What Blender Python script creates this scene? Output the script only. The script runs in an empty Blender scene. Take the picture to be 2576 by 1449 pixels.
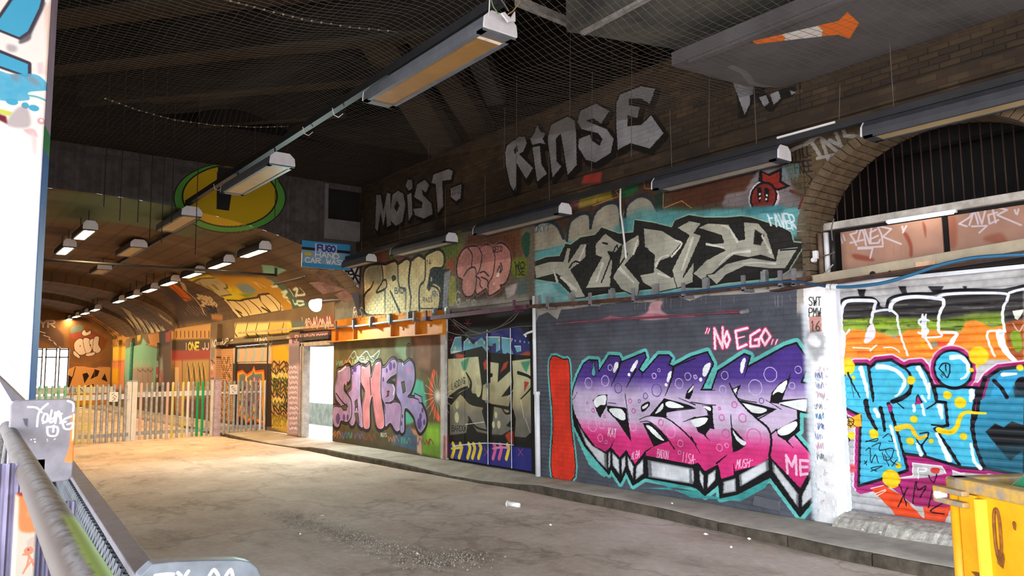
import bpy, math, random
import numpy as np
from math import sin, cos, pi, radians
random.seed(7)
rng = np.random.default_rng(7)
SC = bpy.context.scene
COL = SC.collection

# ------------------------------------------------------------------ camera
F, CX, CY, EYE = 1890.855, 1288.0, 724.5, 1.65
YAW, PITCH, ROLL = radians(38.19572), radians(5.98257), radians(-0.58980)
_f = np.array([sin(YAW) * cos(PITCH), cos(YAW) * cos(PITCH), sin(PITCH)])
_r = np.array([cos(YAW), -sin(YAW), 0.0])
_u = np.cross(_r, _f)
_R = cos(ROLL) * _r + sin(ROLL) * _u
_U = -sin(ROLL) * _r + cos(ROLL) * _u
CAMP = np.array([0.0, 0.0, EYE])
from mathutils import Matrix, Vector
cam_d = bpy.data.cameras.new('camera')
cam = bpy.data.objects.new('camera', cam_d)
COL.objects.link(cam)
cam.matrix_world = Matrix(((_R[0], _U[0], -_f[0], 0), (_R[1], _U[1], -_f[1], 0), (_R[2], _U[2], -_f[2], EYE), (0, 0, 0, 1)))
cam_d.sensor_fit = 'HORIZONTAL'
cam_d.sensor_width = 36.0
cam_d.lens = F / 2576 * 36.0
cam_d.clip_start = 0.02
cam_d.clip_end = 500
SC.camera = cam

# ------------------------------------------------------------------ world, lights, exposure
SKY = 1.0
world = bpy.data.worlds.new('world')
SC.world = world
world.use_nodes = True
_bg = world.node_tree.nodes['Background']
_bg.inputs[0].default_value = (0.90, 0.95, 1.0, 1)
_bg.inputs[1].default_value = 16.5 * SKY
SC.view_settings.view_transform = 'Standard'
SC.view_settings.look = 'None'
SC.view_settings.gamma = 1.0
SC.view_settings.use_curve_mapping = False
SC.view_settings.exposure = 0.0
SC.cycles.max_bounces = 8
SC.cycles.diffuse_bounces = 4
SC.cycles.caustics_reflective = False
SC.cycles.caustics_refractive = False
SC.cycles.sample_clamp_indirect = 6.0


def lamp(name, kind, loc, energy, color, **kw):
    d = bpy.data.lights.new(name, kind)
    d.energy = energy
    d.color = color
    o = bpy.data.objects.new(name, d)
    o.location = loc
    rot = kw.pop('rot', None)
    if rot: o.rotation_euler = rot
    po = kw.pop('portal', False)
    for k, v in kw.items(): setattr(d, k, v)
    if po: d.cycles.is_portal = True
    COL.objects.link(o)
    return o


# light portal in the open end of the bridge behind the camera (guides the sky light in)
lamp('sky_portal', 'AREA', (2.2, -2.45, 1.5), 1, (1, 1, 1), shape='RECTANGLE', size=11.6, size_y=3.3, rot=(radians(90), 0, 0), portal=True)
lamp('sky_portal_side', 'AREA', (-3.85, 1.6, 1.5), 1, (1, 1, 1), shape='RECTANGLE', size=3.3, size_y=8.6, rot=(0, radians(-90), 0), portal=True)

# ------------------------------------------------------------------ pixel -> place helpers
def ray(x, y):
    x = np.asarray(x, float); y = np.asarray(y, float)
    a = (x - CX) / F; b = -(y - CY) / F
    return a[..., None] * _R + b[..., None] * _U + _f
def on_x(x, y, X): r = ray(x, y); return CAMP + r * ((X / r[..., 0])[..., None])
def on_y(x, y, Y): r = ray(x, y); return CAMP + r * ((Y / r[..., 1])[..., None])
def on_z(x, y, Z): r = ray(x, y); return CAMP + r * (((Z - EYE) / r[..., 2])[..., None])
def tup(v): return (float(v[0]), float(v[1]), float(v[2]))
# ------------------------------------------------------------------ materials
def hexc(c):
    if isinstance(c, str):
        c = c.lstrip('#')
        return tuple(int(c[i:i + 2], 16) / 255 for i in (0, 2, 4))
    return tuple(c)
def lin(c):
    c = hexc(c)
    return tuple(v / 12.92 if v <= 0.04045 else ((v + 0.055) / 1.055) ** 2.4 for v in c)
MATS = {}
def mat(name, color, rough=0.7, metal=0.0, vary=0.25, scale=6.0, bump=0.15, bscale=60.0, spec=0.4, color2=None, stretch=(1, 1, 1)):
    if name in MATS: return MATS[name]
    m = bpy.data.materials.new(name); m.use_nodes = True
    nt = m.node_tree; N = nt.nodes; L = nt.links
    b = N['Principled BSDF']
    b.inputs['Roughness'].default_value = rough
    b.inputs['Metallic'].default_value = metal
    b.inputs['Specular IOR Level'].default_value = spec
    c = lin(color)
    tc = N.new('ShaderNodeTexCoord')
    mp = N.new('ShaderNodeMapping'); mp.inputs['Scale'].default_value = stretch
    L.new(tc.outputs['Object'], mp.inputs[0])
    if vary or color2:
        n = N.new('ShaderNodeTexNoise'); n.inputs['Scale'].default_value = scale; n.inputs['Detail'].default_value = 6; n.inputs['Roughness'].default_value = 0.65
        L.new(mp.outputs[0], n.inputs[0])
        rp = N.new('ShaderNodeValToRGB')
        c2 = lin(color2) if color2 else tuple(v * (1 - vary) for v in c)
        c1 = c if color2 else tuple(min(1, v * (1 + vary)) for v in c)
        rp.color_ramp.elements[0].position = 0.36; rp.color_ramp.elements[1].position = 0.64
        rp.color_ramp.elements[0].color = (*c2, 1); rp.color_ramp.elements[1].color = (*c1, 1)
        L.new(n.outputs[0], rp.inputs[0]); L.new(rp.outputs[0], b.inputs['Base Color'])
    else:
        b.inputs['Base Color'].default_value = (*c, 1)
    if bump:
        n2 = N.new('ShaderNodeTexNoise'); n2.inputs['Scale'].default_value = bscale; n2.inputs['Detail'].default_value = 4
        L.new(mp.outputs[0], n2.inputs[0])
        bp = N.new('ShaderNodeBump'); bp.inputs['Strength'].default_value = bump; bp.inputs['Distance'].default_value = 0.01
        L.new(n2.outputs[0], bp.inputs['Height']); L.new(bp.outputs[0], b.inputs['Normal'])
    MATS[name] = m
    return m
def emit(name, color, strength):
    m = bpy.data.materials.new(name); m.use_nodes = True
    b = m.node_tree.nodes['Principled BSDF']
    b.inputs['Base Color'].default_value = (0.8, 0.8, 0.8, 1)
    b.inputs['Emission Color'].default_value = (*color, 1)
    b.inputs['Emission Strength'].default_value = strength
    return m

# ------------------------------------------------------------------ mesh helpers
class MB:
    def __init__(s): s.v = []; s.f = []
    def add(s, v, f):
        o = len(s.v); s.v += [tup(p) for p in v]; s.f += [tuple(i + o for i in q) for q in f]; return s
    def box(s, x0, x1, y0, y1, z0, z1):
        return s.add([(x0, y0, z0), (x1, y0, z0), (x1, y1, z0), (x0, y1, z0), (x0, y0, z1), (x1, y0, z1), (x1, y1, z1), (x0, y1, z1)],
                     [(3, 2, 1, 0), (4, 5, 6, 7), (0, 1, 5, 4), (1, 2, 6, 5), (2, 3, 7, 6), (3, 0, 4, 7)])
    def obox(s, c, ax, ay, az):                       # box from centre and three half-axis vectors
        c, ax, ay, az = (np.array(q, float) for q in (c, ax, ay, az))
        return s.add([c + sx * ax + sy * ay + sz * az for sz in (-1, 1) for sx, sy in ((-1, -1), (1, -1), (1, 1), (-1, 1))],
                     [(3, 2, 1, 0), (4, 5, 6, 7), (0, 1, 5, 4), (1, 2, 6, 5), (2, 3, 7, 6), (3, 0, 4, 7)])
    def bar(s, a, b, w, h, up=(0, 0, 1)):             # rectangular bar from a to b
        a, b, up = (np.array(q, float) for q in (a, b, up))
        d = (b - a) / np.linalg.norm(b - a); side = np.cross(d, up); side /= np.linalg.norm(side); u2 = np.cross(side, d)
        return s.obox((a + b) / 2, side * w / 2, (b - a) / 2, u2 * h / 2)
    def tube(s, path, r, n=8, cap=True):
        P = [np.array(p, float) for p in path]; k = len(P); rings = []
        rr = r if hasattr(r, '__len__') else [r] * k
        ref = None
        for i in range(k):
            t = P[min(i + 1, k - 1)] - P[max(i - 1, 0)]; t /= (np.linalg.norm(t) + 1e-9)
            if ref is None:
                ref = np.array([0, 0, 1.0]) if abs(t[2]) < 0.9 else np.array([1.0, 0, 0])
            a = np.cross(t, ref); a /= (np.linalg.norm(a) + 1e-9); b = np.cross(a, t); ref = b
            rings.append([P[i] + rr[i] * (cos(2 * pi * j / n) * a + sin(2 * pi * j / n) * b) for j in range(n)])
        v = [p for q in rings for p in q]
        f = [(i * n + j, i * n + (j + 1) % n, (i + 1) * n + (j + 1) % n, (i + 1) * n + j) for i in range(k - 1) for j in range(n)]
        if cap: f += [tuple(range(n - 1, -1, -1)), tuple((k - 1) * n + j for j in range(n))]
        return s.add(v, f)
    def prism(s, outline, d):                         # outline: list of 3D points (planar), d: extrusion vector
        o = [np.array(p, float) for p in outline]; n = len(o); d = np.array(d, float)
        return s.add(o + [p + d for p in o], [tuple(range(n - 1, -1, -1)), tuple(range(n, 2 * n))] + [(i, (i + 1) % n, n + (i + 1) % n, n + i) for i in range(n)])
    def grid(s, pts):                                 # pts[i][j] -> quad surface
        h = len(pts); w = len(pts[0])
        return s.add([p for row in pts for p in row], [(i * w + j, i * w + j + 1, (i + 1) * w + j + 1, (i + 1) * w + j) for i in range(h - 1) for j in range(w - 1)])
    def mesh(s, name, smooth=False):
        me = bpy.data.meshes.new(name); me.from_pydata(s.v, [], s.f); me.update()
        if smooth: me.polygons.foreach_set('use_smooth', [True] * len(me.polygons))
        return me
    def build(s, name, m, parent=None, smooth=False, bevel=0.0, kind=None, label=None, cat=None, group=None, fix=True):
        me = s.mesh(name, smooth)
        if fix:
            import bmesh
            bm = bmesh.new(); bm.from_mesh(me); bmesh.ops.recalc_face_normals(bm, faces=bm.faces); bm.to_mesh(me); bm.free()
        return link(name, me, m, parent, bevel, kind, label, cat, group)
def link(name, me, m, parent=None, bevel=0.0, kind=None, label=None, cat=None, group=None):
    if m is not None and not me.materials: me.materials.append(m)
    o = bpy.data.objects.new(name, me); COL.objects.link(o)
    if parent is not None:
        o.parent = parent
        o.matrix_parent_inverse = parent.matrix_world.inverted() if not parent.get('_loc') else Matrix.Translation(-Vector(parent.location))
    if bevel:
        b = o.modifiers.new('edge', 'BEVEL'); b.width = bevel; b.segments = 2; b.limit_method = 'ANGLE'
    tag(o, label, cat, group, kind)
    return o
def tag(o, label=None, cat=None, group=None, kind=None):
    if label: o['label'] = label
    if cat: o['category'] = cat
    if group: o['group'] = group
    if kind: o['kind'] = kind
    return o
def thing(name, loc, label=None, cat=None, group=None, kind=None):
    o = bpy.data.objects.new(name, None); COL.objects.link(o)
    o.location = tup(loc); o.empty_display_size = 0.1
    o.matrix_world = Matrix.Translation(Vector(tup(loc)))
    o['_loc'] = 1
    return tag(o, label, cat, group, kind)
def copy_tree(o, d, parent=None):
    c = o.copy(); COL.objects.link(c)
    if parent is None: c.location = Vector(o.location) + Vector(d)
    else: c.parent = parent; c.matrix_parent_inverse = o.matrix_parent_inverse.copy()
    for ch in o.children: copy_tree(ch, d, c)
    return c

# ------------------------------------------------------------------ painter: spray paint rasterised in wall coordinates
def smooth_pts(p, closed=True, k=5):
    p = np.asarray(p, float); n = len(p)
    if n < 3: return p
    out = []
    rngi = range(n) if closed else range(n - 1)
    for i in rngi:
        if closed: a, b, c, d = p[i - 1], p[i], p[(i + 1) % n], p[(i + 2) % n]
        else: a, b, c, d = p[max(i - 1, 0)], p[i], p[i + 1], p[min(i + 2, n - 1)]
        for t in np.arange(k) / k:
            out.append(0.5 * (2 * b + (c - a) * t + (2 * a - 5 * b + 4 * c - d) * t * t + (3 * b - a - 3 * c + d) * t ** 3))
    if not closed: out.append(p[-1])
    return np.array(out)
def boxblur(m, r):
    r = int(r)
    if r < 1: return m
    for ax in (0, 1):
        for _ in range(2):
            c = np.cumsum(np.concatenate([np.zeros_like(np.take(m, [0], ax)), m], ax), ax)
            n = m.shape[ax]; i = np.arange(n); hi = np.minimum(i + r + 1, n); lo = np.maximum(i - r, 0)
            sh = [1, 1]; sh[ax] = n
            m = (np.take(c, hi, ax) - np.take(c, lo, ax)) / (2 * r + 1)
    return m
def vnoise(h, w, cell, seed=0, octs=3):
    g = np.random.default_rng(seed); out = np.zeros((h, w), np.float32); amp = 1.0; tot = 0
    for o in range(octs):
        c = max(1.5, cell / 2 ** o); gh = int(h / c) + 3; gw = int(w / c) + 3
        G = g.random((gh, gw)).astype(np.float32)
        y = np.arange(h) / c; x = np.arange(w) / c; yi = y.astype(int); xi = x.astype(int)
        fy = (y - yi)[:, None]; fx = (x - xi)[None]; fy = fy * fy * (3 - 2 * fy); fx = fx * fx * (3 - 2 * fx)
        A = G[yi][:, xi]; B = G[yi][:, xi + 1]; Cc = G[yi + 1][:, xi]; D = G[yi + 1][:, xi + 1]
        out += amp * ((A * (1 - fx) + B * fx) * (1 - fy) + (Cc * (1 - fx) + D * fx) * fy); tot += amp; amp *= 0.55
    return out / tot
class Canvas:
    def __init__(s, name, u0, u1, v0, v1, res, base, unproj):
        s.name, s.u0, s.u1, s.v0, s.v1, s.res = name, u0, u1, v0, v1, res
        s.w = int(round((u1 - u0) / res)); s.h = int(round((v1 - v0) / res))
        s.a = np.empty((s.h, s.w, 3), np.float32); s.a[:] = hexc(base)
        s.un = unproj; s.ox = s.oy = 0.0; s.sc = 1.0
        s.img = bpy.data.images.new(name, s.w, s.h, alpha=False, float_buffer=False)
    def crop(s, ox, oy, sc): s.ox, s.oy, s.sc = ox, oy, sc
    def ij(s, p):
        p = np.asarray(p, float).reshape(-1, 2)
        if s.un is None: u, v = p[:, 0], p[:, 1]
        else: u, v = s.un(s.ox + p[:, 0] / s.sc, s.oy + p[:, 1] / s.sc)
        return np.stack([(u - s.u0) / s.res, (v - s.v0) / s.res], 1)
    def scale(s, p):
        p = np.asarray(p, float).reshape(-1, 2)[:1]
        a = s.ij(p)[0]; b = s.ij(p + [[1, 0]])[0] - a; c = s.ij(p + [[0, 1]])[0] - a
        return math.sqrt(abs(b[0] * c[1] - b[1] * c[0]))
    def blend(s, x0, y0, m, col, alpha=1.0):
        h, w = m.shape
        if callable(col):
            jj, ii = np.meshgrid(np.arange(x0, x0 + w), np.arange(y0, y0 + h))
            cc = col(jj * s.res + s.u0, ii * s.res + s.v0)
        else: cc = np.array(hexc(col), np.float32)
        m = (m * alpha)[..., None]
        s.a[y0:y0 + h, x0:x0 + w] += (cc - s.a[y0:y0 + h, x0:x0 + w]) * m
    def mask(s, q, pad=2):
        S = 2
        x0 = int(max(0, math.floor(q[:, 0].min()) - pad)); x1 = int(min(s.w, math.ceil(q[:, 0].max()) + pad))
        y0 = int(max(0, math.floor(q[:, 1].min()) - pad)); y1 = int(min(s.h, math.ceil(q[:, 1].max()) + pad))
        if x1 <= x0 or y1 <= y0: return None
        W = (x1 - x0) * S; H = (y1 - y0) * S
        t = np.zeros((H, W + 1), np.int32)
        qq = (q - [x0, y0]) * S; n = len(qq)
        for i in range(n):
            a = qq[i]; b = qq[(i + 1) % n]
            if a[1] == b[1]: continue
            if a[1] > b[1]: a, b = b, a
            r0 = int(max(0, math.ceil(a[1] - 0.5))); r1 = int(min(H - 1, math.ceil(b[1] - 0.5) - 1))
            if r1 < r0: continue
            r = np.arange(r0, r1 + 1)
            x = a[0] + (r + 0.5 - a[1]) * (b[0] - a[0]) / (b[1] - a[1])
            np.add.at(t, (r, np.clip(np.ceil(x - 0.5), 0, W).astype(int)), 1)
        m = (np.cumsum(t, 1)[:, :W] & 1).astype(np.float32)
        return x0, y0, m.reshape(H // S, S, W // S, S).mean((1, 3))
    def fill(s, pts, col, sm=0, soft=0.0, alpha=1.0, noise=0.0):
        p = smooth_pts(pts) if sm else np.asarray(pts, float)
        q = s.ij(p); r = soft * s.scale(p) if soft else 0
        o = s.mask(q, int(r * 2) + 3)
        if o is None: return
        x0, y0, m = o
        if r >= 1: m = boxblur(m, r)
        if noise: m = m * (1 - noise * vnoise(*m.shape, 14, len(pts)))
        s.blend(x0, y0, m, col, alpha)
    def line(s, pts, wpx, col, sm=1, closed=False, soft=0.0, alpha=1.0):
        p = np.asarray(pts, float).reshape(-1, 2)
        if sm and len(p) > 2: p = smooth_pts(p, closed, 4)
        if closed: p = np.concatenate([p, p[:1]])
        q = s.ij(p); k = s.scale(p[len(p) // 2:]); ws = wpx if hasattr(wpx, '__len__') else (wpx, wpx)
        sf = max(1.0, soft * k); wmax = max(ws) * k / 2 + sf + 1
        x0 = int(max(0, q[:, 0].min() - wmax)); x1 = int(min(s.w, q[:, 0].max() + wmax + 1)); y0 = int(max(0, q[:, 1].min() - wmax)); y1 = int(min(s.h, q[:, 1].max() + wmax + 1))
        if x1 <= x0 or y1 <= y0: return
        M = np.zeros((y1 - y0, x1 - x0), np.float32); n = len(q) - 1
        for i in range(n):
            a, b = q[i], q[i + 1]
            X0 = int(max(x0, min(a[0], b[0]) - wmax)); X1 = int(min(x1, max(a[0], b[0]) + wmax + 1)); Y0 = int(max(y0, min(a[1], b[1]) - wmax)); Y1 = int(min(y1, max(a[1], b[1]) + wmax + 1))
            if X1 <= X0 or Y1 <= Y0: continue
            xx = np.arange(X0, X1)[None] - a[0]; yy = np.arange(Y0, Y1)[:, None] - a[1]
            d = b - a; L2 = d @ d + 1e-9
            t = np.clip((xx * d[0] + yy * d[1]) / L2, 0, 1)
            dist = np.hypot(xx - t * d[0], yy - t * d[1])
            tt = (i + t) / n; hw = (ws[0] + (ws[1] - ws[0]) * tt) * k / 2
            m = np.clip((hw - dist) / sf + 0.5, 0, 1)
            sl = M[Y0 - y0:Y1 - y0, X0 - x0:X1 - x0]; np.maximum(sl, m, out=sl)
        s.blend(x0, y0, M, col, alpha)
    def fo(s, pts, col, ow, oc, sm=0, soft=0.0):      # fill and outline
        s.fill(pts, col, sm); s.line(pts, ow, oc, sm, True, soft)
    def disc(s, c, rpx, col, soft=0.0, ring=0, alpha=1.0, asp=1.0):
        q = s.ij([c])[0]; r = rpx * s.scale([c])
        th = np.linspace(0, 2 * pi, 40, endpoint=False)
        P = np.stack([q[0] + r * np.cos(th) * asp, q[1] + r * np.sin(th)], 1)
        un, ox, oy, sc = s.un, s.ox, s.oy, s.sc
        k = s.scale([c])
        s.un = None; P = P * s.res + [s.u0, s.v0]; s.ox = s.oy = 0; s.sc = 1
        if ring: s.line(P, ring * k * s.res, col, 0, True, alpha=alpha)
        else: s.fill(P, col, 0, soft * k * s.res, alpha)
        s.un, s.ox, s.oy, s.sc = un, ox, oy, sc
    def spots(s, pts, r, col, **k):
        for p in pts: s.disc(p[:2], p[2] if len(p) > 2 else r, col, **k)
    def grime(s, cell_m, lo, hi, seed, octs=4, region=None):
        n = vnoise(s.h, s.w, cell_m / s.res, seed, octs)[..., None]
        s.a *= lo + (hi - lo) * n
    def scribble(s, cx, cy, w, h, col, wd, seed, n=7):  # a hand-style tag
        g = random.Random(seed); pts = []
        for i in range(n * 2):
            pts.append((cx - w / 2 + w * i / (n * 2 - 1) + g.uniform(-.5, .5) * w / n, cy + (h / 2 if i % 2 else -h / 2) * g.uniform(.5, 1)))
        s.line(pts, wd, col, 1)
    def text(s, x, y, w, h, string, col, wd, slant=0.0, dy=0.0):   # stroke lettering
        n = len(string)
        for i, ch in enumerate(string):
            for st in GLYPH.get(ch, []):
                P = [(x + (i + 0.08 + 0.8 * a) * w / n + slant * (1 - b) * h, y + (i / n) * dy + b * h) for a, b in st]
                s.line(P, wd, col, 0 if len(P) < 4 else 1)
    def finish(s):
        img = s.img
        buf = np.ones((s.h, s.w, 4), np.float32); buf[..., :3] = np.clip(s.a, 0, 1)
        img.pixels.foreach_set(buf.ravel()); img.update(); img.pack()
        s.a = None
        return img
# stroke glyphs: x 0-1, y 0 top - 1 bottom
GLYPH = {
 'A': [[(0, 1), (.5, 0), (1, 1)], [(.2, .62), (.8, .62)]], 'B': [[(0, 1), (0, 0)], [(0, 0), (.8, .05), (.85, .4), (0, .48)], [(0, .48), (1, .55), (.95, .95), (0, 1)]],
 'C': [[(1, .1), (.4, 0), (0, .5), (.4, 1), (1, .9)]], 'D': [[(0, 0), (0, 1)], [(0, 0), (.8, .1), (1, .5), (.8, .9), (0, 1)]],
 'E': [[(1, 0), (0, 0)], [(0, 0), (0, 1)], [(0, 1), (1, 1)], [(0, .5), (.8, .5)]], 'F': [[(1, 0), (0, 0)], [(0, 0), (0, 1)], [(0, .5), (.8, .5)]],
 'G': [[(1, .12), (.4, 0), (0, .5), (.4, 1), (1, .9)], [(1, .9), (1, .55)], [(1, .55), (.55, .55)]], 'H': [[(0, 0), (0, 1)], [(1, 0), (1, 1)], [(0, .5), (1, .5)]],
 'I': [[(.5, 0), (.5, 1)]], 'J': [[(.9, 0), (.9, .7), (.5, 1), (.1, .8)]], 'K': [[(0, 0), (0, 1)], [(.9, 0), (0, .55)], [(.2, .45), (1, 1)]], 'L': [[(0, 0), (0, 1)], [(0, 1), (.9, 1)]],
 'M': [[(0, 1), (.1, 0)], [(.1, 0), (.5, .6)], [(.5, .6), (.9, 0)], [(.9, 0), (1, 1)]], 'N': [[(0, 1), (0, 0)], [(0, 0), (1, 1)], [(1, 1), (1, 0)]],
 'O': [[(.5, 0), (.05, .3), (.05, .7), (.5, 1), (.95, .7), (.95, .3), (.5, 0)]], 'P': [[(0, 1), (0, 0)], [(0, 0), (.9, .05), (.9, .45), (0, .55)]],
 'R': [[(0, 1), (0, 0)], [(0, 0), (.9, .05), (.9, .42), (0, .5)], [(.3, .5), (1, 1)]], 'S': [[(.95, .1), (.4, 0), (.05, .25), (.9, .7), (.6, 1), (.05, .9)]],
 'T': [[(0, 0), (1, 0)], [(.5, 0), (.5, 1)]], 'U': [[(0, 0), (0, .75), (.5, 1), (1, .75), (1, 0)]], 'V': [[(0, 0), (.5, 1)], [(.5, 1), (1, 0)]],
 'W': [[(0, 0), (.25, 1)], [(.25, 1), (.5, .35)], [(.5, .35), (.75, 1)], [(.75, 1), (1, 0)]], 'X': [[(0, 0), (1, 1)], [(1, 0), (0, 1)]], 'Y': [[(0, 0), (.5, .5)], [(1, 0), (.5, .5)], [(.5, .5), (.5, 1)]],
 'Z': [[(0, 0), (1, 0)], [(1, 0), (0, 1)], [(0, 1), (1, 1)]], '0': [[(.5, 0), (.05, .3), (.05, .7), (.5, 1), (.95, .7), (.95, .3), (.5, 0)]], '1': [[(.3, .15), (.55, 0)], [(.55, 0), (.55, 1)]],
 '2': [[(.05, .25), (.4, 0), (.9, .2), (.7, .55), (0, 1)], [(0, 1), (1, 1)]], '4': [[(.6, 0), (0, .65)], [(0, .65), (1, .65)], [(.65, .3), (.65, 1)]], '5': [[(.9, 0), (.1, 0)], [(.1, 0), (.1, .45)], [(.1, .45), (.9, .5), (.8, .95), (.05, .95)]],
 '6': [[(.9, 0), (.2, .4), (.05, .75), (.5, 1), (.95, .75), (.5, .5), (.1, .7)]], '9': [[(.9, .3), (.5, .5), (.1, .3), (.5, 0), (.9, .3), (.6, 1)]], '"': [[(.3, 0), (.2, .25)], [(.7, 0), (.6, .25)]], '.': [[(.45, .95), (.55, .97)]], '+': [[(.5, .2), (.5, .8)], [(.1, .5), (.9, .5)]], '-': [[(.1, .5), (.9, .5)]], '$': [[(.95, .2), (.4, .1), (.05, .3), (.9, .7), (.6, .9), (.05, .82)], [(.5, 0), (.5, 1)]],
}
def paint_mat(name, img, axis, u0, u1, v0, v1, rough=0.75, bump=0.12, bscale=90.0, uvmap=False, metal=0.0):
    m = bpy.data.materials.new(name); m.use_nodes = True
    nt = m.node_tree; N = nt.nodes; L = nt.links; b = N['Principled BSDF']
    b.inputs['Roughness'].default_value = rough; b.inputs['Specular IOR Level'].default_value = 0.3
    b.inputs['Metallic'].default_value = metal
    t = N.new('ShaderNodeTexImage'); t.image = img; t.extension = 'EXTEND'
    g = N.new('ShaderNodeNewGeometry')
    if uvmap:
        tc = N.new('ShaderNodeTexCoord'); L.new(tc.outputs['UV'], t.inputs[0])
    else:
        sx = N.new('ShaderNodeSeparateXYZ'); L.new(g.outputs['Position'], sx.inputs[0])
        cb = N.new('ShaderNodeCombineXYZ')
        for k, (src, a, c) in enumerate(((axis, u0, u1), ('Z', v0, v1))):
            mr = N.new('ShaderNodeMapRange'); mr.clamp = False
            mr.inputs[1].default_value = a; mr.inputs[2].default_value = c
            L.new(sx.outputs[src], mr.inputs[0]); L.new(mr.outputs[0], cb.inputs[k])
        L.new(cb.outputs[0], t.inputs[0])
    L.new(t.outputs[0], b.inputs['Base Color'])
    n2 = N.new('ShaderNodeTexNoise'); n2.inputs['Scale'].default_value = bscale; n2.inputs['Detail'].default_value = 5
    L.new(g.outputs['Position'], n2.inputs[0])
    bp = N.new('ShaderNodeBump'); bp.inputs['Strength'].default_value = bump; bp.inputs['Distance'].default_value = 0.01
    L.new(n2.outputs[0], bp.inputs['Height']); L.new(bp.outputs[0], b.inputs['Normal'])
    return m
# ------------------------------------------------------------------ setting
WX = 7.53                 # plane of the right wall
ROAD = -0.12
M_CONC = mat('concrete', '#8d8880', 0.9, vary=0.2, scale=1.5, bump=0.25, bscale=35)
M_CONC_D = mat('sooty_concrete', '#3c3a3a', 0.9, vary=0.3, scale=1.2, bump=0.2, bscale=30)
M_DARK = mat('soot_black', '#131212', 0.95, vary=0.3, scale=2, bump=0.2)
M_STEEL_D = mat('dark_bridge_steel', '#1b1917', 0.8, vary=0.35, scale=1.3, bump=0.2, bscale=20)
M_BOARD = mat('dark_brown_board', '#2c251f', 0.85, vary=0.35, scale=0.9, bump=0.2, bscale=15)

def un_x(X): return lambda px, py: (lambda p: (p[..., 1], p[..., 2]))(on_x(px, py, X))
def un_y(Y): return lambda px, py: (lambda p: (p[..., 0], p[..., 2]))(on_y(px, py, Y))
def un_z(Z): return lambda px, py: (lambda p: (p[..., 0], p[..., 1]))(on_z(px, py, Z))
VC, VA, VB, VS = 2.0, 5.58, 1.70, 3.12           # vault ellipse: centre x, half width, rise, springing height
def un_vault(px, py):
    r = ray(px, py)
    A = (r[..., 0] / VA) ** 2 + (r[..., 2] / VB) ** 2
    B = 2 * ((-VC) * r[..., 0] / VA ** 2 + (EYE - VS) * r[..., 2] / VB ** 2)
    C = (VC / VA) ** 2 + ((EYE - VS) / VB) ** 2 - 1
    t = (-B + np.sqrt(np.maximum(B * B - 4 * A * C, 0))) / (2 * A)
    X = r[..., 0] * t; Y = r[..., 1] * t; Z = EYE + r[..., 2] * t
    return Y, np.arctan2((Z - VS) / VB, (X - VC) / VA)
cv_wall = Canvas('paint_on_near_wall', 1.8, 16.4, 0.0, 5.72, 0.0037, '#4b4037', un_x(WX))
cv_far = Canvas('paint_on_tunnel_wall', 16.2, 42.2, -0.1, 3.4, 0.008, '#6b5a45', un_x(WX))
cv_vault = Canvas('paint_on_vault', 15.0, 42.2, -0.05, 2.3, 0.010, '#5b4937', un_vault)
cv_vault_res_v = 0.0022
cv_portal = Canvas('paint_on_portal', 0.8, 7.6, 3.4, 5.72, 0.005, '#454345', un_y(15.0))
SHX = 7.80
cv_shut = Canvas('paint_on_shutter', 1.9, 4.3, 0.08, 2.62, 0.0027, '#a9a9ab', un_x(SHX))
cv_board = Canvas('paint_on_boards', 1.9, 4.3, 2.5, 3.3, 0.003, '#a8806e', un_x(7.86))
cv_end = Canvas('paint_on_end_wall', 3.6, 7.6, 0.0, 5.0, 0.008, '#7a5836', un_y(42.0))

m_wall = paint_mat('painted_brick', cv_wall.img, 'Y', cv_wall.u0, cv_wall.u1, cv_wall.v0, cv_wall.v1, 0.8)
m_far = paint_mat('painted_tunnel_wall', cv_far.img, 'Y', cv_far.u0, cv_far.u1, cv_far.v0, cv_far.v1, 0.8)
m_portal = paint_mat('painted_portal_concrete', cv_portal.img, 'X', cv_portal.u0, cv_portal.u1, cv_portal.v0, cv_portal.v1, 0.85)
m_shut = paint_mat('painted_shutter', cv_shut.img, 'Y', cv_shut.u0, cv_shut.u1, cv_shut.v0, cv_shut.v1, 0.45, bump=0.04)
m_board = paint_mat('painted_boards', cv_board.img, 'Y', cv_board.u0, cv_board.u1, cv_board.v0, cv_board.v1, 0.7)
m_end = paint_mat('painted_end_wall', cv_end.img, 'X', cv_end.u0, cv_end.u1, cv_end.v0, cv_end.v1, 0.85)
m_vault = paint_mat('painted_vault', cv_vault.img, 'Y', 0, 1, 0, 1, 0.85, uvmap=True)

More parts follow.
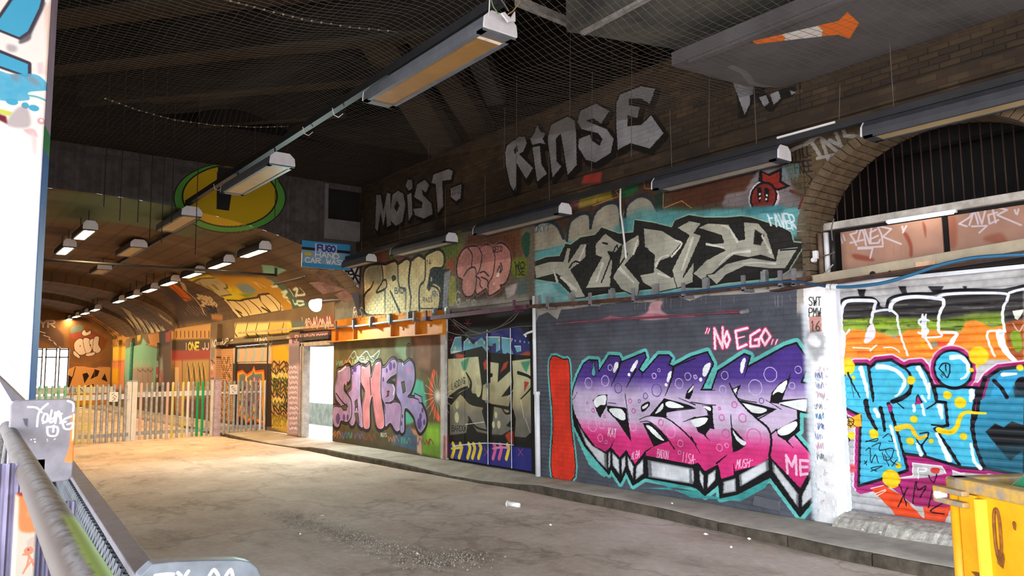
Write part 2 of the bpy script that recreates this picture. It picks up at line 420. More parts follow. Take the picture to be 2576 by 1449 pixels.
# --- road: a gently uneven concrete surface with a broken strip of old surface
m_road = bpy.data.materials.new('road_concrete'); m_road.use_nodes = True
def road_nodes(m):
    nt = m.node_tree; N = nt.nodes; L = nt.links; b = N['Principled BSDF']
    b.inputs['Roughness'].default_value = 0.82; b.inputs['Specular IOR Level'].default_value = 0.35
    g = N.new('ShaderNodeNewGeometry')
    def noise(sc, det=6, rough=.6, st=None):
        n = N.new('ShaderNodeTexNoise'); n.inputs['Scale'].default_value = sc; n.inputs['Detail'].default_value = det; n.inputs['Roughness'].default_value = rough
        if st:
            mp = N.new('ShaderNodeMapping'); mp.inputs['Scale'].default_value = st; L.new(g.outputs['Position'], mp.inputs[0]); L.new(mp.outputs[0], n.inputs[0])
        else: L.new(g.outputs['Position'], n.inputs[0])
        return n.outputs[0]
    def ramp(x, stops):
        r = N.new('ShaderNodeValToRGB'); e = r.color_ramp.elements
        while len(e) < len(stops): e.new(0.5)
        for i, (p, c) in enumerate(stops): e[i].position = p; e[i].color = (*lin(c), 1)
        L.new(x, r.inputs[0]); return r.outputs[0]
    def mix(kind, fac, a, c):
        x = N.new('ShaderNodeMixRGB'); x.blend_type = kind
        if isinstance(fac, float): x.inputs[0].default_value = fac
        else: L.new(fac, x.inputs[0])
        L.new(a, x.inputs[1])
        L.new(c, x.inputs[2]); return x.outputs[0]
    c1 = ramp(noise(0.55), [(.3, '#c1b6b0'), (.48, '#d0c6c1'), (.7, '#e1d8d4')])
    c2 = ramp(noise(14, 8, .7), [(.25, '#5e574d'), (.5, '#958d82'), (.75, '#cbc3b7')])
    c = mix('OVERLAY', .5, c1, c2)
    st = ramp(noise(1.4, 7, .7, (1.0, .45, 1)), [(.36, '#6a6259'), (.44, '#d9d3c9'), (.6, '#ffffff')])
    c = mix('MULTIPLY', .42, c, st)
    v = N.new('ShaderNodeTexVoronoi'); v.feature = 'DISTANCE_TO_EDGE'; v.inputs['Scale'].default_value = 0.42
    wv = N.new('ShaderNodeVectorMath'); wv.operation = 'ADD'
    nn = N.new('ShaderNodeTexNoise'); nn.inputs['Scale'].default_value = 2.2; nn.inputs['Detail'].default_value = 5; L.new(g.outputs['Position'], nn.inputs[0])
    L.new(g.outputs['Position'], wv.inputs[0]); L.new(nn.outputs[1], wv.inputs[1]); L.new(wv.outputs[0], v.inputs['Vector'])
    cr = ramp(v.outputs['Distance'], [(0.0, '#4c463e'), (.006, '#9a948b'), (.02, '#ffffff')])
    c = mix('MULTIPLY', .28, c, cr)
    L.new(c, b.inputs['Base Color'])
    bp = N.new('ShaderNodeBump'); bp.inputs['Strength'].default_value = .5; bp.inputs['Distance'].default_value = .012
    L.new(noise(22, 8, .7), bp.inputs['Height']); L.new(bp.outputs[0], b.inputs['Normal'])
road_nodes(m_road)
STRIP = [tuple(on_z(x, y, ROAD)[:2]) for x, y in ((700, 1290), (800, 1325), (930, 1365), (1080, 1415), (1180, 1400), (1000, 1440))]
def seg_dist(x, y, a, b):
    d = np.array(b) - np.array(a); t = np.clip(((x - a[0]) * d[0] + (y - a[1]) * d[1]) / (d @ d), 0, 1)
    return np.hypot(x - a[0] - t * d[0], y - a[1] - t * d[1])
def build_road():
    # fine grid where the camera sees the surface close, coarse beyond
    def patch(x0, x1, y0, y1, st):
        nx = int((x1 - x0) / st) + 1; ny = int((y1 - y0) / st) + 1
        X, Y = np.meshgrid(np.linspace(x0, x1, nx), np.linspace(y0, y1, ny))
        n = vnoise(ny, nx, 1.1 / st, 5, 4) - 0.5
        Z = ROAD + 0.018 * n
        strip = np.min([seg_dist(X, Y, STRIP[i], STRIP[i + 1]) for i in range(4)], 0)
        rough = vnoise(ny, nx, 0.10 / st, 9, 3) - 0.45
        k = np.clip(1.25 - strip / (0.22 + 0.25 * vnoise(ny, nx, 0.5 / st, 3, 3)), 0, 1)
        Z += k * (rough * 0.055 - 0.012)
        Z += np.clip((X - 6.2) / 0.8, 0, 1) * 0.0
        ed = np.minimum.reduce([X - x0, x1 - X, Y - y0, y1 - Y]); Z = ROAD + (Z - ROAD) * np.clip(ed / .3, 0, 1)
        V = np.stack([X, Y, Z], -1).reshape(-1, 3)
        i = np.arange(ny - 1)[:, None] * nx + np.arange(nx - 1)[None]
        Fq = np.stack([i, i + 1, i + nx + 1, i + nx], -1).reshape(-1, 4)
        return V, Fq
    V1, F1 = patch(1.4, 7.7, 2.0, 11.0, 0.028)
    me = bpy.data.meshes.new('floor'); 
    V = V1.tolist(); Fq = F1.tolist()
    def flat(x0, x1, y0, y1):
        o = len(V); V.extend([(x0, y0, ROAD), (x1, y0, ROAD), (x1, y1, ROAD), (x0, y1, ROAD)]); Fq.append((o, o + 1, o + 2, o + 3))
    flat(-80, 90, -90, 2.0); flat(-8, 1.4, 2.0, 11.0); flat(7.7, 14, 2, 11); flat(-8, 14, 11, 60)
    me.from_pydata(V, [], Fq); me.update()
    me.polygons.foreach_set('use_smooth', [True] * len(me.polygons))
    return link('floor', me, m_road, kind='structure')
build_road()

# --- pavement and kerb along the right wall (dropped kerb in front of the doors)
PAV = [(-5, 6.62, 0), (2.5, 6.66, 0), (3.6, 6.68, 0), (5.2, 6.86, -.03), (5.8, 6.9, 0), (8.2, 6.93, 0), (9.3, 6.9, -.075), (10.6, 6.85, -.085), (11.6, 6.8, -.02), (14.2, 6.72, 0), (15.6, 6.78, -.02), (16.6, 6.75, -.09), (18.6, 6.6, -.09), (20.0, 6.5, -.03), (42, 6.5, 0)]
def pav_at(Y):
    ys = [p[0] for p in PAV]
    return np.interp(Y, ys, [p[1] for p in PAV]), np.interp(Y, ys, [p[2] for p in PAV])
b = MB(); rows = []
for Y in np.concatenate([np.arange(-5, 20.5, 0.15), np.arange(21, 42.1, 1.0)]):
    x, z = pav_at(Y); w = 0.012 * sin(Y * 3.1) + 0.008 * sin(Y * 7.7)
    rows.append([(x + w, Y, ROAD - .02), (x + w + .012, Y, z - .015), (x + .03 + w, Y, z), (x + .22, Y, z * .8 + .004), (7.2, Y, z * .3 + .002), (WX + .5, Y, 0.0)])
b.grid(rows); m_pave = mat('pavement_concrete', '#a09990', 0.85, vary=0.22, scale=2.2, bump=0.35, bscale=40)
b.build('pavement', m_pave, kind='structure', smooth=True)
m_kerb = mat('dirty_kerb', '#4f473d', .9, vary=.45, scale=6, bump=.35, bscale=35)
pv = bpy.data.objects['pavement']
yk = -1.0
while yk < 24:
    ln_ = .88; P = []
    for Y in (yk + .006, yk + ln_ * .5, yk + ln_ - .006):
        x, z = pav_at(Y); w = 0.012 * sin(Y * 3.1) + 0.008 * sin(Y * 7.7)
        P.append((x + w - .028, Y, z - .012))
    kb = MB(); kb.grid([[(x, Y, ROAD - .03), (x + .004, Y, z - .012), (x + .016, Y, z + .003), (x + .12, Y, z + .006), (x + .12, Y, z - .06)] for x, Y, z in P])
    for x, Y, z in (P[0], P[-1]): kb.add([(x, Y, ROAD - .03), (x + .004, Y, z - .012), (x + .016, Y, z + .003), (x + .12, Y, z + .006), (x + .12, Y, ROAD - .03)], [(0, 1, 2, 3, 4)])
    kb.build('kerb_stone', m_kerb, pv); yk += ln_
# broken concrete sill under the shutter
b = MB(); r2 = random.Random(3)
prof = []
for Y in np.arange(1.6, 4.2, 0.035):
    e = 7.42 + 0.035 * sin(Y * 5) + 0.018 * r2.random(); h = 0.085 + 0.012 * sin(Y * 7 + 1) + 0.006 * r2.random()
    prof.append([(e - .05, Y, -.01), (e, Y, h * .5), (e + .06, Y, h), (7.70, Y, .115), (7.9, Y, .115)])
b.grid(prof); b.build('trim_1', mat('crumbling_sill', '#a8a39b', .95, vary=.35, scale=14, bump=.6, bscale=45), kind='structure')

# --- right wall
ARC_C, ARC_RY, ARC_RZ, ARC_Z = 3.10, 1.25, 1.0, 3.02
def arch_pt(t, k=1.0): return ARC_C + ARC_RY * k * cos(t), ARC_Z + ARC_RZ * k * sin(t)
def in_arch(y, z, k=1.0):
    if z < ARC_Z: return abs(y - ARC_C) < ARC_RY * k
    return ((y - ARC_C) / (ARC_RY * k)) ** 2 + ((z - ARC_Z) / (ARC_RZ * k)) ** 2 < 1
b = MB()
def wq(y0, y1, z0, z1, x=WX): b.add([(x, y0, z0), (x, y1, z0), (x, y1, z1), (x, y0, z1)], [(0, 1, 2, 3)])
wq(4.36, 9.04, 0, 5.66); wq(9.04, 11.58, 2.72, 5.66); wq(11.58, 16.26, 0, 2.74); wq(11.58, 15.0, 2.74, 5.66); wq(-5, 1.85, 0, 5.66); wq(15.0, 16.26, 2.74, 3.3)
arc = [arch_pt(t) for t in np.linspace(0, pi, 33)]
b.grid([[(WX, y, z) for y, z in arc], [(WX, y, 5.66) for y, z in arc]])
b.grid([[(WX, y, z) for y, z in arc], [(7.98, y, z) for y, z in arc]])                     # intrados
b.add([(WX, 4.36, 0), (7.98, 4.36, 0), (7.98, 4.36, ARC_Z), (WX, 4.36, ARC_Z)], [(0, 1, 2, 3)])   # jamb
b.add([(WX, 9.04, 0), (WX + .12, 9.04, 0), (WX + .12, 9.04, 2.72), (WX, 9.04, 2.72)], [(0, 1, 2, 3)])
b.add([(WX, 11.58, 0), (WX + .12, 11.58, 0), (WX + .12, 11.58, 2.72), (WX, 11.58, 2.72)], [(0, 1, 2, 3)])
b.add([(WX, 16.26, 0), (WX + .6, 16.26, 0), (WX + .6, 16.26, 2.74), (WX, 16.26, 2.74)], [(0, 1, 2, 3)])
b.add([(WX, -5, 5.66), (8.6, -5, 5.66), (8.6, 15, 5.66), (WX, 15, 5.66)], [(0, 1, 2, 3)])      # parapet top
wall_right = b.build('wall_right', m_wall, kind='structure', fix=False)
# dark bridge side above and behind the parapet
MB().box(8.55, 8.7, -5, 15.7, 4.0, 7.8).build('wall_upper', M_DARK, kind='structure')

# bricks: every one is a proud block; the 300 largest in view are single parts, the rest one part
def brick_geo(y0, y1, z0, z1, proud, r):
    x1 = WX + 0.004; t = proud * (0.8 + 0.5 * r.random()); ti = 0.0012
    dx = [WX - t + r.uniform(-ti, ti) for _ in range(4)]; c = 0.004
    v = [(x1, y0, z0), (x1, y1, z0), (x1, y1, z1), (x1, y0, z1), (dx[0], y0 + c, z0 + c), (dx[1], y1 - c, z0 + c), (dx[2], y1 - c, z1 - c), (dx[3], y0 + c, z1 - c)]
    f = [(4, 7, 6, 5), (0, 4, 5, 1), (1, 5, 6, 2), (2, 6, 7, 3), (3, 7, 4, 0)]
    return v, f
BR = random.Random(11); BRICKS = []
BH, BL_ = .0625, .1875                              # brick course and brick pitch
def lay(y0, y1, z0, z1, proud, test=None):
    k = int(round(z0 / BH)); z = k * BH
    while z + BH - .008 <= z1 + 1e-6:
        off = (k % 2) * BL_ / 2; j = math.floor((y0 - off) / BL_) - 1
        while j * BL_ + off < y1:
            a = max(j * BL_ + off + .0045, y0); e = min(j * BL_ + off + BL_ - .0045, y1)
            if e - a > .03 and (test is None or test((a + e) / 2, z + .03)):
                BRICKS.append((a, e, z + .0045, z + BH - .0045, proud))
            j += 1
        k += 1; z = k * BH
lay(4.36, 15.0, 2.70, 5.64, .008)
lay(4.20, 9.02, 0.0, 2.49, .0062)
lay(4.44, 9.02, 2.50, 2.66, .006)
lay(1.9, 4.36, 3.0, 4.74, .008, lambda y, z: not in_arch(y, z + .02, 1.12) and y > 1.9)
lay(11.6, 15.0, 2.75, 2.76, .006)
BRICKS.sort(key=lambda q: q[0] ** 2 + 55 + (0 if 0 < q[2] < 5.3 else 60))
rest = MB()
for i, q in enumerate(BRICKS):
    v, f = brick_geo(*q, BR)
    if i < 240: MB().add(v, f).build('brick', m_wall, wall_right, fix=False)
    else: rest.add(v, f)
rest.build('brickwork', m_wall, wall_right, kind='stuff', fix=False)
# arch ring: voussoir bricks with a ring of headers around the opening
m_vous = mat('arch_brick', '#5c4e3c', 0.9, vary=0.4, scale=5, bump=0.3, bscale=50)
nv = 44
for i in range(nv):
    t0 = pi * (i + .06) / nv; t1 = pi * (i + .94) / nv; bb = MB()
    P = [arch_pt(t0, .985), arch_pt(t1, .985), arch_pt(t1, 1.10), arch_pt(t0, 1.10)]
    bb.prism([(WX - .022 - .006 * BR.random(), y, z) for y, z in P], (.22, 0, 0))
    P = [arch_pt(t0, .985), arch_pt(t1, .985), arch_pt(t1, 1.0), arch_pt(t0, 1.0)]
    bb.prism([(WX + .205, y, z) for y, z in P], (.24, 0, 0))
    bb.build('brick', m_vous, wall_right)
for k in range(7):                                  # brick pier of the jamb under the springing
    z0 = 2.50 + k * .075
    MB().box(WX - .02, WX + .2, 4.335, 4.42, z0 + .005, z0 + .07).build('brick', m_vous, wall_right)

# --- tunnel wall beyond, with its pilasters and openings
b = MB()
def fq(y0, y1, z0, z1): b.add([(WX, y0, z0), (WX, y1, z0), (WX, y1, z1), (WX, y0, z1)], [(0, 1, 2, 3)])
fq(17.92, 20.42, 0, 3.2); fq(16.26, 17.92, 2.2, 3.2); fq(20.42, 23.2, 2.35, 3.2); fq(23.2, 42, 0, 3.2)
b.add([(WX, 17.92, 0), (WX + .1, 17.92, 0), (WX + .1, 17.92, 2.2), (WX, 17.92, 2.2)], [(0, 1, 2, 3)])
b.add([(WX, 16.26, 2.2), (WX + .5, 16.26, 2.2), (WX + .5, 17.92, 2.2), (WX, 17.92, 2.2)], [(0, 1, 2, 3)])
b.add([(WX + .14, 20.42, 0), (WX + .14, 23.2, 0), (WX + .14, 23.2, 2.35), (WX + .14, 20.42, 2.35)], [(0, 1, 2, 3)])
b.add([(WX, 20.42, 0), (WX + .14, 20.42, 0), (WX + .14, 20.42, 2.35), (WX, 20.42, 2.35)], [(0, 1, 2, 3)])
b.add([(WX, 23.2, 0), (WX + .14, 23.2, 0), (WX + .14, 23.2, 2.35), (WX, 23.2, 2.35)], [(0, 1, 2, 3)])
wall_tunnel = b.build('wall_tunnel', m_far, kind='structure', fix=False)
for y0, y1, z1, d in ((18.05, 18.72, 2.62, .10), (24.55, 25.1, 3.1, .14), (30.0, 31.4, 3.1, .12), (36.9, 38.6, 3.1, .12), (39.6, 41.0, 3.1, .12)):
    MB().box(WX - d, WX + .05, y0, y1, -.02, z1).build('pilaster', m_far, wall_tunnel, bevel=.01)
MB().box(WX - .13, WX + .05, 16.3, 24.6, 2.42, 2.52).build('cornice', m_far, wall_tunnel, bevel=.01)
# white yard outside the side doorway, lit by the sky
M_WHITE = mat('white_render', '#b4b6b6', 0.8, vary=0.04, bump=0.05)
MB().box(9.6, 9.8, 13.5, 27, 0.62, 3.4).build('wall_yard', M_WHITE, kind='structure')
MB().box(9.5, 9.8, 13.5, 27, -.1, 0.62).build('trim_2', mat('grey_green_render', '#77837c', .9, vary=.3, scale=4, bump=.2), kind='structure')
MB().box(WX + .05, 12, 13.4, 27, -.16, -.02).build('floor_yard', M_CONC, kind='structure')

# --- vault of the tunnel in stepped rings
SEG = [(15.0, 23.1, 0.0), (23.1, 29.9, .30), (29.9, 31.3, -.05), (31.3, 37.0, .26), (37.0, 42.0, 0.0)]
b = MB(); uvs = []
ts = np.linspace(0, pi, 61)
for y0, y1, o in SEG:
    ys = np.linspace(y0, y1, max(2, int((y1 - y0) / 1.0) + 1))
    b.grid([[(VC + (VA + o * .2) * cos(t), y, VS + (VB + o) * sin(t)) for t in ts] for y in ys])
    uvs += [(y, t) for y in ys for t in ts]
for (a0, a1, ao), (b0, b1, bo) in zip(SEG[:-1], SEG[1:]):
    b.grid([[(VC + (VA + o * .2) * cos(t), a1, VS + (VB + o) * sin(t)) for t in ts] for o in (ao, bo)])
    uvs += [(a1 + dd, t) for dd in (0, .2) for t in ts]
me = b.mesh('ceiling_vault', True)
uvl = me.uv_layers.new(name='paint')
UVA = np.array(uvs)
li = np.empty(len(me.loops), int); me.loops.foreach_get('vertex_index', li)
uu = UVA[li]; uu = np.stack([(uu[:, 0] - cv_vault.u0) / (cv_vault.u1 - cv_vault.u0), (uu[:, 1] - cv_vault.v0) / (cv_vault.v1 - cv_vault.v0)], 1)
uvl.data.foreach_set('uv', uu.astype(np.float32).ravel())
link('ceiling_vault', me, m_vault, kind='structure')
# wall on the far left of the tunnel, and the near hall's left side
MB().box(-3.8, -3.58, 6.6, 42.2, -.15, 7.6).build('wall_left', M_CONC_D, kind='structure')
# end wall of the tunnel with its bright windows
b = MB()
Z1 = 5.0
b.box(5.72, 7.7, 42.0, 42.25, -.1, Z1); b.box(-3.8, 3.2, 42.0, 42.25, -.1, Z1); b.box(3.2, 5.72, 42.0, 42.25, 2.75, Z1); b.box(3.2, 5.72, 42.0, 42.25, -.1, 0.42)
wall_end = b.build('wall_end', m_end, kind='structure')
M_FRAME = mat('dark_window_frame', '#3a3238', .6, vary=.2)
for k, (x0, x1) in enumerate(((3.35, 4.62), (4.72, 5.2), (5.28, 5.70))):
    fr = MB()
    for a, c in ((x0, x0 + .05), (x1 - .05, x1)): fr.box(a, c, 41.98, 42.1, .42, 2.75)
    for z in (.42, 2.3, 2.68): fr.box(x0, x1, 41.98, 42.1, z, z + .06)
    w = fr.build('window_%d' % (k + 1), M_FRAME, kind='structure')
    g = bpy.data.materials.get('window_glass')
    if g is None:
        g = bpy.data.materials.new('window_glass'); g.use_nodes = True
        p = g.node_tree.nodes['Principled BSDF']; p.inputs['Transmission Weight'].default_value = 1; p.inputs['Roughness'].default_value = .25; p.inputs['IOR'].default_value = 1.05
    MB().box(x0 + .03, x1 - .03, 42.05, 42.06, .45, 2.7).build('pane', g, w)

# --- portal: concrete gable between the hall and the tunnel
b = MB()
top = 5.60
arcp = [(VC + VA * cos(t), VS + VB * sin(t)) for t in np.linspace(0.0, pi, 49)]
b.grid([[(x, 15.0, z) for x, z in arcp], [(x, 15.0, max(top, z)) for x, z in arcp]])
b.grid([[(x, 15.0, top) for x, z in arcp], [(x, 15.45, top) for x, z in arcp]])
b.grid([[(x, 14.94, top - .07) for x, z in arcp], [(x, 14.94, top + .06) for x, z in arcp], [(x, 15.4, top + .06) for x, z in arcp]])
b.grid([[(x, 14.94, top - .07) for x, z in arcp], [(x, 15.0, top - .07) for x, z in arcp]])
b.add([(WX, 15.0, 2.74), (WX, 15.0, 3.3), (WX - .2, 15.0, 3.3)], [(0, 1, 2)])
wall_portal = b.build('wall_portal', m_portal, kind='structure', fix=False)
MB().box(-3.8, 8.7, 15.5, 15.7, 5.0, 7.8).build('wall_gable', M_DARK, kind='structure')
# recessed panel in the pier of the portal
b = MB()
for x0, x1, z0, z1 in ((6.66, 6.74, 4.42, 5.62), (6.74, 7.5, 4.42, 4.86)): b.box(x0, x1, 14.93, 15.0, z0, z1)
b.build('trim_3', mat('grey_portal_concrete', '#6b696c', .85, vary=.15, bump=.2), wall_portal)
MB().box(6.75, 7.5, 14.965, 14.995, 4.87, 5.6).build('recess', M_DARK, wall_portal)

# dark rooms behind the arch and the steel doors
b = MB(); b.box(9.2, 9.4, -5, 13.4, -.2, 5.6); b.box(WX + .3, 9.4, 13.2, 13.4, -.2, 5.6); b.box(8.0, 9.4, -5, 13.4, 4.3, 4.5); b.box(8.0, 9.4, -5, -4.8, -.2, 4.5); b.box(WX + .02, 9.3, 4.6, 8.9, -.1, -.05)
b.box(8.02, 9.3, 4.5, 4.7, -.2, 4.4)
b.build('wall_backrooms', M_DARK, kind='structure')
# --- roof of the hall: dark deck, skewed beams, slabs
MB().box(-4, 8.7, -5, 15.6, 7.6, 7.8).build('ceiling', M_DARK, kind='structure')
def beam_dir(ang): return np.array([sin(radians(ang)), cos(radians(ang)), 0.0])
roof = MB()
# brown boards between skewed joists on the left
dA = beam_dir(-41); nA = np.array([dA[1], -dA[0], 0])
m_joist = M_STEEL_D
for k in range(-4, 7):
    c = np.array([0.8, 8.0, 0]) + nA * (k * 1.55)
    a = c - dA * 7.5; e = c + dA * 7.5
    pts = []
    for p in (a, e):
        t = p.copy(); pts.append(t)
    def clipseg(p, q):
        lo, hi = 0.0, 1.0; d = q - p
        for ax, mn, mx in ((0, -3.5, 6.0), (1, 5.6, 14.9)):
            if abs(d[ax]) < 1e-9: continue
            t0, t1 = (mn - p[ax]) / d[ax], (mx - p[ax]) / d[ax]
            if t0 > t1: t0, t1 = t1, t0
            lo, hi = max(lo, t0), min(hi, t1)
        return (p + d * lo, p + d * hi) if hi - lo > .03 else None
    s = clipseg(a, e)
    if s is None: continue
    p, q = s
    MB().bar((p[0], p[1], 6.75), (q[0], q[1], 6.75), .62, .10).build('roof_board', M_BOARD, kind='structure', fix=True)
    s = clipseg(a + nA * .78, e + nA * .78)
    if s:
        p, q = s
        MB().bar((p[0], p[1], 6.62), (q[0], q[1], 6.62), .16, .55).build('roof_beam', M_STEEL_D, kind='structure')
# girders that slope down onto the parapet
for (x0, y0), (x1, y1), w in (((870, -40), (1135, 395), 74), ((985, -40), (1215, 330), 60), ((1170, 60), (1250, 250), 44), ((1560, 60), (1580, 220), 60)):
    p1 = on_x(x1, y1, 7.9); p0 = on_z(x0, y0, 7.2)
    wd = w / F * np.linalg.norm(p1 - CAMP)
    MB().bar(p0, p1, wd, .3).build('roof_strut', M_BOARD if x0 != 1170 else M_CONC_D, kind='structure')
def slab_mat(name, cv):
    m = paint_mat(name, cv.img, 'X', cv.u0, cv.u1, cv.v0, cv.v1, .9); N = m.node_tree.nodes
    sx = next(n for n in N if n.type == 'SEPXYZ'); mr = [n for n in N if n.type == 'MAP_RANGE' and abs(n.inputs[1].default_value - cv.v0) < 1e-4][0]
    m.node_tree.links.new(sx.outputs['Y'], mr.inputs[0]); return m
# concrete slabs of the newer bridge at the near right
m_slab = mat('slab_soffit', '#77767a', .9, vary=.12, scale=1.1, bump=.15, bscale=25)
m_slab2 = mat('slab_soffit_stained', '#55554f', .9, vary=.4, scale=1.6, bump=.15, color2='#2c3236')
b = MB()
zs = 4.76; cv_slab = Canvas('paint_on_slab', 5.9, 7.6, 0.5, 5.2, .006, '#565559', un_z(4.76)); m_cone = slab_mat('painted_slab', cv_slab); e0 = on_z(1690, 165, zs); e1 = on_z(2070, 0, zs)
b.add([(e0[0], e0[1], zs), (e0[0], -5, zs), (WX, -5, zs), (WX, 4.55, zs), (7.15, 4.78, zs), (e0[0], e0[1], 4.90), (e0[0], -5, 4.90), (WX, -5, 4.90), (WX, 4.55, 4.90), (7.15, 4.78, 4.90)],
      [(0, 1, 2, 3, 4), (0, 5, 6, 1), (3, 8, 9, 4), (4, 9, 5, 0), (1, 6, 7, 2), (9, 8, 7, 6, 5)])
b.box(e0[0] + .02, e0[0] + .09, -5, 4.7, zs - .03, zs + .002)
slab = b.build('ceiling_slab', m_cone, kind='structure')
zb = 5.15
pa, pb, pc = on_z(1425, 80, zb), on_z(1725, 128, zb), on_z(1560, -20, zb)
dY = -8.0
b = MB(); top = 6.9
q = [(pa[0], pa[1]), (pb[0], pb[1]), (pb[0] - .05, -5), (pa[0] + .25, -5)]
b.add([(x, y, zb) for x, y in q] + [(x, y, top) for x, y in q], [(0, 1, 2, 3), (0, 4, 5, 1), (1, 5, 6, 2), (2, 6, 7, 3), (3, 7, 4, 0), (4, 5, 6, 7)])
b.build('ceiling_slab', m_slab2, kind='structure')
b = MB(); b.bar(on_z(1300, 2, 5.6), on_z(1478, 76, 5.6), .07, .09); b.bar(on_z(1465, 82, 5.14), on_z(1640, -12, 5.14), .06, .05)
b.build('trim_4', mat('grey_galvanised', '#8a8988', .6, vary=.3, scale=9), kind='structure')
# unseen bridge edge beams, set low to keep skylight off the upper wall
b = MB(); b.box(-4, 8.7, -2.9, -2.4, 3.12, 7.6); b.box(-4.2, -3.7, -2.9, 6.6, 3.12, 7.6); b.build('ceiling_edge_shade', M_CONC_D, kind='structure')

# --- white painted pier close on the left
m_pier = mat('white_painted_pier', '#f1f1f4', .6, vary=.05, scale=3, bump=.12)
PA = math.radians(9)
pc0 = np.array([0.655, 6.5, 0]); px_ = np.array([cos(PA), sin(PA) * -1, 0]) * -1; 
fdir = np.array([-cos(PA), sin(PA), 0]); sdir = np.array([sin(PA), cos(PA), 0])
cv_pier = Canvas('paint_on_pier', -1.6, 0.75, 0.0, 4.9, 0.004, '#f2f2f4', un_y(6.5))
m_pier = paint_mat('painted_pier', cv_pier.img, 'X', cv_pier.u0, cv_pier.u1, cv_pier.v0, cv_pier.v1, .6)
cA = np.array([*on_y(136, 0, 6.5)[:2], 0]); 
xr = on_y(125, 0, 6.5)[0]
b = MB()
x_w = float(on_y(100, 517, 6.5)[0]); x_s = float(on_y(115.5, 520, 6.80)[0])
b.prism([(x_w, 6.5, ROAD), (-1.6, 6.5 + .12, ROAD), (-1.6, 7.2, ROAD), (x_s + .02, 7.2, ROAD), (x_s, 6.80, ROAD)], (0, 0, 7.7))
b.build('wall_pier', m_pier, kind='structure', bevel=.012)
m_pside = mat('pier_side_paint', '#2f73bf', .6, vary=.08, scale=2, bump=.08)
b = MB(); g0 = np.array([x_w + .004, 6.5, 0]); g1 = np.array([x_s + .004, 6.80, 0])
PSIDE = (g0, g1)
# ------------------------------------------------------------------ objects
M_GALV = mat('galvanised_steel', '#9a9c9e', .45, metal=.6, vary=.18, scale=12, bump=.06)
M_WHITEM = mat('white_enamel', '#d3d7e2', .45, vary=.08, scale=8, bump=.03)
M_BLACKP = mat('black_plastic', '#1c1c1f', .5, vary=.2)
M_RUST = mat('rusty_steel', '#5b3a2b', .8, vary=.35, scale=10, bump=.25, color2='#33221b')
M_PURPLE = mat('purple_painted_steel', '#5a3148', .7, vary=.2, scale=8)
M_GREYST = mat('grey_painted_steel', '#6f6d72', .6, vary=.2, scale=9, bump=.1)
M_TRUNK = mat('dark_trunking', '#222327', .6, vary=.25, scale=5)

# --- painted side strip of the pier, cable loop
b = MB(); zz = np.array([ROAD, 0.95, 1.12, 3.15, 3.32, 3.5, 7.5])
side_cols = ['#1f9a4a', '#1f9a4a', '#2f73bf', '#2f73bf', '#2c9a58', '#b9a9c0', '#a9b0c6']
for k in range(6):
    bb = MB(); bb.add([(*g0[:2], zz[k]), (*g1[:2], zz[k]), (*g1[:2], zz[k + 1]), (*g0[:2], zz[k + 1])], [(0, 1, 2, 3)])
    bb.build('painted_band', mat('pier_band_%d' % k, side_cols[k] if k else '#1f9a4a', .6, vary=.1, scale=3, bump=.1), bpy.data.objects['wall_pier'])

# --- arch bay: grille, ledge, strip light, boards, lintel, shutter
gr = thing('window_grille', (7.95, 3.1, 3.12), 'dark rusty bar grille filling the brick arch above the roller shutter', 'grille')
m_bar = mat('dark_red_bar', '#32201d', .7, vary=.3, scale=8)
for k in range(26):
    y = 1.92 + k * .0925
    zt = ARC_Z + ARC_RZ * math.sqrt(max(0.0, 1 - ((y - ARC_C) / ARC_RY) ** 2)) - .01
    if zt > 3.25: MB().tube([(7.95, y, 3.18), (7.95, y, zt)], .008, 6).build('bar', m_bar, gr, smooth=True)
b = MB(); b.box(7.80, 7.98, 1.85, 4.34, 3.115, 3.195); b.build('trim_5', mat('pale_peeling_ledge', '#b5b2ad', .85, vary=.25, scale=7, bump=.3), kind='structure', bevel=.008)
st = thing('strip_light', (7.78, 3.3, 3.08), 'lit white strip light under the pale ledge of the arch', 'light')
MB().box(7.765, 7.80, 2.95, 3.62, 3.085, 3.116).build('housing', M_WHITEM, st)
MB().box(7.757, 7.766, 2.97, 3.60, 3.072, 3.092).build('tube', emit('strip_tube', (1, .93, .75), 9.0), st)
for (y0, y1), lb in (((3.12, 4.16), 'salmon plywood board with a white tag above the shutter, nearer the white post'), ((1.86, 3.06), 'salmon plywood board with a white tag above the shutter, running out of frame')):
    MB().box(7.85, 7.875, y0, y1, 2.55, 3.075).build('hoarding_board', m_board, label=lb, cat='board', group='boards above the shutter', bevel=.004)
MB().box(7.87, 7.9, 1.85, 4.36, 2.5, 3.14).build('trim_6', M_DARK, kind='structure')
m_lint = mat('beige_lintel', '#a39883', .75, vary=.15, scale=3, bump=.12)
ln = thing('steel_lintel', (7.5, 3.1, 2.6), 'long beige lintel with a rusty lower edge over the roller shutter', 'beam')
def tilt(y): return -.055 * (y - 4.25)
b = MB(); L0, L1 = 4.42, 1.7
b.prism([(7.42, L0, 2.485), (7.42, L1, 2.485 + tilt(L1)), (7.42, L1, 2.60 + tilt(L1)), (7.42, L0, 2.575)], (.12, 0, 0)); b.build('web', m_lint, ln, bevel=.004)
b = MB(); b.prism([(7.36, 4.75, 2.45), (7.36, L1, 2.45 + tilt(L1)), (7.36, L1, 2.485 + tilt(L1)), (7.36, 4.75, 2.465)], (.22, 0, 0)); b.build('flange', M_RUST, ln, bevel=.003)
for yy, r in ((3.62, .03), (3.45, .018)):
    bb = MB(); bb.tube([(7.414, yy, 2.53), (7.425, yy, 2.53)], r, 14); bb.build('bolt_hole', M_DARK, ln)
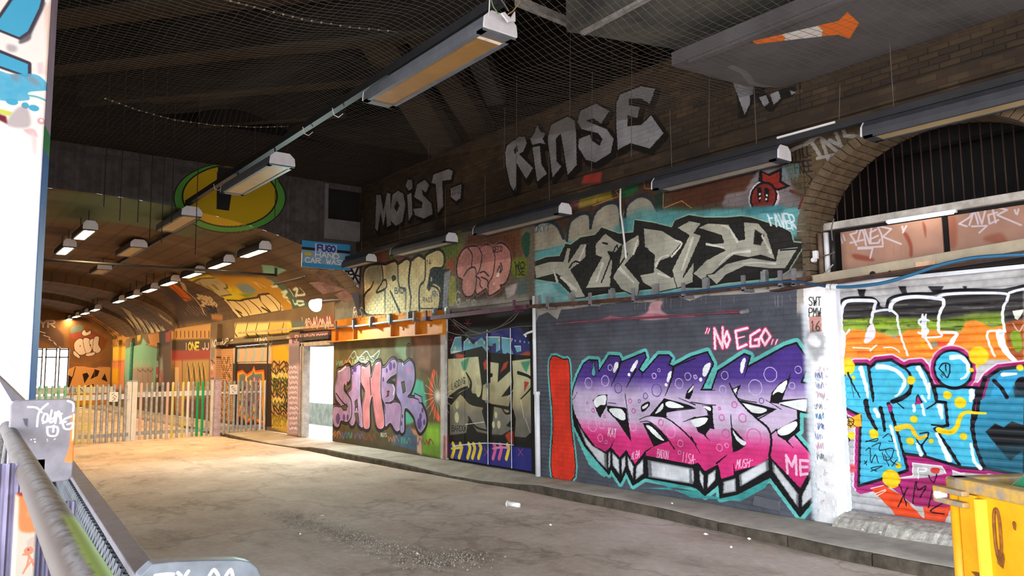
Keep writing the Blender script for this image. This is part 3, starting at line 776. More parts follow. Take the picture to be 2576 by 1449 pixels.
MB().box(7.405, 7.43, 3.02, 3.2, 2.555, 2.60).build('patch', mat('peach_patch', '#c79f83', .7), ln)
sh = thing('roller_shutter', (SHX, 3.1, .12), 'closed roller shutter covered with cyan bubble letters beside the white post', 'shutter')
slat = MB(); pr = [(0, 0), (-.006, .004), (-.014, .02), (-.016, .036), (-.014, .052), (-.006, .068), (.001, .0715)]
P0 = [[(x, 1.85, z) for x, z in pr], [(x, 4.17, z) for x, z in pr]]; slat.grid(P0)
sm = slat.mesh('slat', False)
for k in range(33):
    z = .125 + k * .0715
    o = link('slat', sm, m_shut, None); o.parent = sh; o.location = (0, -3.1, z - .12)
MB().box(7.70, 7.84, 1.8, 4.2, 2.475, 2.515).build('top_rail', M_WHITEM, sh, bevel=.004)
MB().box(SHX - .03, SHX + .02, 1.85, 4.17, .09, .13).build('bottom_rail', M_GREYST, sh, bevel=.004)
b = MB(); b.box(7.69, 7.82, 4.165, 4.225, .1, 2.5); b.box(7.685, 7.70, 4.16, 4.25, .1, 2.5); b.build('guide_rail', M_WHITEM, sh, bevel=.003)
MB().box(7.64, 7.68, 1.8, 4.26, 2.52, 2.60).build('trim_7', M_DARK, kind='structure')
MB().box(WX + .001, 7.70, 4.19, 4.37, .0, 2.5).build('wall_jamb', m_wall, kind='structure')

# --- blue steel doors
dr = thing('steel_doors', (7.58, 10.3, 0), 'pair of tall steel doors painted with pale green letters over blue', 'door')
ys = [float(on_x(x, 1000, 7.58)[1]) for x in (1336, 1287, 1228, 1170, 1124)]
for a, c in zip(ys[:-1], ys[1:]):
    MB().box(7.575, 7.615, a + .008, c - .008, .03, 2.28).build('door_panel', m_wall, dr, bevel=.006)
for y in (ys[1], ys[2]): MB().tube([(7.568, y, .03), (7.568, y, 2.28)], .009, 6).build('cover_strip', M_GALV, dr)
for z in (1.3, 1.05):
    bb = MB(); bb.box(7.545, 7.575, ys[2] - .03, ys[2] + .03, z, z + .05); bb.tube([(7.555, ys[2] - .02, z + .05), (7.555, ys[2] - .02, z + .08), (7.555, ys[2] + .02, z + .08), (7.555, ys[2] + .02, z + .05)], .006, 6)
    bb.build('padlock', M_GALV, dr)
b = MB(); b.box(7.57, 7.63, ys[0] - .14, ys[0] - .005, 0, 2.72); b.build('frame', M_DARK, dr)
MB().box(7.60, 7.63, 9.0, 11.6, 2.28, 2.75).build('trim_8', m_wall, kind='structure')
MB().box(7.615, 7.64, 9.0, 11.6, 0, 2.3).build('trim_9', M_DARK, kind='structure')
MB().box(7.55, 7.62, ys[-1] - .01, ys[-1] + .12, 0, 2.72).build('trim_10', mat('white_post_paint', '#b9b4b4', .7, vary=.3, scale=10), kind='structure')

# --- orange steel beam over the long mural
ob = thing('orange_beam', (7.45, 13.9, 2.3), 'orange painted steel beam above the purple and pink bubble letters', 'beam')
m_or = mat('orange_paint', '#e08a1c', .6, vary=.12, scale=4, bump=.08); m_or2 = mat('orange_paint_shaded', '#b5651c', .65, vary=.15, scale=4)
MB().box(7.47, 7.55, 11.56, 16.27, 2.27, 2.55).build('web', m_or, ob)
b = MB(); b.box(7.36, 7.55, 11.52, 16.3, 2.25, 2.272); b.build('flange', m_or, ob, bevel=.004)
b = MB(); b.box(7.40, 7.55, 11.52, 16.3, 2.55, 2.57); b.build('flange', m_or, ob, bevel=.004)
for y in (12.4, 13.35, 15.0, 15.9): MB().box(7.40, 7.48, y, y + .02, 2.272, 2.55).build('stiffener', m_or2, ob)
for y, z in ((13.0, 2.42), (12.25, 2.44), (12.0, 2.44)): MB().tube([(7.455, y, z), (7.47, y, z)], .03, 10).build('bolt', m_or, ob)

# --- bracket rails along the wall
def rail_at(px, py): return on_x(px, py, 7.38)
def rail(name, pts, m, label, w=.05, h=.05):
    P = [rail_at(*p) for p in pts]
    t = thing(name, P[0], label, 'rail')
    b = MB()
    for a, c in zip(P[:-1], P[1:]): b.bar(a, c, w, h)
    b.build('angle', m, t)
    return t
R1 = rail('bracket_rail', [(1332, 771), (1500, 759), (1640, 747), (1800, 730), (1990, 708), (2040, 700)], M_RUST, 'rusty steel angle on brackets above the grey wall with violet letters')
R2 = rail('bracket_rail', [(1062, 803), (1130, 795), (1230, 783), (1326, 772)], M_PURPLE, 'purple painted steel angle on brackets above the steel doors', .06, .07)
R3 = rail('bracket_rail', [(842, 822), (900, 820), (990, 808), (1050, 801)], M_GREYST, 'grey steel angle on brackets along the orange beam', .05, .035)
R4 = rail('bracket_rail', [(600, 838), (700, 830), (790, 822), (842, 818)], mat('pale_rail', '#b09c80', .7, vary=.2), 'pale pipe rail on brackets along the tunnel wall', .05, .05)
def rail_z(pts, px):
    return float(np.interp(px, [p[0] for p in pts], [p[1] for p in pts]))
RP = [(842, 822), (900, 820), (990, 808), (1060, 800), (1130, 795), (1230, 783), (1332, 771), (1500, 759), (1640, 747), (1800, 730), (1990, 708), (2040, 700)]
def bracket(t, px, kind, m):
    p = rail_at(px, rail_z(RP, px))
    b = MB(); x, y, z = p
    if kind == 'post': b.box(7.47, 7.53, y - .02, y + .02, z - .04, z + .18); b.box(7.44, 7.475, y - .03, y + .03, z - .02, z + .16)
    else:
        b.box(7.33, 7.36, y - .022, y + .022, z - .05, z + .13); b.box(7.33, 7.53, y - .02, y + .02, z - .06, z - .035); b.box(7.35, 7.53, y - .005, y + .005, z - .06, z - .0)
    b.build('bracket', m, t)
for px in (1342, 1426, 1527, 1637, 1764, 1912): bracket(R1, px, 'post', M_GALV)
for px in (1382, 1489, 1598, 1724, 1875, 1968, 2002): bracket(R1, px, 'arm', M_GREYST)
for px in (1113, 1298): bracket(R2, px, 'post' if px == 1113 else 'arm', M_PURPLE if px > 1200 else M_GALV)
for px in (1076,): bracket(R2, px, 'arm', M_PURPLE)
for px in (879, 923, 968, 1018, 1082): bracket(R3, px, 'post', M_GREYST)
for px in (849, 892, 935, 984, 1045): bracket(R3, px, 'arm', M_GREYST)

# --- pipes and cables on the wall
def wire(name, pts, X, r, m, label, cat, n=6, group=None, sm=True):
    P = np.array([on_x(x, y, X) for x, y in pts])
    if sm and len(P) > 2:
        Q = []
        for i in range(len(P) - 1):
            a, b_, c, d = P[max(i - 1, 0)], P[i], P[i + 1], P[min(i + 2, len(P) - 1)]
            for t in np.arange(6) / 6: Q.append(.5 * (2 * b_ + (c - a) * t + (2 * a - 5 * b_ + 4 * c - d) * t * t + (3 * b_ - a - 3 * c + d) * t ** 3))
        Q.append(P[-1]); P = Q
    return MB().tube(P, r, n).build(name, m, smooth=True, label=label, cat=cat, group=group)
M_PVC = mat('grey_white_pvc', '#d7d9de', .4, vary=.06, bump=.02)
vp = thing('drain_pipe', (7.46, 9.03, 0), 'white vertical drain pipe between the steel doors and the grey wall', 'pipe')
y0 = float(on_x(1345, 900, 7.46)[1])
MB().tube([(7.46, y0, 1.22), (7.46, y0, 2.74)], .028, 12).build('upper_pipe', M_PVC, vp, smooth=True)
MB().tube([(7.455, y0 - .05, .0), (7.455, y0 - .05, 1.25)], .042, 12).build('lower_pipe', M_PVC, vp, smooth=True)
MB().tube([(7.455, y0 - .05, 1.22), (7.455, y0 - .05, 1.27)], .05, 12).build('collar', M_PVC, vp, smooth=True)
b = MB(); b.tube([(7.46, y0, 2.2), (7.42, y0 + .12, 2.17), (7.42, y0 + .2, 2.14), (7.42, y0 + .16, 2.12)], .018, 6); b.build('clip', M_PVC, vp)
wire('cable_conduit', [(1400, 815), (1470, 809), (1560, 803), (1660, 797), (1760, 790), (1866, 785)], 7.49, .014, mat('pink_conduit', '#8d3a56', .6, vary=.35, scale=6, color2='#4a4148'), 'pink painted conduit clipped across the top of the grey wall', 'pipe')
MB().tube([on_x(1864, 785, 7.48), on_x(1882, 782, 7.48)], .026, 10).build('pipe_end', M_GALV, label='metal fitting at the end of the pink conduit', cat='fitting')
wp = wire('hanging_cable', [(1700, 438), (1640, 449), (1585, 460), (1566, 464), (1561, 476), (1561, 530), (1565, 560), (1571, 610), (1575, 650)], 7.42, .014, M_PVC, 'white conduit dropping from the light trunking across the silver letters', 'cable')
M_BLUE = mat('blue_hose', '#286085', .4, vary=.1, bump=.02); M_BLUED = mat('dark_blue_hose', '#24425f', .5, vary=.2)
wire('water_hose', [(1600, 748), (1700, 738), (1800, 727), (1900, 715), (1985, 708), (2040, 714), (2080, 721)], 7.33, .016, M_BLUED, 'dark blue hose lying on the rusty bracket rail', 'hose')
wire('water_hose', [(2100, 722), (2150, 721), (2220, 712), (2290, 692), (2360, 668), (2440, 650), (2520, 643), (2580, 640)], 7.33, .018, M_BLUE, 'bright blue hose sagging in front of the rusty lintel', 'hose')
cn = thing('hose_connector', on_x(2092, 722, 7.33), 'white threaded connector joining the two blue hoses', 'fitting')
for a, c in ((2081, 2090), (2094, 2105)): MB().tube([on_x(a, 721.5, 7.33), on_x(c, 722, 7.33)], .032, 12).build('collar', M_PVC, cn)
M_CAB = mat('grey_cable', '#5c5553', .6, vary=.2)
CABS = ([(1130, 800), (1160, 822), (1200, 838), (1225, 836), (1260, 820), (1290, 795), (1300, 782)], [(1122, 833), (1160, 843), (1210, 840), (1260, 830), (1300, 822), (1338, 820)], [(1128, 795), (1150, 820), (1178, 845), (1195, 852)], [(1140, 803), (1180, 828), (1215, 836), (1280, 812), (1305, 785)])
for k, pts in enumerate(CABS):
    wire('slack_cable', pts, 7.44 - .015 * k, .007, M_CAB, 'thin grey cable sagging across the dark gap above the steel doors', 'cable', group='slack cables above the steel doors')
for k, pts in enumerate(([(2096, 665), (2072, 690), (2052, 706), (2030, 718)], [(2100, 634), (2080, 642), (2060, 644)], [(2098, 550), (2092, 575), (2094, 605)])):
    wire('loose_wire', pts, 7.50, .008, M_CAB if k else mat('pale_wire', '#a59a90', .6), ('thin pale wire running down the arch pier to the rail', 'grey wire looping from the junction box on the arch pier', 'dark wire hanging from the pale ledge at the arch foot')[k], 'wire')
jb = thing('junction_box', on_x(2050, 645, 7.49), 'small white socket fixed to the foot of the brick arch', 'socket')
p = on_x(2051, 641, 7.48); MB().box(p[0] - .02, p[0] + .03, p[1] - .025, p[1] + .025, p[2] - .045, p[2] + .045).build('body', M_PVC, jb, bevel=.008)
p = on_x(2047, 654, 7.48); MB().tube([(p[0] - .02, p[1], p[2]), (p[0] + .03, p[1], p[2])], .024, 10).build('plug', M_PVC, jb)
# vertical pipes in the corner of the recess
for k, (px, m, r) in enumerate(((2063, mat('brown_pipe', '#6d5a4a', .7, vary=.25), .03), (2078, M_PVC, .03), (2093, M_BLACKP, .025))):
    p0 = on_x(px, 590, 7.66); MB().tube([(7.66, p0[1], 2.62), (7.66, p0[1], 3.06)], r, 10).build('service_pipe', m, smooth=True, label=('brown', 'white', 'black')[k] + ' service pipe rising at the foot of the brick arch', cat='pipe')
# round black drum-shaped duct at the arch foot
# --- light fittings
def fitting(name, Xc, Y0, L, zb, w, lit, label, group, body_m, diff_m, h=.17):
    t = thing(name, (Xc, Y0, zb + h), label, 'light', group)
    hw = w / 2
    prof = [(-hw, 0), (hw, 0), (hw, .035), (hw * .95, h * .62), (hw * .55, h), (-hw * .55, h), (-hw * .95, h * .62), (-hw, .035)]
    b = MB(); b.prism([(Xc + x, Y0 + .02, zb + z) for x, z in prof], (0, L - .04, 0)); b.build('body', body_m, t)
    for y in (Y0, Y0 + L - .02):
        b = MB(); b.prism([(Xc + x * 1.03, y, zb + z * 1.03 - .003) for x, z in prof], (0, .02, 0)); b.build('end_cap', M_WHITEM, t, bevel=.006)
    b = MB()
    for s in (-1, 1): b.box(Xc + s * hw * .86 - hw * .14, Xc + s * hw * .86 + hw * .14, Y0 + .03, Y0 + L - .03, zb - .02, zb)
    b.box(Xc - hw, Xc + hw, Y0 + .02, Y0 + .12, zb - .02, zb); b.box(Xc - hw, Xc + hw, Y0 + L - .12, Y0 + L - .02, zb - .02, zb)
    b.build('rim', body_m, t)
    MB().box(Xc - hw * .72, Xc + hw * .72, Y0 + .12, Y0 + L - .12, zb - .012, zb - .002).build('diffuser', diff_m, t)
    return t
m_body = mat('lamp_body_grey', '#5d626b', .5, vary=.15, scale=6)
m_diff = mat('amber_diffuser', '#94703f', .35, vary=.12, scale=4, bump=.02)
m_diff2 = mat('cream_diffuser', '#ad9d78', .35, vary=.1, scale=4, bump=.02)
names = ['first', 'second', 'third', 'fourth', 'last']
for k, (Y0, L, zb) in enumerate(((5.01, 2.28, 4.57), (10.06, 2.2, 4.50), (14.52, 2.0, 4.52), (18.82, 1.8, 4.50), (22.9, 1.3, 4.42))):
    t = fitting('box_light', 3.85, Y0, L, zb, .36, False, 'unlit long box light hung mid-hall, ' + ['largest and nearest with an amber diffuser', 'second along its line, in front of the yellow disc', 'third along its line, at the edge of the portal', 'fourth along its line, inside the tunnel', 'smallest and farthest of its line'][k], 'unlit box lights along the middle', m_body, m_diff if k == 0 else m_diff2)
    for y in (Y0 + .3, Y0 + L - .3):
        MB().tube([(3.85, y, zb + .17), (3.85, y, 4.86 - .1 * (y - 5) / 19 - .047 if Y0 < 13 else 4.78)], .012, 6).build('hanger', M_BLACKP, t)
    if k == 0: MB().box(3.72, 3.98, Y0 + .16, Y0 + .20, zb - .016, zb - .011).build('label_strip', mat('white_strip', '#e8e6e0', .5), t)
tk = thing('cable_trunking', (3.85, 5, 4.9), 'dark cable trunking carrying the line of box lights mid-hall', 'trunking')
MB().bar((3.85, 5.0, 4.86), (3.85, 14.85, 4.81), .09, .09).build('duct', M_TRUNK, tk)
tk2 = thing('cable_trunking', (4.12, 15.2, 4.6), 'dark cable trunking beside the box lights inside the tunnel', 'trunking')
MB().bar((4.12, 15.2, 4.60), (4.12, 24.0, 4.56), .08, .08).build('duct', M_TRUNK, tk2)
for y in (8.3, 9.2, 13.0): MB().tube([(3.78, y, 4.8), (3.80, y, 4.72), (3.86, y, 4.70), (3.92, y, 4.76)], .006, 6).build('tie', M_PVC, tk)
m_body2 = mat('lamp_body_slate', '#3a3d45', .5, vary=.15, scale=6)
m_diff3 = mat('grey_diffuser', '#a8a195', .4, vary=.12, bump=.02)
for k, (Y0, L) in enumerate(((1.2, 2.28), (4.36, 1.78), (7.85, 2.15), (10.78, 2.0), (13.75, 2.0), (16.9, 2.0))):
    t = fitting('slim_light', 7.17, Y0, L, 3.83, .24, False, 'unlit slim box light on the wall, ' + ['nearest, leaving the frame over the arch', 'above the silver letters beside the arch', 'above the left of the silver letters', 'above the pink round letters', 'above the cream letters', 'farthest, below the blue sign'][k], 'unlit box lights along the wall', m_body2, m_diff3 if k else m_diff2, h=.15)
    for y in (Y0 + .2, Y0 + L - .2): MB().tube([(7.17, y, 3.975), (7.17, y, 3.99)], .01, 5).build('hanger', M_CAB, t)
tk = thing('cable_trunking', (7.17, 1, 4.0), 'dark cable trunking along the wall lights', 'trunking')
MB().bar((7.17, 1.2, 4.03), (7.17, 18.9, 4.025), .08, .07).build('duct', M_TRUNK, tk)
for y in (1.6, 3.2, 4.7, 5.9, 8.2, 9.8, 11.0, 12.6, 14.2): MB().tube([(7.17, y, 4.05), (7.17, y, 4.8)], .004, 5).build('hanger', M_CAB, tk)
MB().bar((7.10, 3.75, 4.06), (7.10, 4.4, 4.06), .02, .02).build('conduit', M_PVC, tk)
# projecting brick string course behind the wall lights
b = MB(); b.box(7.43, WX, -2, 15.0, 4.22, 4.40); b.box(7.47, WX, -2, 15.0, 4.14, 4.22)
b.build('cornice', m_wall, wall_right, bevel=.015)
def lit_hanger(t, X, Y0, zb):
    zt = VS + VB * math.sqrt(max(0, 1 - ((X - VC) / VA) ** 2)) + .3
    for y in (Y0 + .25, Y0 + 1.2): MB().tube([(X, y, zb + .15), (X, y, zt)], .01, 5).build('hanger', M_BLACKP, t)
m_lit = emit('sodium_diffuser', (1, .64, .30), 165.0)
for k in range(12):
    Y0 = 15.5 + 2.35 * k
    if k == 7: continue
    t = fitting('tunnel_light', 5.6, Y0, 1.45, 4.17, .26, True, 'lit warm tunnel light on the right of the vault, ' + ('first from the portal', 'second from the portal', 'third from the portal', 'fourth from the portal', 'fifth from the portal', 'sixth from the portal', 'last before the gap', '', 'first past the gap', 'second past the gap', 'third past the gap', 'fourth past the gap', 'at the tunnel end')[k], 'lit lights along the vault', m_body2, m_lit); lit_hanger(t, 5.6, Y0, 4.17)
for k, Y0 in enumerate((16.4, 18.95)):
    t = fitting('tunnel_light', 2.48, Y0, 1.45, 4.40, .26, True, ('lit warm light left of the middle line, nearer of its pair', 'lit warm light left of the middle line, farther of its pair')[k], 'lit lights left of the middle', m_body2, m_lit); lit_hanger(t, 2.48, Y0, 4.40)
# --- floodlight
fl = thing('floodlight', (7.05, 16.6, 3.2), 'glaring cool white floodlight on a bracket above the doorway', 'light')
fp = on_x(797, 765, 6.85)
b = MB(); b.obox(fp + np.array([.04, .02, .03]), (.05, .0, .0), (0, .10, 0), (0, 0, .09)); b.build('housing', M_WHITEM, fl, bevel=.01)
b = MB(); b.tube([fp + np.array([-.02, -.01, -.01]), fp + np.array([-.06, -.04, -.04])], [.11, .15], 20); b.build('lens', emit('flood_lens', (.78, 1, .97), 22.0), fl)  # lens widened to stand in for the glow around the lamp
b = MB(); b.tube([fp + np.array([.08, .0, .08]), fp + np.array([.66, .1, .15])], .015, 8); b.build('bracket', M_WHITEM, fl)
_src = fp + np.array([-.14, -.10, -.08]); _aim = on_z(800, 1215, ROAD) - _src
lamp('flood_beam', 'SPOT', tup(_src), 620, (.70, 1, .95), spot_size=radians(140), spot_blend=.75, shadow_soft_size=.08, rot=Vector(tup(_aim)).to_track_quat('-Z', 'Y').to_euler())

# --- car-wash sign
cv_sign = Canvas('print_on_sign', 0, 1.09, 0, .56, .0025, '#7fa6cc', None)
m_sign = paint_mat('sign_print', cv_sign.img, 'X', 6.16, 7.25, 3.77, 4.33, .4, bump=.01)
MB().box(6.16, 7.25, 14.90, 14.93, 3.77, 4.33).build('car_wash_sign', m_sign, label='blue and grey hand car wash sign hung under the portal', cat='sign', bevel=.004)
# sloping painted hoarding panels under the portal corner
m_hoard = mat('painted_hoarding', '#8f6f57', .75, vary=.35, scale=5, color2='#5a4a38', bump=.1)
m_hoard2 = mat('pink_hoarding', '#b08674', .75, vary=.3, scale=6, bump=.1)
def panel4(name, pts, Ys, m, label):
    P = [on_y(x, y, Y) for (x, y), Y in zip(pts, Ys)]
    n = np.cross(P[1] - P[0], P[3] - P[0]); n = n / np.linalg.norm(n) * .025
    if n[1] < 0: n = -n
    return MB().prism(P, n).build(name, m, label=label, cat='board', group='sloping boards by the floodlight')
panel4('sloping_board', [(776, 676), (826, 680), (869, 727), (800, 705)], (14.96, 14.93, 14.96, 15.1), m_hoard, 'brown sloping board under the blue sign, uppermost of three')
panel4('sloping_board', [(778, 712), (836, 708), (868, 728), (812, 740)], (15.35, 15.2, 15.1, 15.35), m_hoard2, 'streaked pinkish sloping board, middle of three above the floodlight')
panel4('sloping_board', [(843, 743), (868, 729), (898, 754), (866, 761)], (15.3, 15.15, 15.05, 15.25), m_hoard2, 'small sloping board with a black scrawl, lowest of three by the cream letters')

cpz = thing('cross_pipe', on_y(693, 690, 17.6), 'grey pipe crossing the vault behind the first tunnel lights', 'pipe')
MB().tube([on_y(60, 650, 17.6), on_y(330, 668, 17.6), on_y(520, 680, 17.6), on_y(694, 692, 17.6)], .028, 8).build('pipe', M_TRUNK, cpz, smooth=True)
MB().tube([on_y(694, 652, 17.6), on_y(694, 696, 17.6)], .035, 8).build('drop_pipe', M_TRUNK, cpz, smooth=True)
# --- doorway, tunnel doors
df = thing('door_frame', (7.5, 17.1, 0), 'pale steel frame of the bright side doorway', 'door frame')
m_fr = mat('pale_door_frame', '#a9a29a', .6, vary=.2, scale=8)
for y in (17.80, 17.95): MB().box(7.44, 7.62, y, y + .07, 0, 2.28).build('post', m_fr, df, bevel=.006)
MB().box(7.44, 7.62, 16.28, 18.02, 2.2, 2.3).build('head', m_fr, df, bevel=.006)
MB().box(7.40, 7.55, 16.28, 18.1, 2.34, 2.42).build('trim_11', M_CONC_D, kind='structure')
td = thing('painted_door', (7.6, 21.8, 0), 'dark door with flame outlined letters behind the right fence', 'door')
MB().box(7.58, 7.64, 20.48, 23.1, .06, 1.86).build('door_leaf', m_far, td, bevel=.006)
MB().box(7.57, 7.62, 20.44, 23.2, 1.87, 2.35).build('top_panel', m_far, td, bevel=.006)
for y in (20.44, 23.12): MB().box(7.52, 7.66, y, y + .06, .0, 2.35).build('post', M_CONC_D, td)
gd = thing('teal_door', (7.5, 35, 0), 'teal painted door with grey letters far along the tunnel', 'door')
MB().box(7.44, 7.52, 32.4, 36.6, .0, 2.75).build('door_leaf', m_far, gd, bevel=.01)
b = MB(); b.tube([(7.40, 36.75, 0), (7.40, 36.75, 2.9)], .07, 10); b.build('down_pipe', mat('teal_pipe', '#3f8b7d', .6, vary=.2), gd, smooth=True)

# --- palisade fence across the tunnel mouth
m_pale = mat('galvanised_pale', '#a3a4a2', .45, metal=.35, vary=.25, scale=14, bump=.06)
paints = {'teal': mat('teal_pale', '#4fae92', .6, vary=.25, scale=8, color2='#9fc7b4'), 'green': mat('green_pale', '#139a5d', .55, vary=.1), 'yellow': mat('yellow_pale', '#c9c04a', .6, vary=.3, scale=5, color2='#c0beb4'), 'pink': mat('pink_pale', '#cfa09a', .6, vary=.3, scale=6, color2='#c3c0bb'), 'white': mat('white_pale', '#dcdcd8', .6, vary=.1)}
m_railst = mat('pale_fence_rail', '#c9cdd2', .5, vary=.12, scale=4)
def pale(t, X, Y, z0, h, m):
    b = MB(); w = .034
    prof = [(-w, 0), (-w * .4, -.018), (w * .4, -.018), (w, 0)]
    b.grid([[(X + a, Y + c, z) for a, c in prof] for z in (z0, z0 + h - .03)])
    o = len(b.v)
    b.add([(X - w, Y, z0 + h - .03), (X - w * .4, Y - .018, z0 + h - .03), (X + w * .4, Y - .018, z0 + h - .03), (X + w, Y, z0 + h - .03), (X, Y - .012, z0 + h)], [(0, 1, 4), (1, 2, 4), (2, 3, 4)])
    return b.build('pale', m, t)
def xs_at(px, py, Y): return float(on_y(px, py, Y)[0])
FY = 21.35
secs = [
 ('palisade_fence', 'left palisade panel of the fence with teal painted pales beside the white pier', FY - .15, [82, 97, 113, 129, 145, 161, 179, 195, 210, 226, 241, 256, 270, 285, 300, 314], ROAD, 1.44),
 ('palisade_fence', 'middle palisade panel of the fence with two green pales', FY, [353, 367, 380, 393, 407, 420, 433, 446, 459, 472, 484, 496, 509, 521], ROAD, 1.47),
 ('palisade_fence', 'right palisade panel of the fence in front of the flame lettered door', FY - .65, [564, 576, 588, 598, 609, 620, 632, 643, 655, 666], ROAD + .06, 1.42)]
for si, (nm, lb, Y, xs, z0, h) in enumerate(secs):
    X = [xs_at(x, 1040, Y) for x in xs]
    t = thing(nm, ((X[0] + X[-1]) / 2, Y, z0), lb, 'fence', 'palisade panels across the tunnel mouth')
    for k, x in enumerate(X):
        m = m_pale
        if si == 0: m = paints['teal'] if k in (1, 2, 3, 4, 5) else paints['yellow'] if k in (7, 8, 9) else m_pale
        elif si == 1: m = paints['green'] if k in (11, 12) else paints['yellow'] if k in (6, 8) else paints['pink'] if k in (0, 5) else paints['white'] if k in (9,) else m_pale
        else: m = paints['white'] if k in (8, 9) else m_pale
        pale(t, x, Y, z0, h, m)
    x0, x1 = X[0] - .08, X[-1] + .10
    MB().box(x0, x1, Y + .0, Y + .03, z0 + .12, z0 + .21).build('rail', mat('grey_blue_rail', '#8f959c', .55, vary=.15), t)
    hh = .13 if si < 2 else .05
    MB().box(x0, x1, Y + .0, Y + .03, z0 + h - .32 - hh / 2, z0 + h - .32 + hh / 2).build('rail', m_railst, t)
for k, (px, Y, w, lb) in enumerate(((322, FY - .05, .12, 'white tagged post between the left and middle fence panels'), (336, FY - .05, .12, 'second white tagged post beside the first between fence panels'), (534, FY - .1, .10, 'thin pale post at the end of the middle fence panel'), (546, FY - .3, .17, 'purple and white tagged post before the right fence panel'))):
    x = xs_at(px, 1040, Y); t = thing('fence_post', (x, Y, ROAD), lb, 'post')
    MB().box(x - w / 2, x + w / 2, Y - .05, Y + .05, ROAD, ROAD + 1.50).build('shaft', paints['white'] if k < 3 else mat('lilac_post', '#b7a6b6', .6, vary=.25, scale=9), t, bevel=.006)
    MB().box(x - w / 2 - .01, x + w / 2 + .01, Y - .06, Y + .06, ROAD + 1.50, ROAD + 1.52).build('cap', M_GALV, t)
cv_plate = Canvas('tags_on_plate', 0, 1, 0, 1, .01, '#e4e4e0', None)
for px, Y, lb, (w, h), zc in ((383, FY - .166, 'small white tagged plate wired to the left of the fence', (.2, .24), 1.0), (640, FY - .666, 'small white tagged plate wired to the right fence panel', (.2, .26), 1.12)):
    px_ = {383: 284, 640: 586}[px]
    x = xs_at(px_, 1040, Y); m = mat('white_plate', '#e6e6e3', .5, vary=.04)
    Y += .185 if px == 383 - 0 and False else 0; t = thing('fence_plate', (x, Y, zc), lb, 'sign')
    MB().box(x - w / 2, x + w / 2, Y - .012, Y, zc - h / 2, zc + h / 2).build('plate', m, t, bevel=.004)
    b = MB(); rr = random.Random(px)
    for i in range(4): b.tube([(x + rr.uniform(-.07, .07), Y - .014, zc + .07 - .05 * i), (x + rr.uniform(-.03, .03), Y - .014, zc + .09 - .05 * i), (x + rr.uniform(-.07, .07), Y - .014, zc + .05 - .05 * i)], .006, 5)
    b.build('tag_mark', M_BLACKP, t)
# raised white barrier board behind the fence on the left, and low wall
MB().box(0.5, 4.3, 23.4, 23.5, 1.05, 1.22).build('barrier_board', m_railst, label='long white board behind the left fence panel, with black writing', cat='board')
bb_ = bpy.data.objects['barrier_board']; b = MB(); xw = float(on_y(176, 985, 23.39)[0])
for i, ch in enumerate('RUN...'):
    for st_ in GLYPH[ch]: b.tube([(xw + i * .12 + a_ * .09, 23.392, 1.20 - .13 * c_) for a_, c_ in st_], .007, 4)
b.build('lettering', M_BLACKP, bb_)

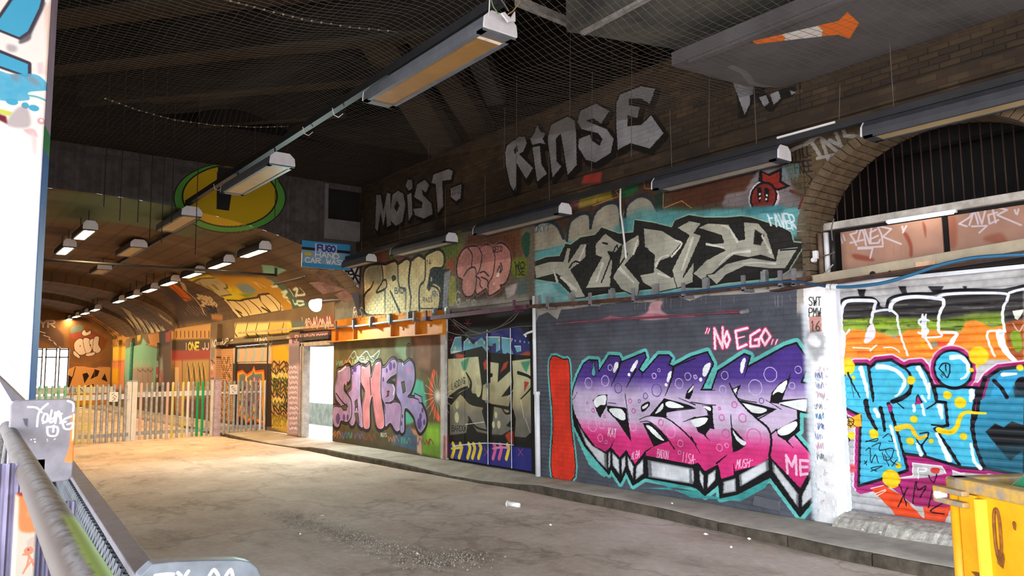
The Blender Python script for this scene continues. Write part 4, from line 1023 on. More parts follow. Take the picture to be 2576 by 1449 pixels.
# --- handrail and barrier at the lower left
hr = thing('handrail', (0.28, 2.4, 1.33), 'scratched steel pipe handrail close to the camera with green and brown paint', 'handrail')
def hp(Y): return np.array([0.215 + (Y - 1.34) * .052, Y, 1.335])
m_pipe = bpy.data.materials.new('worn_pipe_paint'); m_pipe.use_nodes = True
def pipe_nodes(m):
    nt = m.node_tree; N = nt.nodes; L = nt.links; b = N['Principled BSDF']
    b.inputs['Roughness'].default_value = .55; b.inputs['Metallic'].default_value = 0.0
    g = N.new('ShaderNodeNewGeometry'); sx = N.new('ShaderNodeSeparateXYZ'); L.new(g.outputs['Position'], sx.inputs[0])
    n = N.new('ShaderNodeTexNoise'); n.inputs['Scale'].default_value = 16; n.inputs['Detail'].default_value = 7; n.inputs['Roughness'].default_value = .7; L.new(g.outputs['Position'], n.inputs[0])
    r = N.new('ShaderNodeValToRGB'); e = r.color_ramp.elements
    cols = [(.30, '#1d1817'), (.42, '#38332f'), (.52, '#656265'), (.62, '#433e3d'), (.72, '#25212a')]
    while len(e) < 5: e.new(.5)
    for i, (p, c) in enumerate(cols): e[i].position = p; e[i].color = (*lin(c), 1)
    L.new(n.outputs[0], r.inputs[0])
    def band(sock, a, c, soft, col, prev):
        m1 = N.new('ShaderNodeMapRange'); m1.interpolation_type = 'SMOOTHSTEP'; m1.inputs[1].default_value = a; m1.inputs[2].default_value = c
        ad = N.new('ShaderNodeMath'); ad.operation = 'MULTIPLY_ADD'; L.new(n.outputs[0], ad.inputs[0]); ad.inputs[1].default_value = soft; L.new(sock, ad.inputs[2])
        L.new(ad.outputs[0], m1.inputs[0]); x = N.new('ShaderNodeMixRGB'); L.new(m1.outputs[0], x.inputs[0]); L.new(prev, x.inputs[1]); x.inputs[2].default_value = (*lin(col), 1); return m1, x.outputs[0]
    c = r.outputs[0]
    # brown left-side paint, broadened to put shade into the colour, green paint on the near outer half
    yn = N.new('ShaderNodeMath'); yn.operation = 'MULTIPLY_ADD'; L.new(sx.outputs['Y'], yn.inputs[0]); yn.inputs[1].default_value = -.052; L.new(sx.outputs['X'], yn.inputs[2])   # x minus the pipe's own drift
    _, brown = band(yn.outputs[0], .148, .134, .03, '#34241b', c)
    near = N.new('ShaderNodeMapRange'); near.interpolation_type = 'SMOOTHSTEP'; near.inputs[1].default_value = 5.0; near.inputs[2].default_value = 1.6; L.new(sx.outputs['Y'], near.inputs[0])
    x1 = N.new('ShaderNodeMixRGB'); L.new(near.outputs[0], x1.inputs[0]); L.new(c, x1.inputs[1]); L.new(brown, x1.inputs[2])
    _, green = band(yn.outputs[0], .150, .160, .02, '#7f9a3a', x1.outputs[0])
    near2 = N.new('ShaderNodeMapRange'); near2.interpolation_type = 'SMOOTHSTEP'; near2.inputs[1].default_value = 1.78; near2.inputs[2].default_value = 1.68; L.new(sx.outputs['Y'], near2.inputs[0])
    x2 = N.new('ShaderNodeMixRGB'); L.new(near2.outputs[0], x2.inputs[0]); L.new(x1.outputs[0], x2.inputs[1]); L.new(green, x2.inputs[2])
    L.new(x2.outputs[0], b.inputs['Base Color'])
    bp = N.new('ShaderNodeBump'); bp.inputs['Strength'].default_value = .25; bp.inputs['Distance'].default_value = .004; L.new(n.outputs[0], bp.inputs['Height']); L.new(bp.outputs[0], b.inputs['Normal'])
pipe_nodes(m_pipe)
pp = [hp(.6)] + [hp(y) for y in np.linspace(.8, 5.2, 24)]
e = hp(5.2)
pp += [e + np.array([.0, .12, -.02]), e + np.array([0, .2, -.1]), e + np.array([0, .22, -.25])]
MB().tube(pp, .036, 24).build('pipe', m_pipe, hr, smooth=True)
for y in (1.0, 3.0, 5.0):
    q = hp(y); MB().tube([q, q + np.array([-.02, 0, -.30])], .012, 8).build('bracket', M_GREYST, hr)
br = thing('barrier_rail', (.75, 4, 1.0), 'grey flat barrier rail with dark mesh under it beside the handrail', 'barrier')
def bp_(Y, dx=0, z=1.0): return np.array([.575 + (Y - 2.7) * .0745 + dx, Y, z])
m_flat = mat('grey_flat_rail', '#5a565e', .55, vary=.18, scale=14, bump=.12)
b = MB(); b.bar(bp_(1.2, .035), bp_(7.6, .035), .075, .03); b.build('top_rail', m_flat, br, bevel=.004)
b = MB(); b.bar(bp_(1.2, .03, .45), bp_(7.6, .03, .45), .05, .03); b.build('bottom_rail', m_flat, br)
mesh_m = mat('dark_mesh', '#4a4e55', .5, metal=.3, vary=.2)
b = MB()
for i, y in enumerate(np.arange(1.3, 7.5, .085)):
    b.tube([bp_(y, -.005, .98), bp_(y + .03, -.02, .93), bp_(y + .03, -.02, .88), bp_(y, -.005, .83), bp_(y, -.005, .78), bp_(y + .03, -.02, .73), bp_(y + .03, -.02, .68)], .010, 5, False)
    b.tube([bp_(y + .06, -.005, .98), bp_(y + .03, -.02, .93), bp_(y + .03, -.02, .88), bp_(y + .06, -.005, .83), bp_(y + .06, -.005, .78), bp_(y + .055, -.02, .73), bp_(y + .055, -.02, .68)], .010, 5, False)
b.build('mesh_infill', mesh_m, br, kind='stuff')
b = MB(); b.bar(bp_(1.2, .0, .72), bp_(7.6, .0, .72), .01, .5); b.build('backing_sheet', M_DARK, br)
for y in (1.3, 3.4, 5.5, 7.4): MB().box(bp_(y)[0], bp_(y)[0] + .05, y - .025, y + .025, ROAD, 1.0).build('leg', m_flat, br)
b = MB(); P = [on_y(-12, 940, 4.9), on_y(8, 958, 4.9), on_y(62, 1010, 4.9), on_y(30, 1010, 4.9)]; b.prism(P, (.03, .25, 0)); b.build('end_plate', m_flat, br)
# tagged end plates
cv_pl = Canvas('tag_on_end_plate', 0.30, 0.72, 1.02, 1.56, .0012, '#78747d', un_y(4.6))
m_pl = paint_mat('tagged_plate', cv_pl.img, 'X', .30, .72, 1.02, 1.56, .45, bump=.03)
def rounded(x0, x1, z0, z1, r, Y, n=6):
    o = []
    for cx_, cz_, a0 in ((x1 - r, z1 - r, 0), (x0 + r, z1 - r, 90), (x0 + r, z0 + r, 180), (x1 - r, z0 + r, 270)):
        for k in range(n + 1):
            a = radians(a0 + 90 * k / n); o.append((cx_ + r * cos(a), Y, cz_ + r * sin(a)))
    return o
p0 = on_y(28, 1006, 4.6); p1 = on_y(184, 1170, 4.6)
o = MB().prism(rounded(p0[0], p1[0], 1.08, p0[2] - .003, .035, 4.6), (.0, .05, 0)).build('end_plate', m_pl, br, bevel=.006, label='grey rounded steel plate with a white brush tag and orange edge')
MB().box(.46, .54, 4.60, 4.68, ROAD, 1.2).build('leg', m_flat, o)
P = [on_y(x, y, 2.4) for x, y in ((352, 1449), (384, 1419), (440, 1413), (520, 1410), (600, 1409), (630, 1414), (648, 1428), (657, 1449))]
zlow = P[0][2] - .28
cv_pl2 = Canvas('tag_on_low_plate', .45, .95, .6, 1.15, .0012, '#5f656e', un_y(2.4))
m_pl2 = paint_mat('tagged_low_plate', cv_pl2.img, 'X', .45, .95, .6, 1.15, .45, bump=.03)
o = MB().prism(P + [np.array([P[-1][0], 2.4, zlow]), np.array([P[0][0], 2.4, zlow])], (0, .06, 0)).build('low_plate', m_pl2, br, bevel=.005, label='grey plate with a rounded corner and white writing at the bottom edge of the view')
MB().box(.66, .72, 2.42, 2.45, ROAD, zlow + .02).build('leg', m_flat, o)
# corrugated sheets and a painted post under the handrail
m_cor = mat('purple_white_sheet', '#7f7a97', .5, vary=.5, scale=3.2, color2='#1d162e', stretch=(3, 3, .5), bump=.05)
def corr(name, xa, xb, Y, label, zt=1.22):
    X0 = float(on_y(xa, 1300, Y)[0]); X1 = float(on_y(xb, 1300, Y)[0])
    n = max(8, int((X1 - X0) / .006)); row = []
    xs_ = np.linspace(X0, X1, n)
    ys_ = [Y + (.006 if (i // 2) % 2 else -.006) for i in range(n)]
    b = MB(); b.grid([[(x, y, z) for x, y in zip(xs_, ys_)] for z in (ROAD, zt)])
    b.grid([[(x, y + .012, z) for x, y in zip(xs_, ys_)] for z in (ROAD, zt)])
    return b.build(name, m_cor, label=label, cat='sheet')
corr('corrugated_sheet', -40, 47, 2.9, 'ribbed purple and white sheet at the far lower left corner', 1.36)
corr('corrugated_sheet', 88, 190, 2.92, 'ribbed purple and white sheet right of the orange painted post')
Xa, Xb = float(on_y(40, 1320, 2.8)[0]), float(on_y(93, 1320, 2.8)[0])
cv_post = Canvas('paint_on_post', Xa, Xb, 0.3, 1.3, .0015, '#8f887c', un_y(2.8))
m_post = paint_mat('painted_post', cv_post.img, 'X', Xa, Xb, .3, 1.3, .6)
MB().box(Xa, Xb, 2.8, 2.88, ROAD, 1.27).build('square_post', m_post, bevel=.006, label='square post with orange spray paint and a red figure mark under the handrail', cat='post')

# --- yellow waste bin
m_yel = mat('yellow_bin_paint', '#e0a012', .45, vary=.12, scale=5, bump=.12, bscale=25)
m_yel2 = mat('worn_yellow_rim', '#c79a2a', .55, vary=.3, scale=13, color2='#8a7f78', bump=.2)
m_rustspot = mat('rust_spot', '#7a4a14', .8, vary=.3, scale=30)
bc = on_z(2400, 1200, 1.12); ba = radians(30)
bd = np.array([-sin(ba), -cos(ba), 0]); bn = np.array([-cos(ba), sin(ba), 0]); bz = np.array([0, 0, 1.0])
bin_ = thing('waste_bin', (bc[0], bc[1], ROAD), 'worn yellow steel waste bin holding a green bag beside the shutter', 'bin')
def bl(u, v, z): return np.array([bc[0], bc[1], 0]) + bd * u - bn * v + bz * z
def lbox(u0, u1, v0, v1, z0, z1, top=0.0):
    b = MB(); vs = [bl(u, v, z) for z in (z0, z1) for u, v in ((u0, v0), (u1, v0), (u1, v1), (u0, v1))]
    return b.add(vs, [(3, 2, 1, 0), (4, 5, 6, 7), (0, 1, 5, 4), (1, 2, 6, 5), (2, 3, 7, 6), (3, 0, 4, 7)])
W_, D_, T_ = 1.25, .85, 1.10
b = MB()
for q in ((0.0, W_, .0, .03), (0, .03, 0, D_), (W_ - .03, W_, 0, D_), (0, W_, D_ - .03, D_)):
    vs = [bl(u, v, z) for z in (.08, T_) for u, v in ((q[0], q[2]), (q[1], q[2]), (q[1], q[3]), (q[0], q[3]))]
    b.add(vs, [(3, 2, 1, 0), (4, 5, 6, 7), (0, 1, 5, 4), (1, 2, 6, 5), (2, 3, 7, 6), (3, 0, 4, 7)])
b.add([bl(0, 0, .1), bl(W_, 0, .1), bl(W_, D_, .1), bl(0, D_, .1)], [(0, 1, 2, 3)])
b.build('body', m_yel, bin_)
b = MB()
for q in ((-.02, W_ + .02, -.035, .05), (-.02, .06, -.035, D_ + .02), (W_ - .06, W_ + .02, -.035, D_ + .02), (-.02, W_ + .02, D_ - .05, D_ + .03)):
    vs = [bl(u, v, z) for z in (T_ - .035, T_ + .025) for u, v in ((q[0], q[2]), (q[1], q[2]), (q[1], q[3]), (q[0], q[3]))]
    b.add(vs, [(3, 2, 1, 0), (4, 5, 6, 7), (0, 1, 5, 4), (1, 2, 6, 5), (2, 3, 7, 6), (3, 0, 4, 7)])
b.build('rim', m_yel2, bin_, bevel=.012)
b = MB(); b.tube([bl(.015, -.01, .02), bl(.015, -.01, T_ - .03)], .026, 14); b.build('corner_post', m_yel, bin_, smooth=True)
lbox(.05, .15, -.025, .0, .1, T_ - .04).build('side_strip', m_yel, bin_, bevel=.006)
b = MB(); b.add([bl(.145, -.02, .08), bl(.18, -.045, .08), bl(.195, -.045, .08), bl(.205, .0, .08), bl(.145, -.02, T_ - .05), bl(.17, -.045, T_ - .05), bl(.182, -.045, T_ - .05), bl(.19, .0, T_ - .05)], [(0, 1, 5, 4), (1, 2, 6, 5), (2, 3, 7, 6), (4, 5, 6, 7)])
b.build('rib', mat('bright_yellow_rib', '#f0c63a', .4, vary=.06), bin_)
b = MB(); b.add([bl(.72, -.025, .08), bl(.77, -.06, .08), bl(.79, -.06, .08), bl(.80, .0, .08), bl(.72, -.025, T_ - .05), bl(.755, -.06, T_ - .05), bl(.77, -.06, T_ - .05), bl(.78, .0, T_ - .05)], [(0, 1, 5, 4), (1, 2, 6, 5), (2, 3, 7, 6), (4, 5, 6, 7)])
b.build('rib', mat('bright_yellow_rib', '#f0c63a', .4, vary=.06), bin_)
# lifting lug with its slot
for z0, z1 in ((T_ - .10, T_ - .075), (T_ - .05, T_ - .025)): lbox(-.07, .12, -.06, -.02, z0, z1).build('lug_bar', m_yel2, bin_, bevel=.006)
lbox(-.075, -.055, -.06, -.02, T_ - .10, T_ - .025).build('lug_end', m_yel2, bin_, bevel=.006)
b = MB(); b.tube([bl(-.03, -.075, T_ - .062), bl(-.03, -.03, T_ - .062)], .018, 12); b.build('lug_pin', M_PVC, bin_)
for z in (.66, .60): lbox(.05, .145, -.045, -.02, z, z + .025).build('hinge_bar', m_yel2, bin_, bevel=.006)
# rusted slot outline and scuffs
def slot(uc, zc, w, h, r):
    P = []
    for k in range(28):
        a = 2 * pi * k / 27; P.append(bl(uc + w * cos(a), -.004, zc + h * (1 if sin(a) > 0 else -1) * abs(sin(a)) ** .7))
    return MB().tube(P, r, 6)
slot(.245, .92, .017, .10, .007).build('rust_slot', m_rustspot, bin_)
for u, z, a, c in ((.25, .815, .022, .04), (.34, .97, .008, .02), (.45, .80, .012, .012), (.46, .72, .035, .010), (.60, .86, .01, .018), (.52, .62, .02, .01), (.16, .72, .05, .012)):
    PP = [bl(u + a * cos(2 * pi * k / 11) * (1 + .25 * sin(3 * k)), -.003 if u > .23 else -.028, z + c * sin(2 * pi * k / 11) * (1 + .2 * cos(5 * k))) for k in range(11)]
    MB().prism(PP, -bn * -.002 if False else bn * .003).build('scuff', m_rustspot, bin_)
b = MB(); rr = random.Random(5); rows = []
for i in range(9):
    row = []
    for j in range(14):
        u = .06 + j * .06; v = .06 + i * .075
        e = max(0, 1 - ((u - .42) / .34) ** 2) * max(0, 1 - ((v - .30) / .28) ** 2)
        row.append(bl(u + rr.uniform(-.015, .015), v, T_ - .10 + .30 * e + rr.uniform(-.022, .022) * (1 if e > .1 else 0)))
    rows.append(row)
b.grid(rows)
bg = b.build('plastic_bag', mat('green_bag', '#2f8f63', .3, vary=.2, scale=6, bump=.2, bscale=18, spec=.6), label='crumpled green plastic bag on top of the yellow bin', cat='bag', fix=True)
for k in range(1): bg.modifiers.new('s', 'SUBSURF').render_levels = 1

for k, (du, dn, lb) in enumerate(((1.5, .0, 'second worn yellow waste bin added out of view to shade the road'), (3.0, -.05, 'third worn yellow waste bin added out of view to shade the road'))):
    c2 = copy_tree(bin_, bd * du + bn * dn); c2['label'] = lb  # unseen bin copies added to keep low light off the road
for o_ in [bin_] + [o for o in bpy.data.objects if o.name.startswith('waste_bin.')]: o_['group'] = 'yellow waste bins'
# --- netting under the roof
def net_z(x, y):
    u = (x + 3.5) / 11; v = (y - 1.2) / 13.7
    b0 = 4.70 + .92 * min(max((y - 4.2) / 7.5, 0), 1) + (.32 * math.exp(-((x - 3.85) / .8) ** 2) if y < 12 else 0) + (.5 * min(max((4.9 - x) / 2.5, 0), 1) if y < 12 else 0) * (1 - min(max((y - 4.2) / 7.5, 0), 1))
    return b0 - .22 * sin(pi * min(max(u, 0), 1)) * sin(pi * min(max(v, 0), 1)) - .10 * sin(u * 9 + v * 2) * sin(v * 7) * .3
def net_lines():
    V = []; Fc = []
    g = np.random.default_rng(4)
    def strip(P, r):
        o = len(V); n = len(P)
        for p in P:
            V.append((p[0] + r, p[1], p[2] - r * .6)); V.append((p[0] - r, p[1], p[2] - r * .6)); V.append((p[0], p[1] + r * .01, p[2] + r))
        for i in range(n - 1):
            a = o + 3 * i; b_ = a + 3
            for j in range(3): Fc.append((a + j, a + (j + 1) % 3, b_ + (j + 1) % 3, b_ + j))
    def strip2(P, r):
        o = len(V); n = len(P)
        for p in P:
            V.append((p[0], p[1] + r, p[2] - r * .6)); V.append((p[0], p[1] - r, p[2] - r * .6)); V.append((p[0], p[1], p[2] + r))
        for i in range(n - 1):
            a = o + 3 * i; b_ = a + 3
            for j in range(3): Fc.append((a + j, a + (j + 1) % 3, b_ + (j + 1) % 3, b_ + j))
    for y in np.arange(2.2, 14.9, .085):
        w = g.uniform(-.008, .008)
        strip2([(x, y + .012 * sin(x * 11 + y * 5) + w, net_z(x, y)) for x in np.linspace(-3.4 if y > 7.4 else .95, 7.5, 44)], .0020)
    for x in np.arange(-3.4, 7.5, .085):
        w = g.uniform(-.01, .01)
        strip([(x + .012 * sin(y * 9 + x * 4) + w, y, net_z(x, y)) for y in np.linspace(2.2 if x > .95 else 7.4, 14.9, 44)], .0010)
    me = bpy.data.meshes.new('netting'); me.from_pydata(V, [], Fc); me.update()
    return me
m_net = mat('net_cord', '#665c53', .8, vary=0, bump=0)
o = link('netting', net_lines(), m_net, None, kind='stuff', label='fine bird netting stretched under the dark roof', cat='net')
for k, pts in enumerate(([(540, -8), (640, 18), (760, 48), (880, 68), (1000, 80)], [(265, 248), (350, 278), (440, 302), (540, 315), (640, 320), (725, 318)])):
    P = np.array([on_z(x, y, 5.45) for x, y in pts]); rp = thing('net_rope', P[0], ('pale knotted rope seam of the net, upper one near the large lamp', 'pale knotted rope seam of the net, lower one left of the second lamp')[k], 'rope')
    MB().tube(P, .004, 6).build('rope', m_net, rp)
    for i in range(len(P) - 1):
        for t in np.arange(5) / 5:
            q = P[i] + (P[i + 1] - P[i]) * t; MB().tube([q - .007, q + .007], .009, 6).build('knot', mat('pale_knot', '#b5afa6', .7, vary=0), rp)
# hanging wires from the roof along the portal
M_WIRE = mat('dark_wire', '#232122', .7, vary=0, bump=0)
for k, (px, yt, yb) in enumerate(((260, 380, 520), (300, 390, 555), (345, 395, 560), (375, 400, 600), (405, 405, 610), (430, 405, 560), (490, 415, 640), (560, 330, 480), (640, 230, 400), (690, 330, 560), (722, 235, 380))):
    pt = on_y(px, yb, 13.5); pt = np.array([pt[0], 13.5, 7.62]); pb_ = on_y(px + 1, yb, 13.5)
    MB().tube([pt, pb_], .007, 5).build('hanging_wire', M_WIRE, label='thin dark wire hanging from the roof before the portal', cat='wire', group='wires before the portal')
for k, (px, yt, yb) in enumerate(((1590, 90, 395), (1490, 180, 430), (1435, 60, 300), (1300, 190, 480), (1270, 270, 420), (1080, 250, 400), (1785, 150, 370), (2113, 215, 300))):
    pt = on_x(px, yt, 7.2); pb_ = on_x(px - 2, yb, 7.2)
    MB().tube([pt, pb_], .004, 5).build('hanging_wire', M_CAB, label='thin pale wire hanging in front of the upper brick wall', cat='wire', group='wires before the upper wall')
# bits hanging by the nearest lamp
b = MB(); P = [on_y(x, y, 4.9) for x, y in ((1262, 32), (1280, 55), (1297, 54), (1296, 28), (1284, 47), (1270, 30))]; b.prism(P, (0, .02, 0)); b.build('hanging_bracket', M_WHITEM, label='white folded bracket dangling by the nearest lamp', cat='bracket')
for k, pts in enumerate(([(1235, -5), (1240, 15), (1250, 30), (1254, 36)], [(1232, -5), (1231, 20), (1229, 42)], [(1312, -5), (1303, 12), (1290, 28), (1278, 36)], [(1258, -5), (1270, 12), (1280, 28)])):
    MB().tube([on_y(x, y, 4.88) for x, y in pts], .006, 5).build('loose_cable', (mat('green_cable', '#6d7f58', .6), M_PVC, mat('tan_cable', '#8f7b52', .6), M_CAB)[k], label=('green', 'white', 'tan', 'grey')[k] + ' loose cable dangling by the nearest lamp', cat='cable')

# inspection plate at the base of the grey wall
P = [on_x(x, y, 7.50) for x, y in ((1897, 1246), (1960, 1260), (1960, 1286), (1893, 1271))]
MB().prism(P, (.03, 0, 0)).build('access_plate', mat('grey_plate', '#55565f', .6, vary=.15), label='small grey access plate low on the grey wall near the white post', cat='plate', bevel=.003)
# litter
cp = thing('paper_cup', on_z(1292, 1270, ROAD + .01), 'white crushed paper cup lying on the road', 'cup')
c0 = on_z(1277, 1267, ROAD + .035); c1 = on_z(1307, 1271, ROAD + .035)
MB().tube([c0, c0 + (c1 - c0) * .5, c1], [.034, .030, .027], 12).build('cup_body', mat('white_paper', '#efeeea', .6, vary=.03), cp, smooth=True)
MB().tube([c0 - (c1 - c0) * .03, c0 + (c1 - c0) * .03], .037, 12).build('cup_rim', mat('white_paper', '#efeeea', .6, vary=.03), cp)
rr = random.Random(8)
LIT = [((1775, 1345), .03, 'crumpled pale scrap on the road before the kerb'), ((1884, 1357), .022, 'small white scrap in the dark part of the road'), ((812, 1299), .035, 'flat white lid on the road in the floodlit patch'), ((492, 1140), .04, 'white scrap on the road before the fence'), ((1690, 1268), .02, 'white scrap at the foot of the grey wall'), ((1840, 1378), .015, 'tiny pale scrap lying apart on the dark road'), ((755, 1345), .02, 'small white scrap near the broken surface'), ((1385, 1322), .016, 'tiny white scrap in the middle of the road'), ((1050, 1395), .02, 'pale scrap beside the broken strip'), ((2170, 1335), .02, 'white scrap on the pavement by the shutter sill'), ((2215, 1342), .02, 'second white scrap along the shutter sill'), ((490, 1165), .03, 'pale leaf on the floodlit road')]
for (px, py), s, lb in LIT:
    c = on_z(px, py, ROAD + .012 if not (px > 1600 and py < 1345 and px != 1775) else .02)
    P = [(c[0] + s * cos(a) * rr.uniform(.5, 1), c[1] + s * 1.3 * sin(a) * rr.uniform(.5, 1), c[2] + rr.uniform(0, .012)) for a in np.linspace(0, 2 * pi, 7, endpoint=False)]
    b = MB(); b.add(P + [(c[0], c[1], c[2] + .02)], [(i, (i + 1) % 7, 7) for i in range(7)] + [tuple(range(6, -1, -1))])
    b.build('litter_scrap', mat('white_paper', '#efeeea', .6, vary=.03), label=lb, cat='litter')
# loose stones of the broken strip: uncountable
b = MB(); g = np.random.default_rng(12)
for i in range(2200):
    s = g.random() ** .9 * (len(STRIP) - 2.001); k = int(s); t = s - k
    x = STRIP[k][0] * (1 - t) + STRIP[k + 1][0] * t + g.normal(0, .13); y = STRIP[k][1] * (1 - t) + STRIP[k + 1][1] * t + g.normal(0, .16)
    r = .004 + .010 * g.random() ** 3; a = g.random() * 6
    b.add([(x + r * cos(a), y + r * sin(a), ROAD), (x + r * cos(a + 2.1), y + r * sin(a + 2.1), ROAD), (x + r * cos(a + 4.2), y + r * sin(a + 4.2), ROAD), (x, y, ROAD + r * 1.1)], [(0, 1, 3), (1, 2, 3), (2, 0, 3)])
b.build('gravel', mat('road_gravel', '#8f867b', .9, vary=.4, scale=30), kind='stuff', label='loose gravel along the broken strip of road surface', cat='gravel')
# ------------------------------------------------------------------ graffiti and paint (flat paint on the surfaces above)
def at(ox, oy, sc, pts): return [(ox + x / sc, oy + y / sc) for x, y in pts]
def uv_rect(cv, u0, u1, v0, v1, col, soft=0, alpha=1):
    un, k = cv.un, (cv.ox, cv.oy, cv.sc); cv.un = None; cv.ox = cv.oy = 0; cv.sc = 1
    cv.fill([(u0, v0), (u1, v0), (u1, v1), (u0, v1)], col, 0, soft, alpha); cv.un = un; cv.ox, cv.oy, cv.sc = k
def vgrad(stops, tilt=0.0):
    zs = [s[0] for s in stops]; cs = np.array([hexc(s[1]) for s in stops])
    def f(u, v):
        w = v + tilt * u
        return np.stack([np.interp(w, zs, cs[:, k]) for k in range(3)], -1).astype(np.float32)
    return f

# ===== near wall
c = cv_wall
# brick by brick tone of the bare upper wall (the same grid the bricks are laid on), mortar darker
V_, U_ = np.meshgrid(c.v0 + (np.arange(c.h) + .5) * c.res, c.u0 + (np.arange(c.w) + .5) * c.res, indexing='ij')
row = np.floor(V_ / BH).astype(int); colm = np.floor((U_ - (row % 2) * BL_ / 2) / BL_).astype(int)
hsh = np.sin(row * 127.1 + colm * 311.7) * 43758.5453; hsh -= np.floor(hsh)
tone = np.array([hexc(x) for x in ('#3f3328', '#45372a', '#382e26', '#4a3d2c', '#3c3025', '#423527')], np.float32)
c.a[:] = tone[(hsh * 5.99).astype(int)]
fu = (U_ - (row % 2) * BL_ / 2) / BL_ % 1; fv = V_ / BH % 1
mort = ((fu < .028) | (fu > .985) | (fv < .09) | (fv > .95))
c.a[mort] = hexc('#332c26')
del V_, U_, row, colm, hsh, fu, fv, mort
c.grime(.9, .62, 1.28, 3)
PX = lambda *p: (c.crop(0, 0, 1), list(p))[1]
c.crop(0, 0, 1)
# painted zones under the rail
uv_rect(c, 4.36, 9.06, 0, 2.66, '#50535d')
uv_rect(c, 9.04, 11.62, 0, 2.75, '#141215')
uv_rect(c, 11.58, 16.3, 0, 2.75, '#5b5138')
uv_rect(c, 4.3, 9.05, 2.2, 2.66, '#a39e97', .03)
# ragged lower edge of the pale band under the rail (grey paint reaching up)
c.crop(1300, 400, 3.22)
c.fill([(150, 1340), (180, 1270), (250, 1240), (330, 1300), (360, 1220), (470, 1210), (600, 1190), (760, 1170), (900, 1150), (1080, 1160), (1200, 1130), (1300, 1110), (1400, 1150), (1500, 1110), (1700, 1100), (1900, 1090), (2100, 1070), (2270, 1060), (2270, 1449), (150, 1449)], '#4b4e58')
c.fill([(1090, 1160), (1180, 1150), (1170, 1220), (1230, 1290), (1000, 1300), (1060, 1240)], '#c99aa2', 1, 6)
c.line([(330, 1340), (600, 1310), (1000, 1290), (1400, 1270), (1800, 1230)], 14, '#8f3f55', 1, soft=4, alpha=.8)
c.fill([(650, 1310), (760, 1270), (900, 1290), (1050, 1250), (1250, 1260), (1450, 1255), (1440, 1275), (900, 1300)], '#b06b74', 0, 3, .8)
g = random.Random(2)
for i in range(26):
    x = g.uniform(350, 2300); c.line([(x, 1150 - x * .02), (x + g.uniform(-8, 8), 1190 - x * .02 + g.uniform(0, 60))], 5, '#8f9090', 0, alpha=.55)
c.scribble(2050, 1240, 260, 80, '#3a3d45', 3, 5)
# ----- big violet to magenta letters
Lc = lambda pts: at(1430, 860, 3.8125, pts); Rc = lambda pts: at(1740, 860, 3.219, pts)
face = Lc([(95, 320), (150, 210), (200, 175), (235, 185), (285, 180), (292, 290), (395, 135), (490, 140), (515, 195), (735, 105), (748, 150), (675, 265), (705, 290), (720, 300), (870, 130), (965, 130), (992, 160), (965, 220), (1010, 240)]) + \
    Rc([(0, 125), (130, 85), (178, 180), (80, 390), (165, 390), (215, 240), (430, 100), (475, 118), (450, 210), (760, 40), (850, 12), (945, 150), (945, 190), (890, 330), (950, 340), (950, 460), (940, 560), (860, 560), (862, 700), (830, 750), (960, 900), (978, 960), (975, 1030), (885, 1195), (640, 940), (560, 1000), (350, 1055), (345, 1085), (240, 1118), (215, 1000), (110, 1055), (55, 985), (0, 1000)]) + \
    Lc([(740, 1095), (745, 1050), (640, 1180), (557, 1045), (495, 1115), (410, 1015), (360, 1060), (260, 1010), (140, 850), (60, 690), (30, 560), (50, 450)])
body = Lc([(95, 320), (150, 210), (200, 175), (285, 180), (292, 290), (395, 135), (490, 140), (515, 195), (735, 105), (748, 150), (675, 265), (720, 300), (870, 130), (965, 130), (992, 160), (965, 220), (1010, 240)]) + \
    Rc([(0, 125), (130, 85), (178, 180), (80, 390), (165, 390), (215, 240), (430, 100), (475, 118), (450, 210), (760, 40), (850, 12), (945, 150), (945, 190), (890, 330), (955, 340), (955, 460), (940, 575), (870, 560), (870, 715), (830, 750), (960, 900), (982, 1030), (995, 1270), (880, 1410), (640, 1090), (370, 1230), (235, 1260), (225, 1145), (110, 1240), (40, 1180), (0, 1165)]) + \
    Lc([(735, 1300), (620, 1372), (555, 1235), (500, 1350), (410, 1215), (390, 1268), (160, 1000), (60, 800), (25, 560), (50, 450)])
c.crop(0, 0, 1)
TEAL = '#62bcb7'
c.line(body, 26, TEAL, 0, True, soft=2)
c.fill(Lc([(760, 1310), (1220, 1385), (1220, 1430), (650, 1400)]) + Rc([(0, 1180), (110, 1240), (240, 1260), (640, 1090), (600, 1180), (400, 1290), (0, 1260)]), '#3f9a98')
c.fill(Lc([(20, 500), (60, 800), (160, 1000), (400, 1270), (340, 1300), (200, 1180), (100, 960), (10, 700)]), TEAL)
c.fill(body, '#0d0b0f')
c.line(body, 6, '#0d0b0f', 0, True)
z_a = float(on_x(1520, 958, WX)[2]); z_b = float(on_x(1520, 985, WX)[2]); z_c = float(on_x(1500, 1062, WX)[2]); z_d = float(on_x(1500, 1092, WX)[2])
grad = vgrad([(z_d - .5, '#d42c78'), (z_d - .02, '#d9357f'), (z_d + .03, '#df4a92'), (z_c + .06, '#cdb9d4'), (z_b - .04, '#c9b6d6'), (z_b + .02, '#b19cc9'), (z_a + .05, '#4d3588'), (z_a + .6, '#3d2877')])
c.fill(face, grad)
c.line(face, 3.2, '#0d0b0f', 0, True)
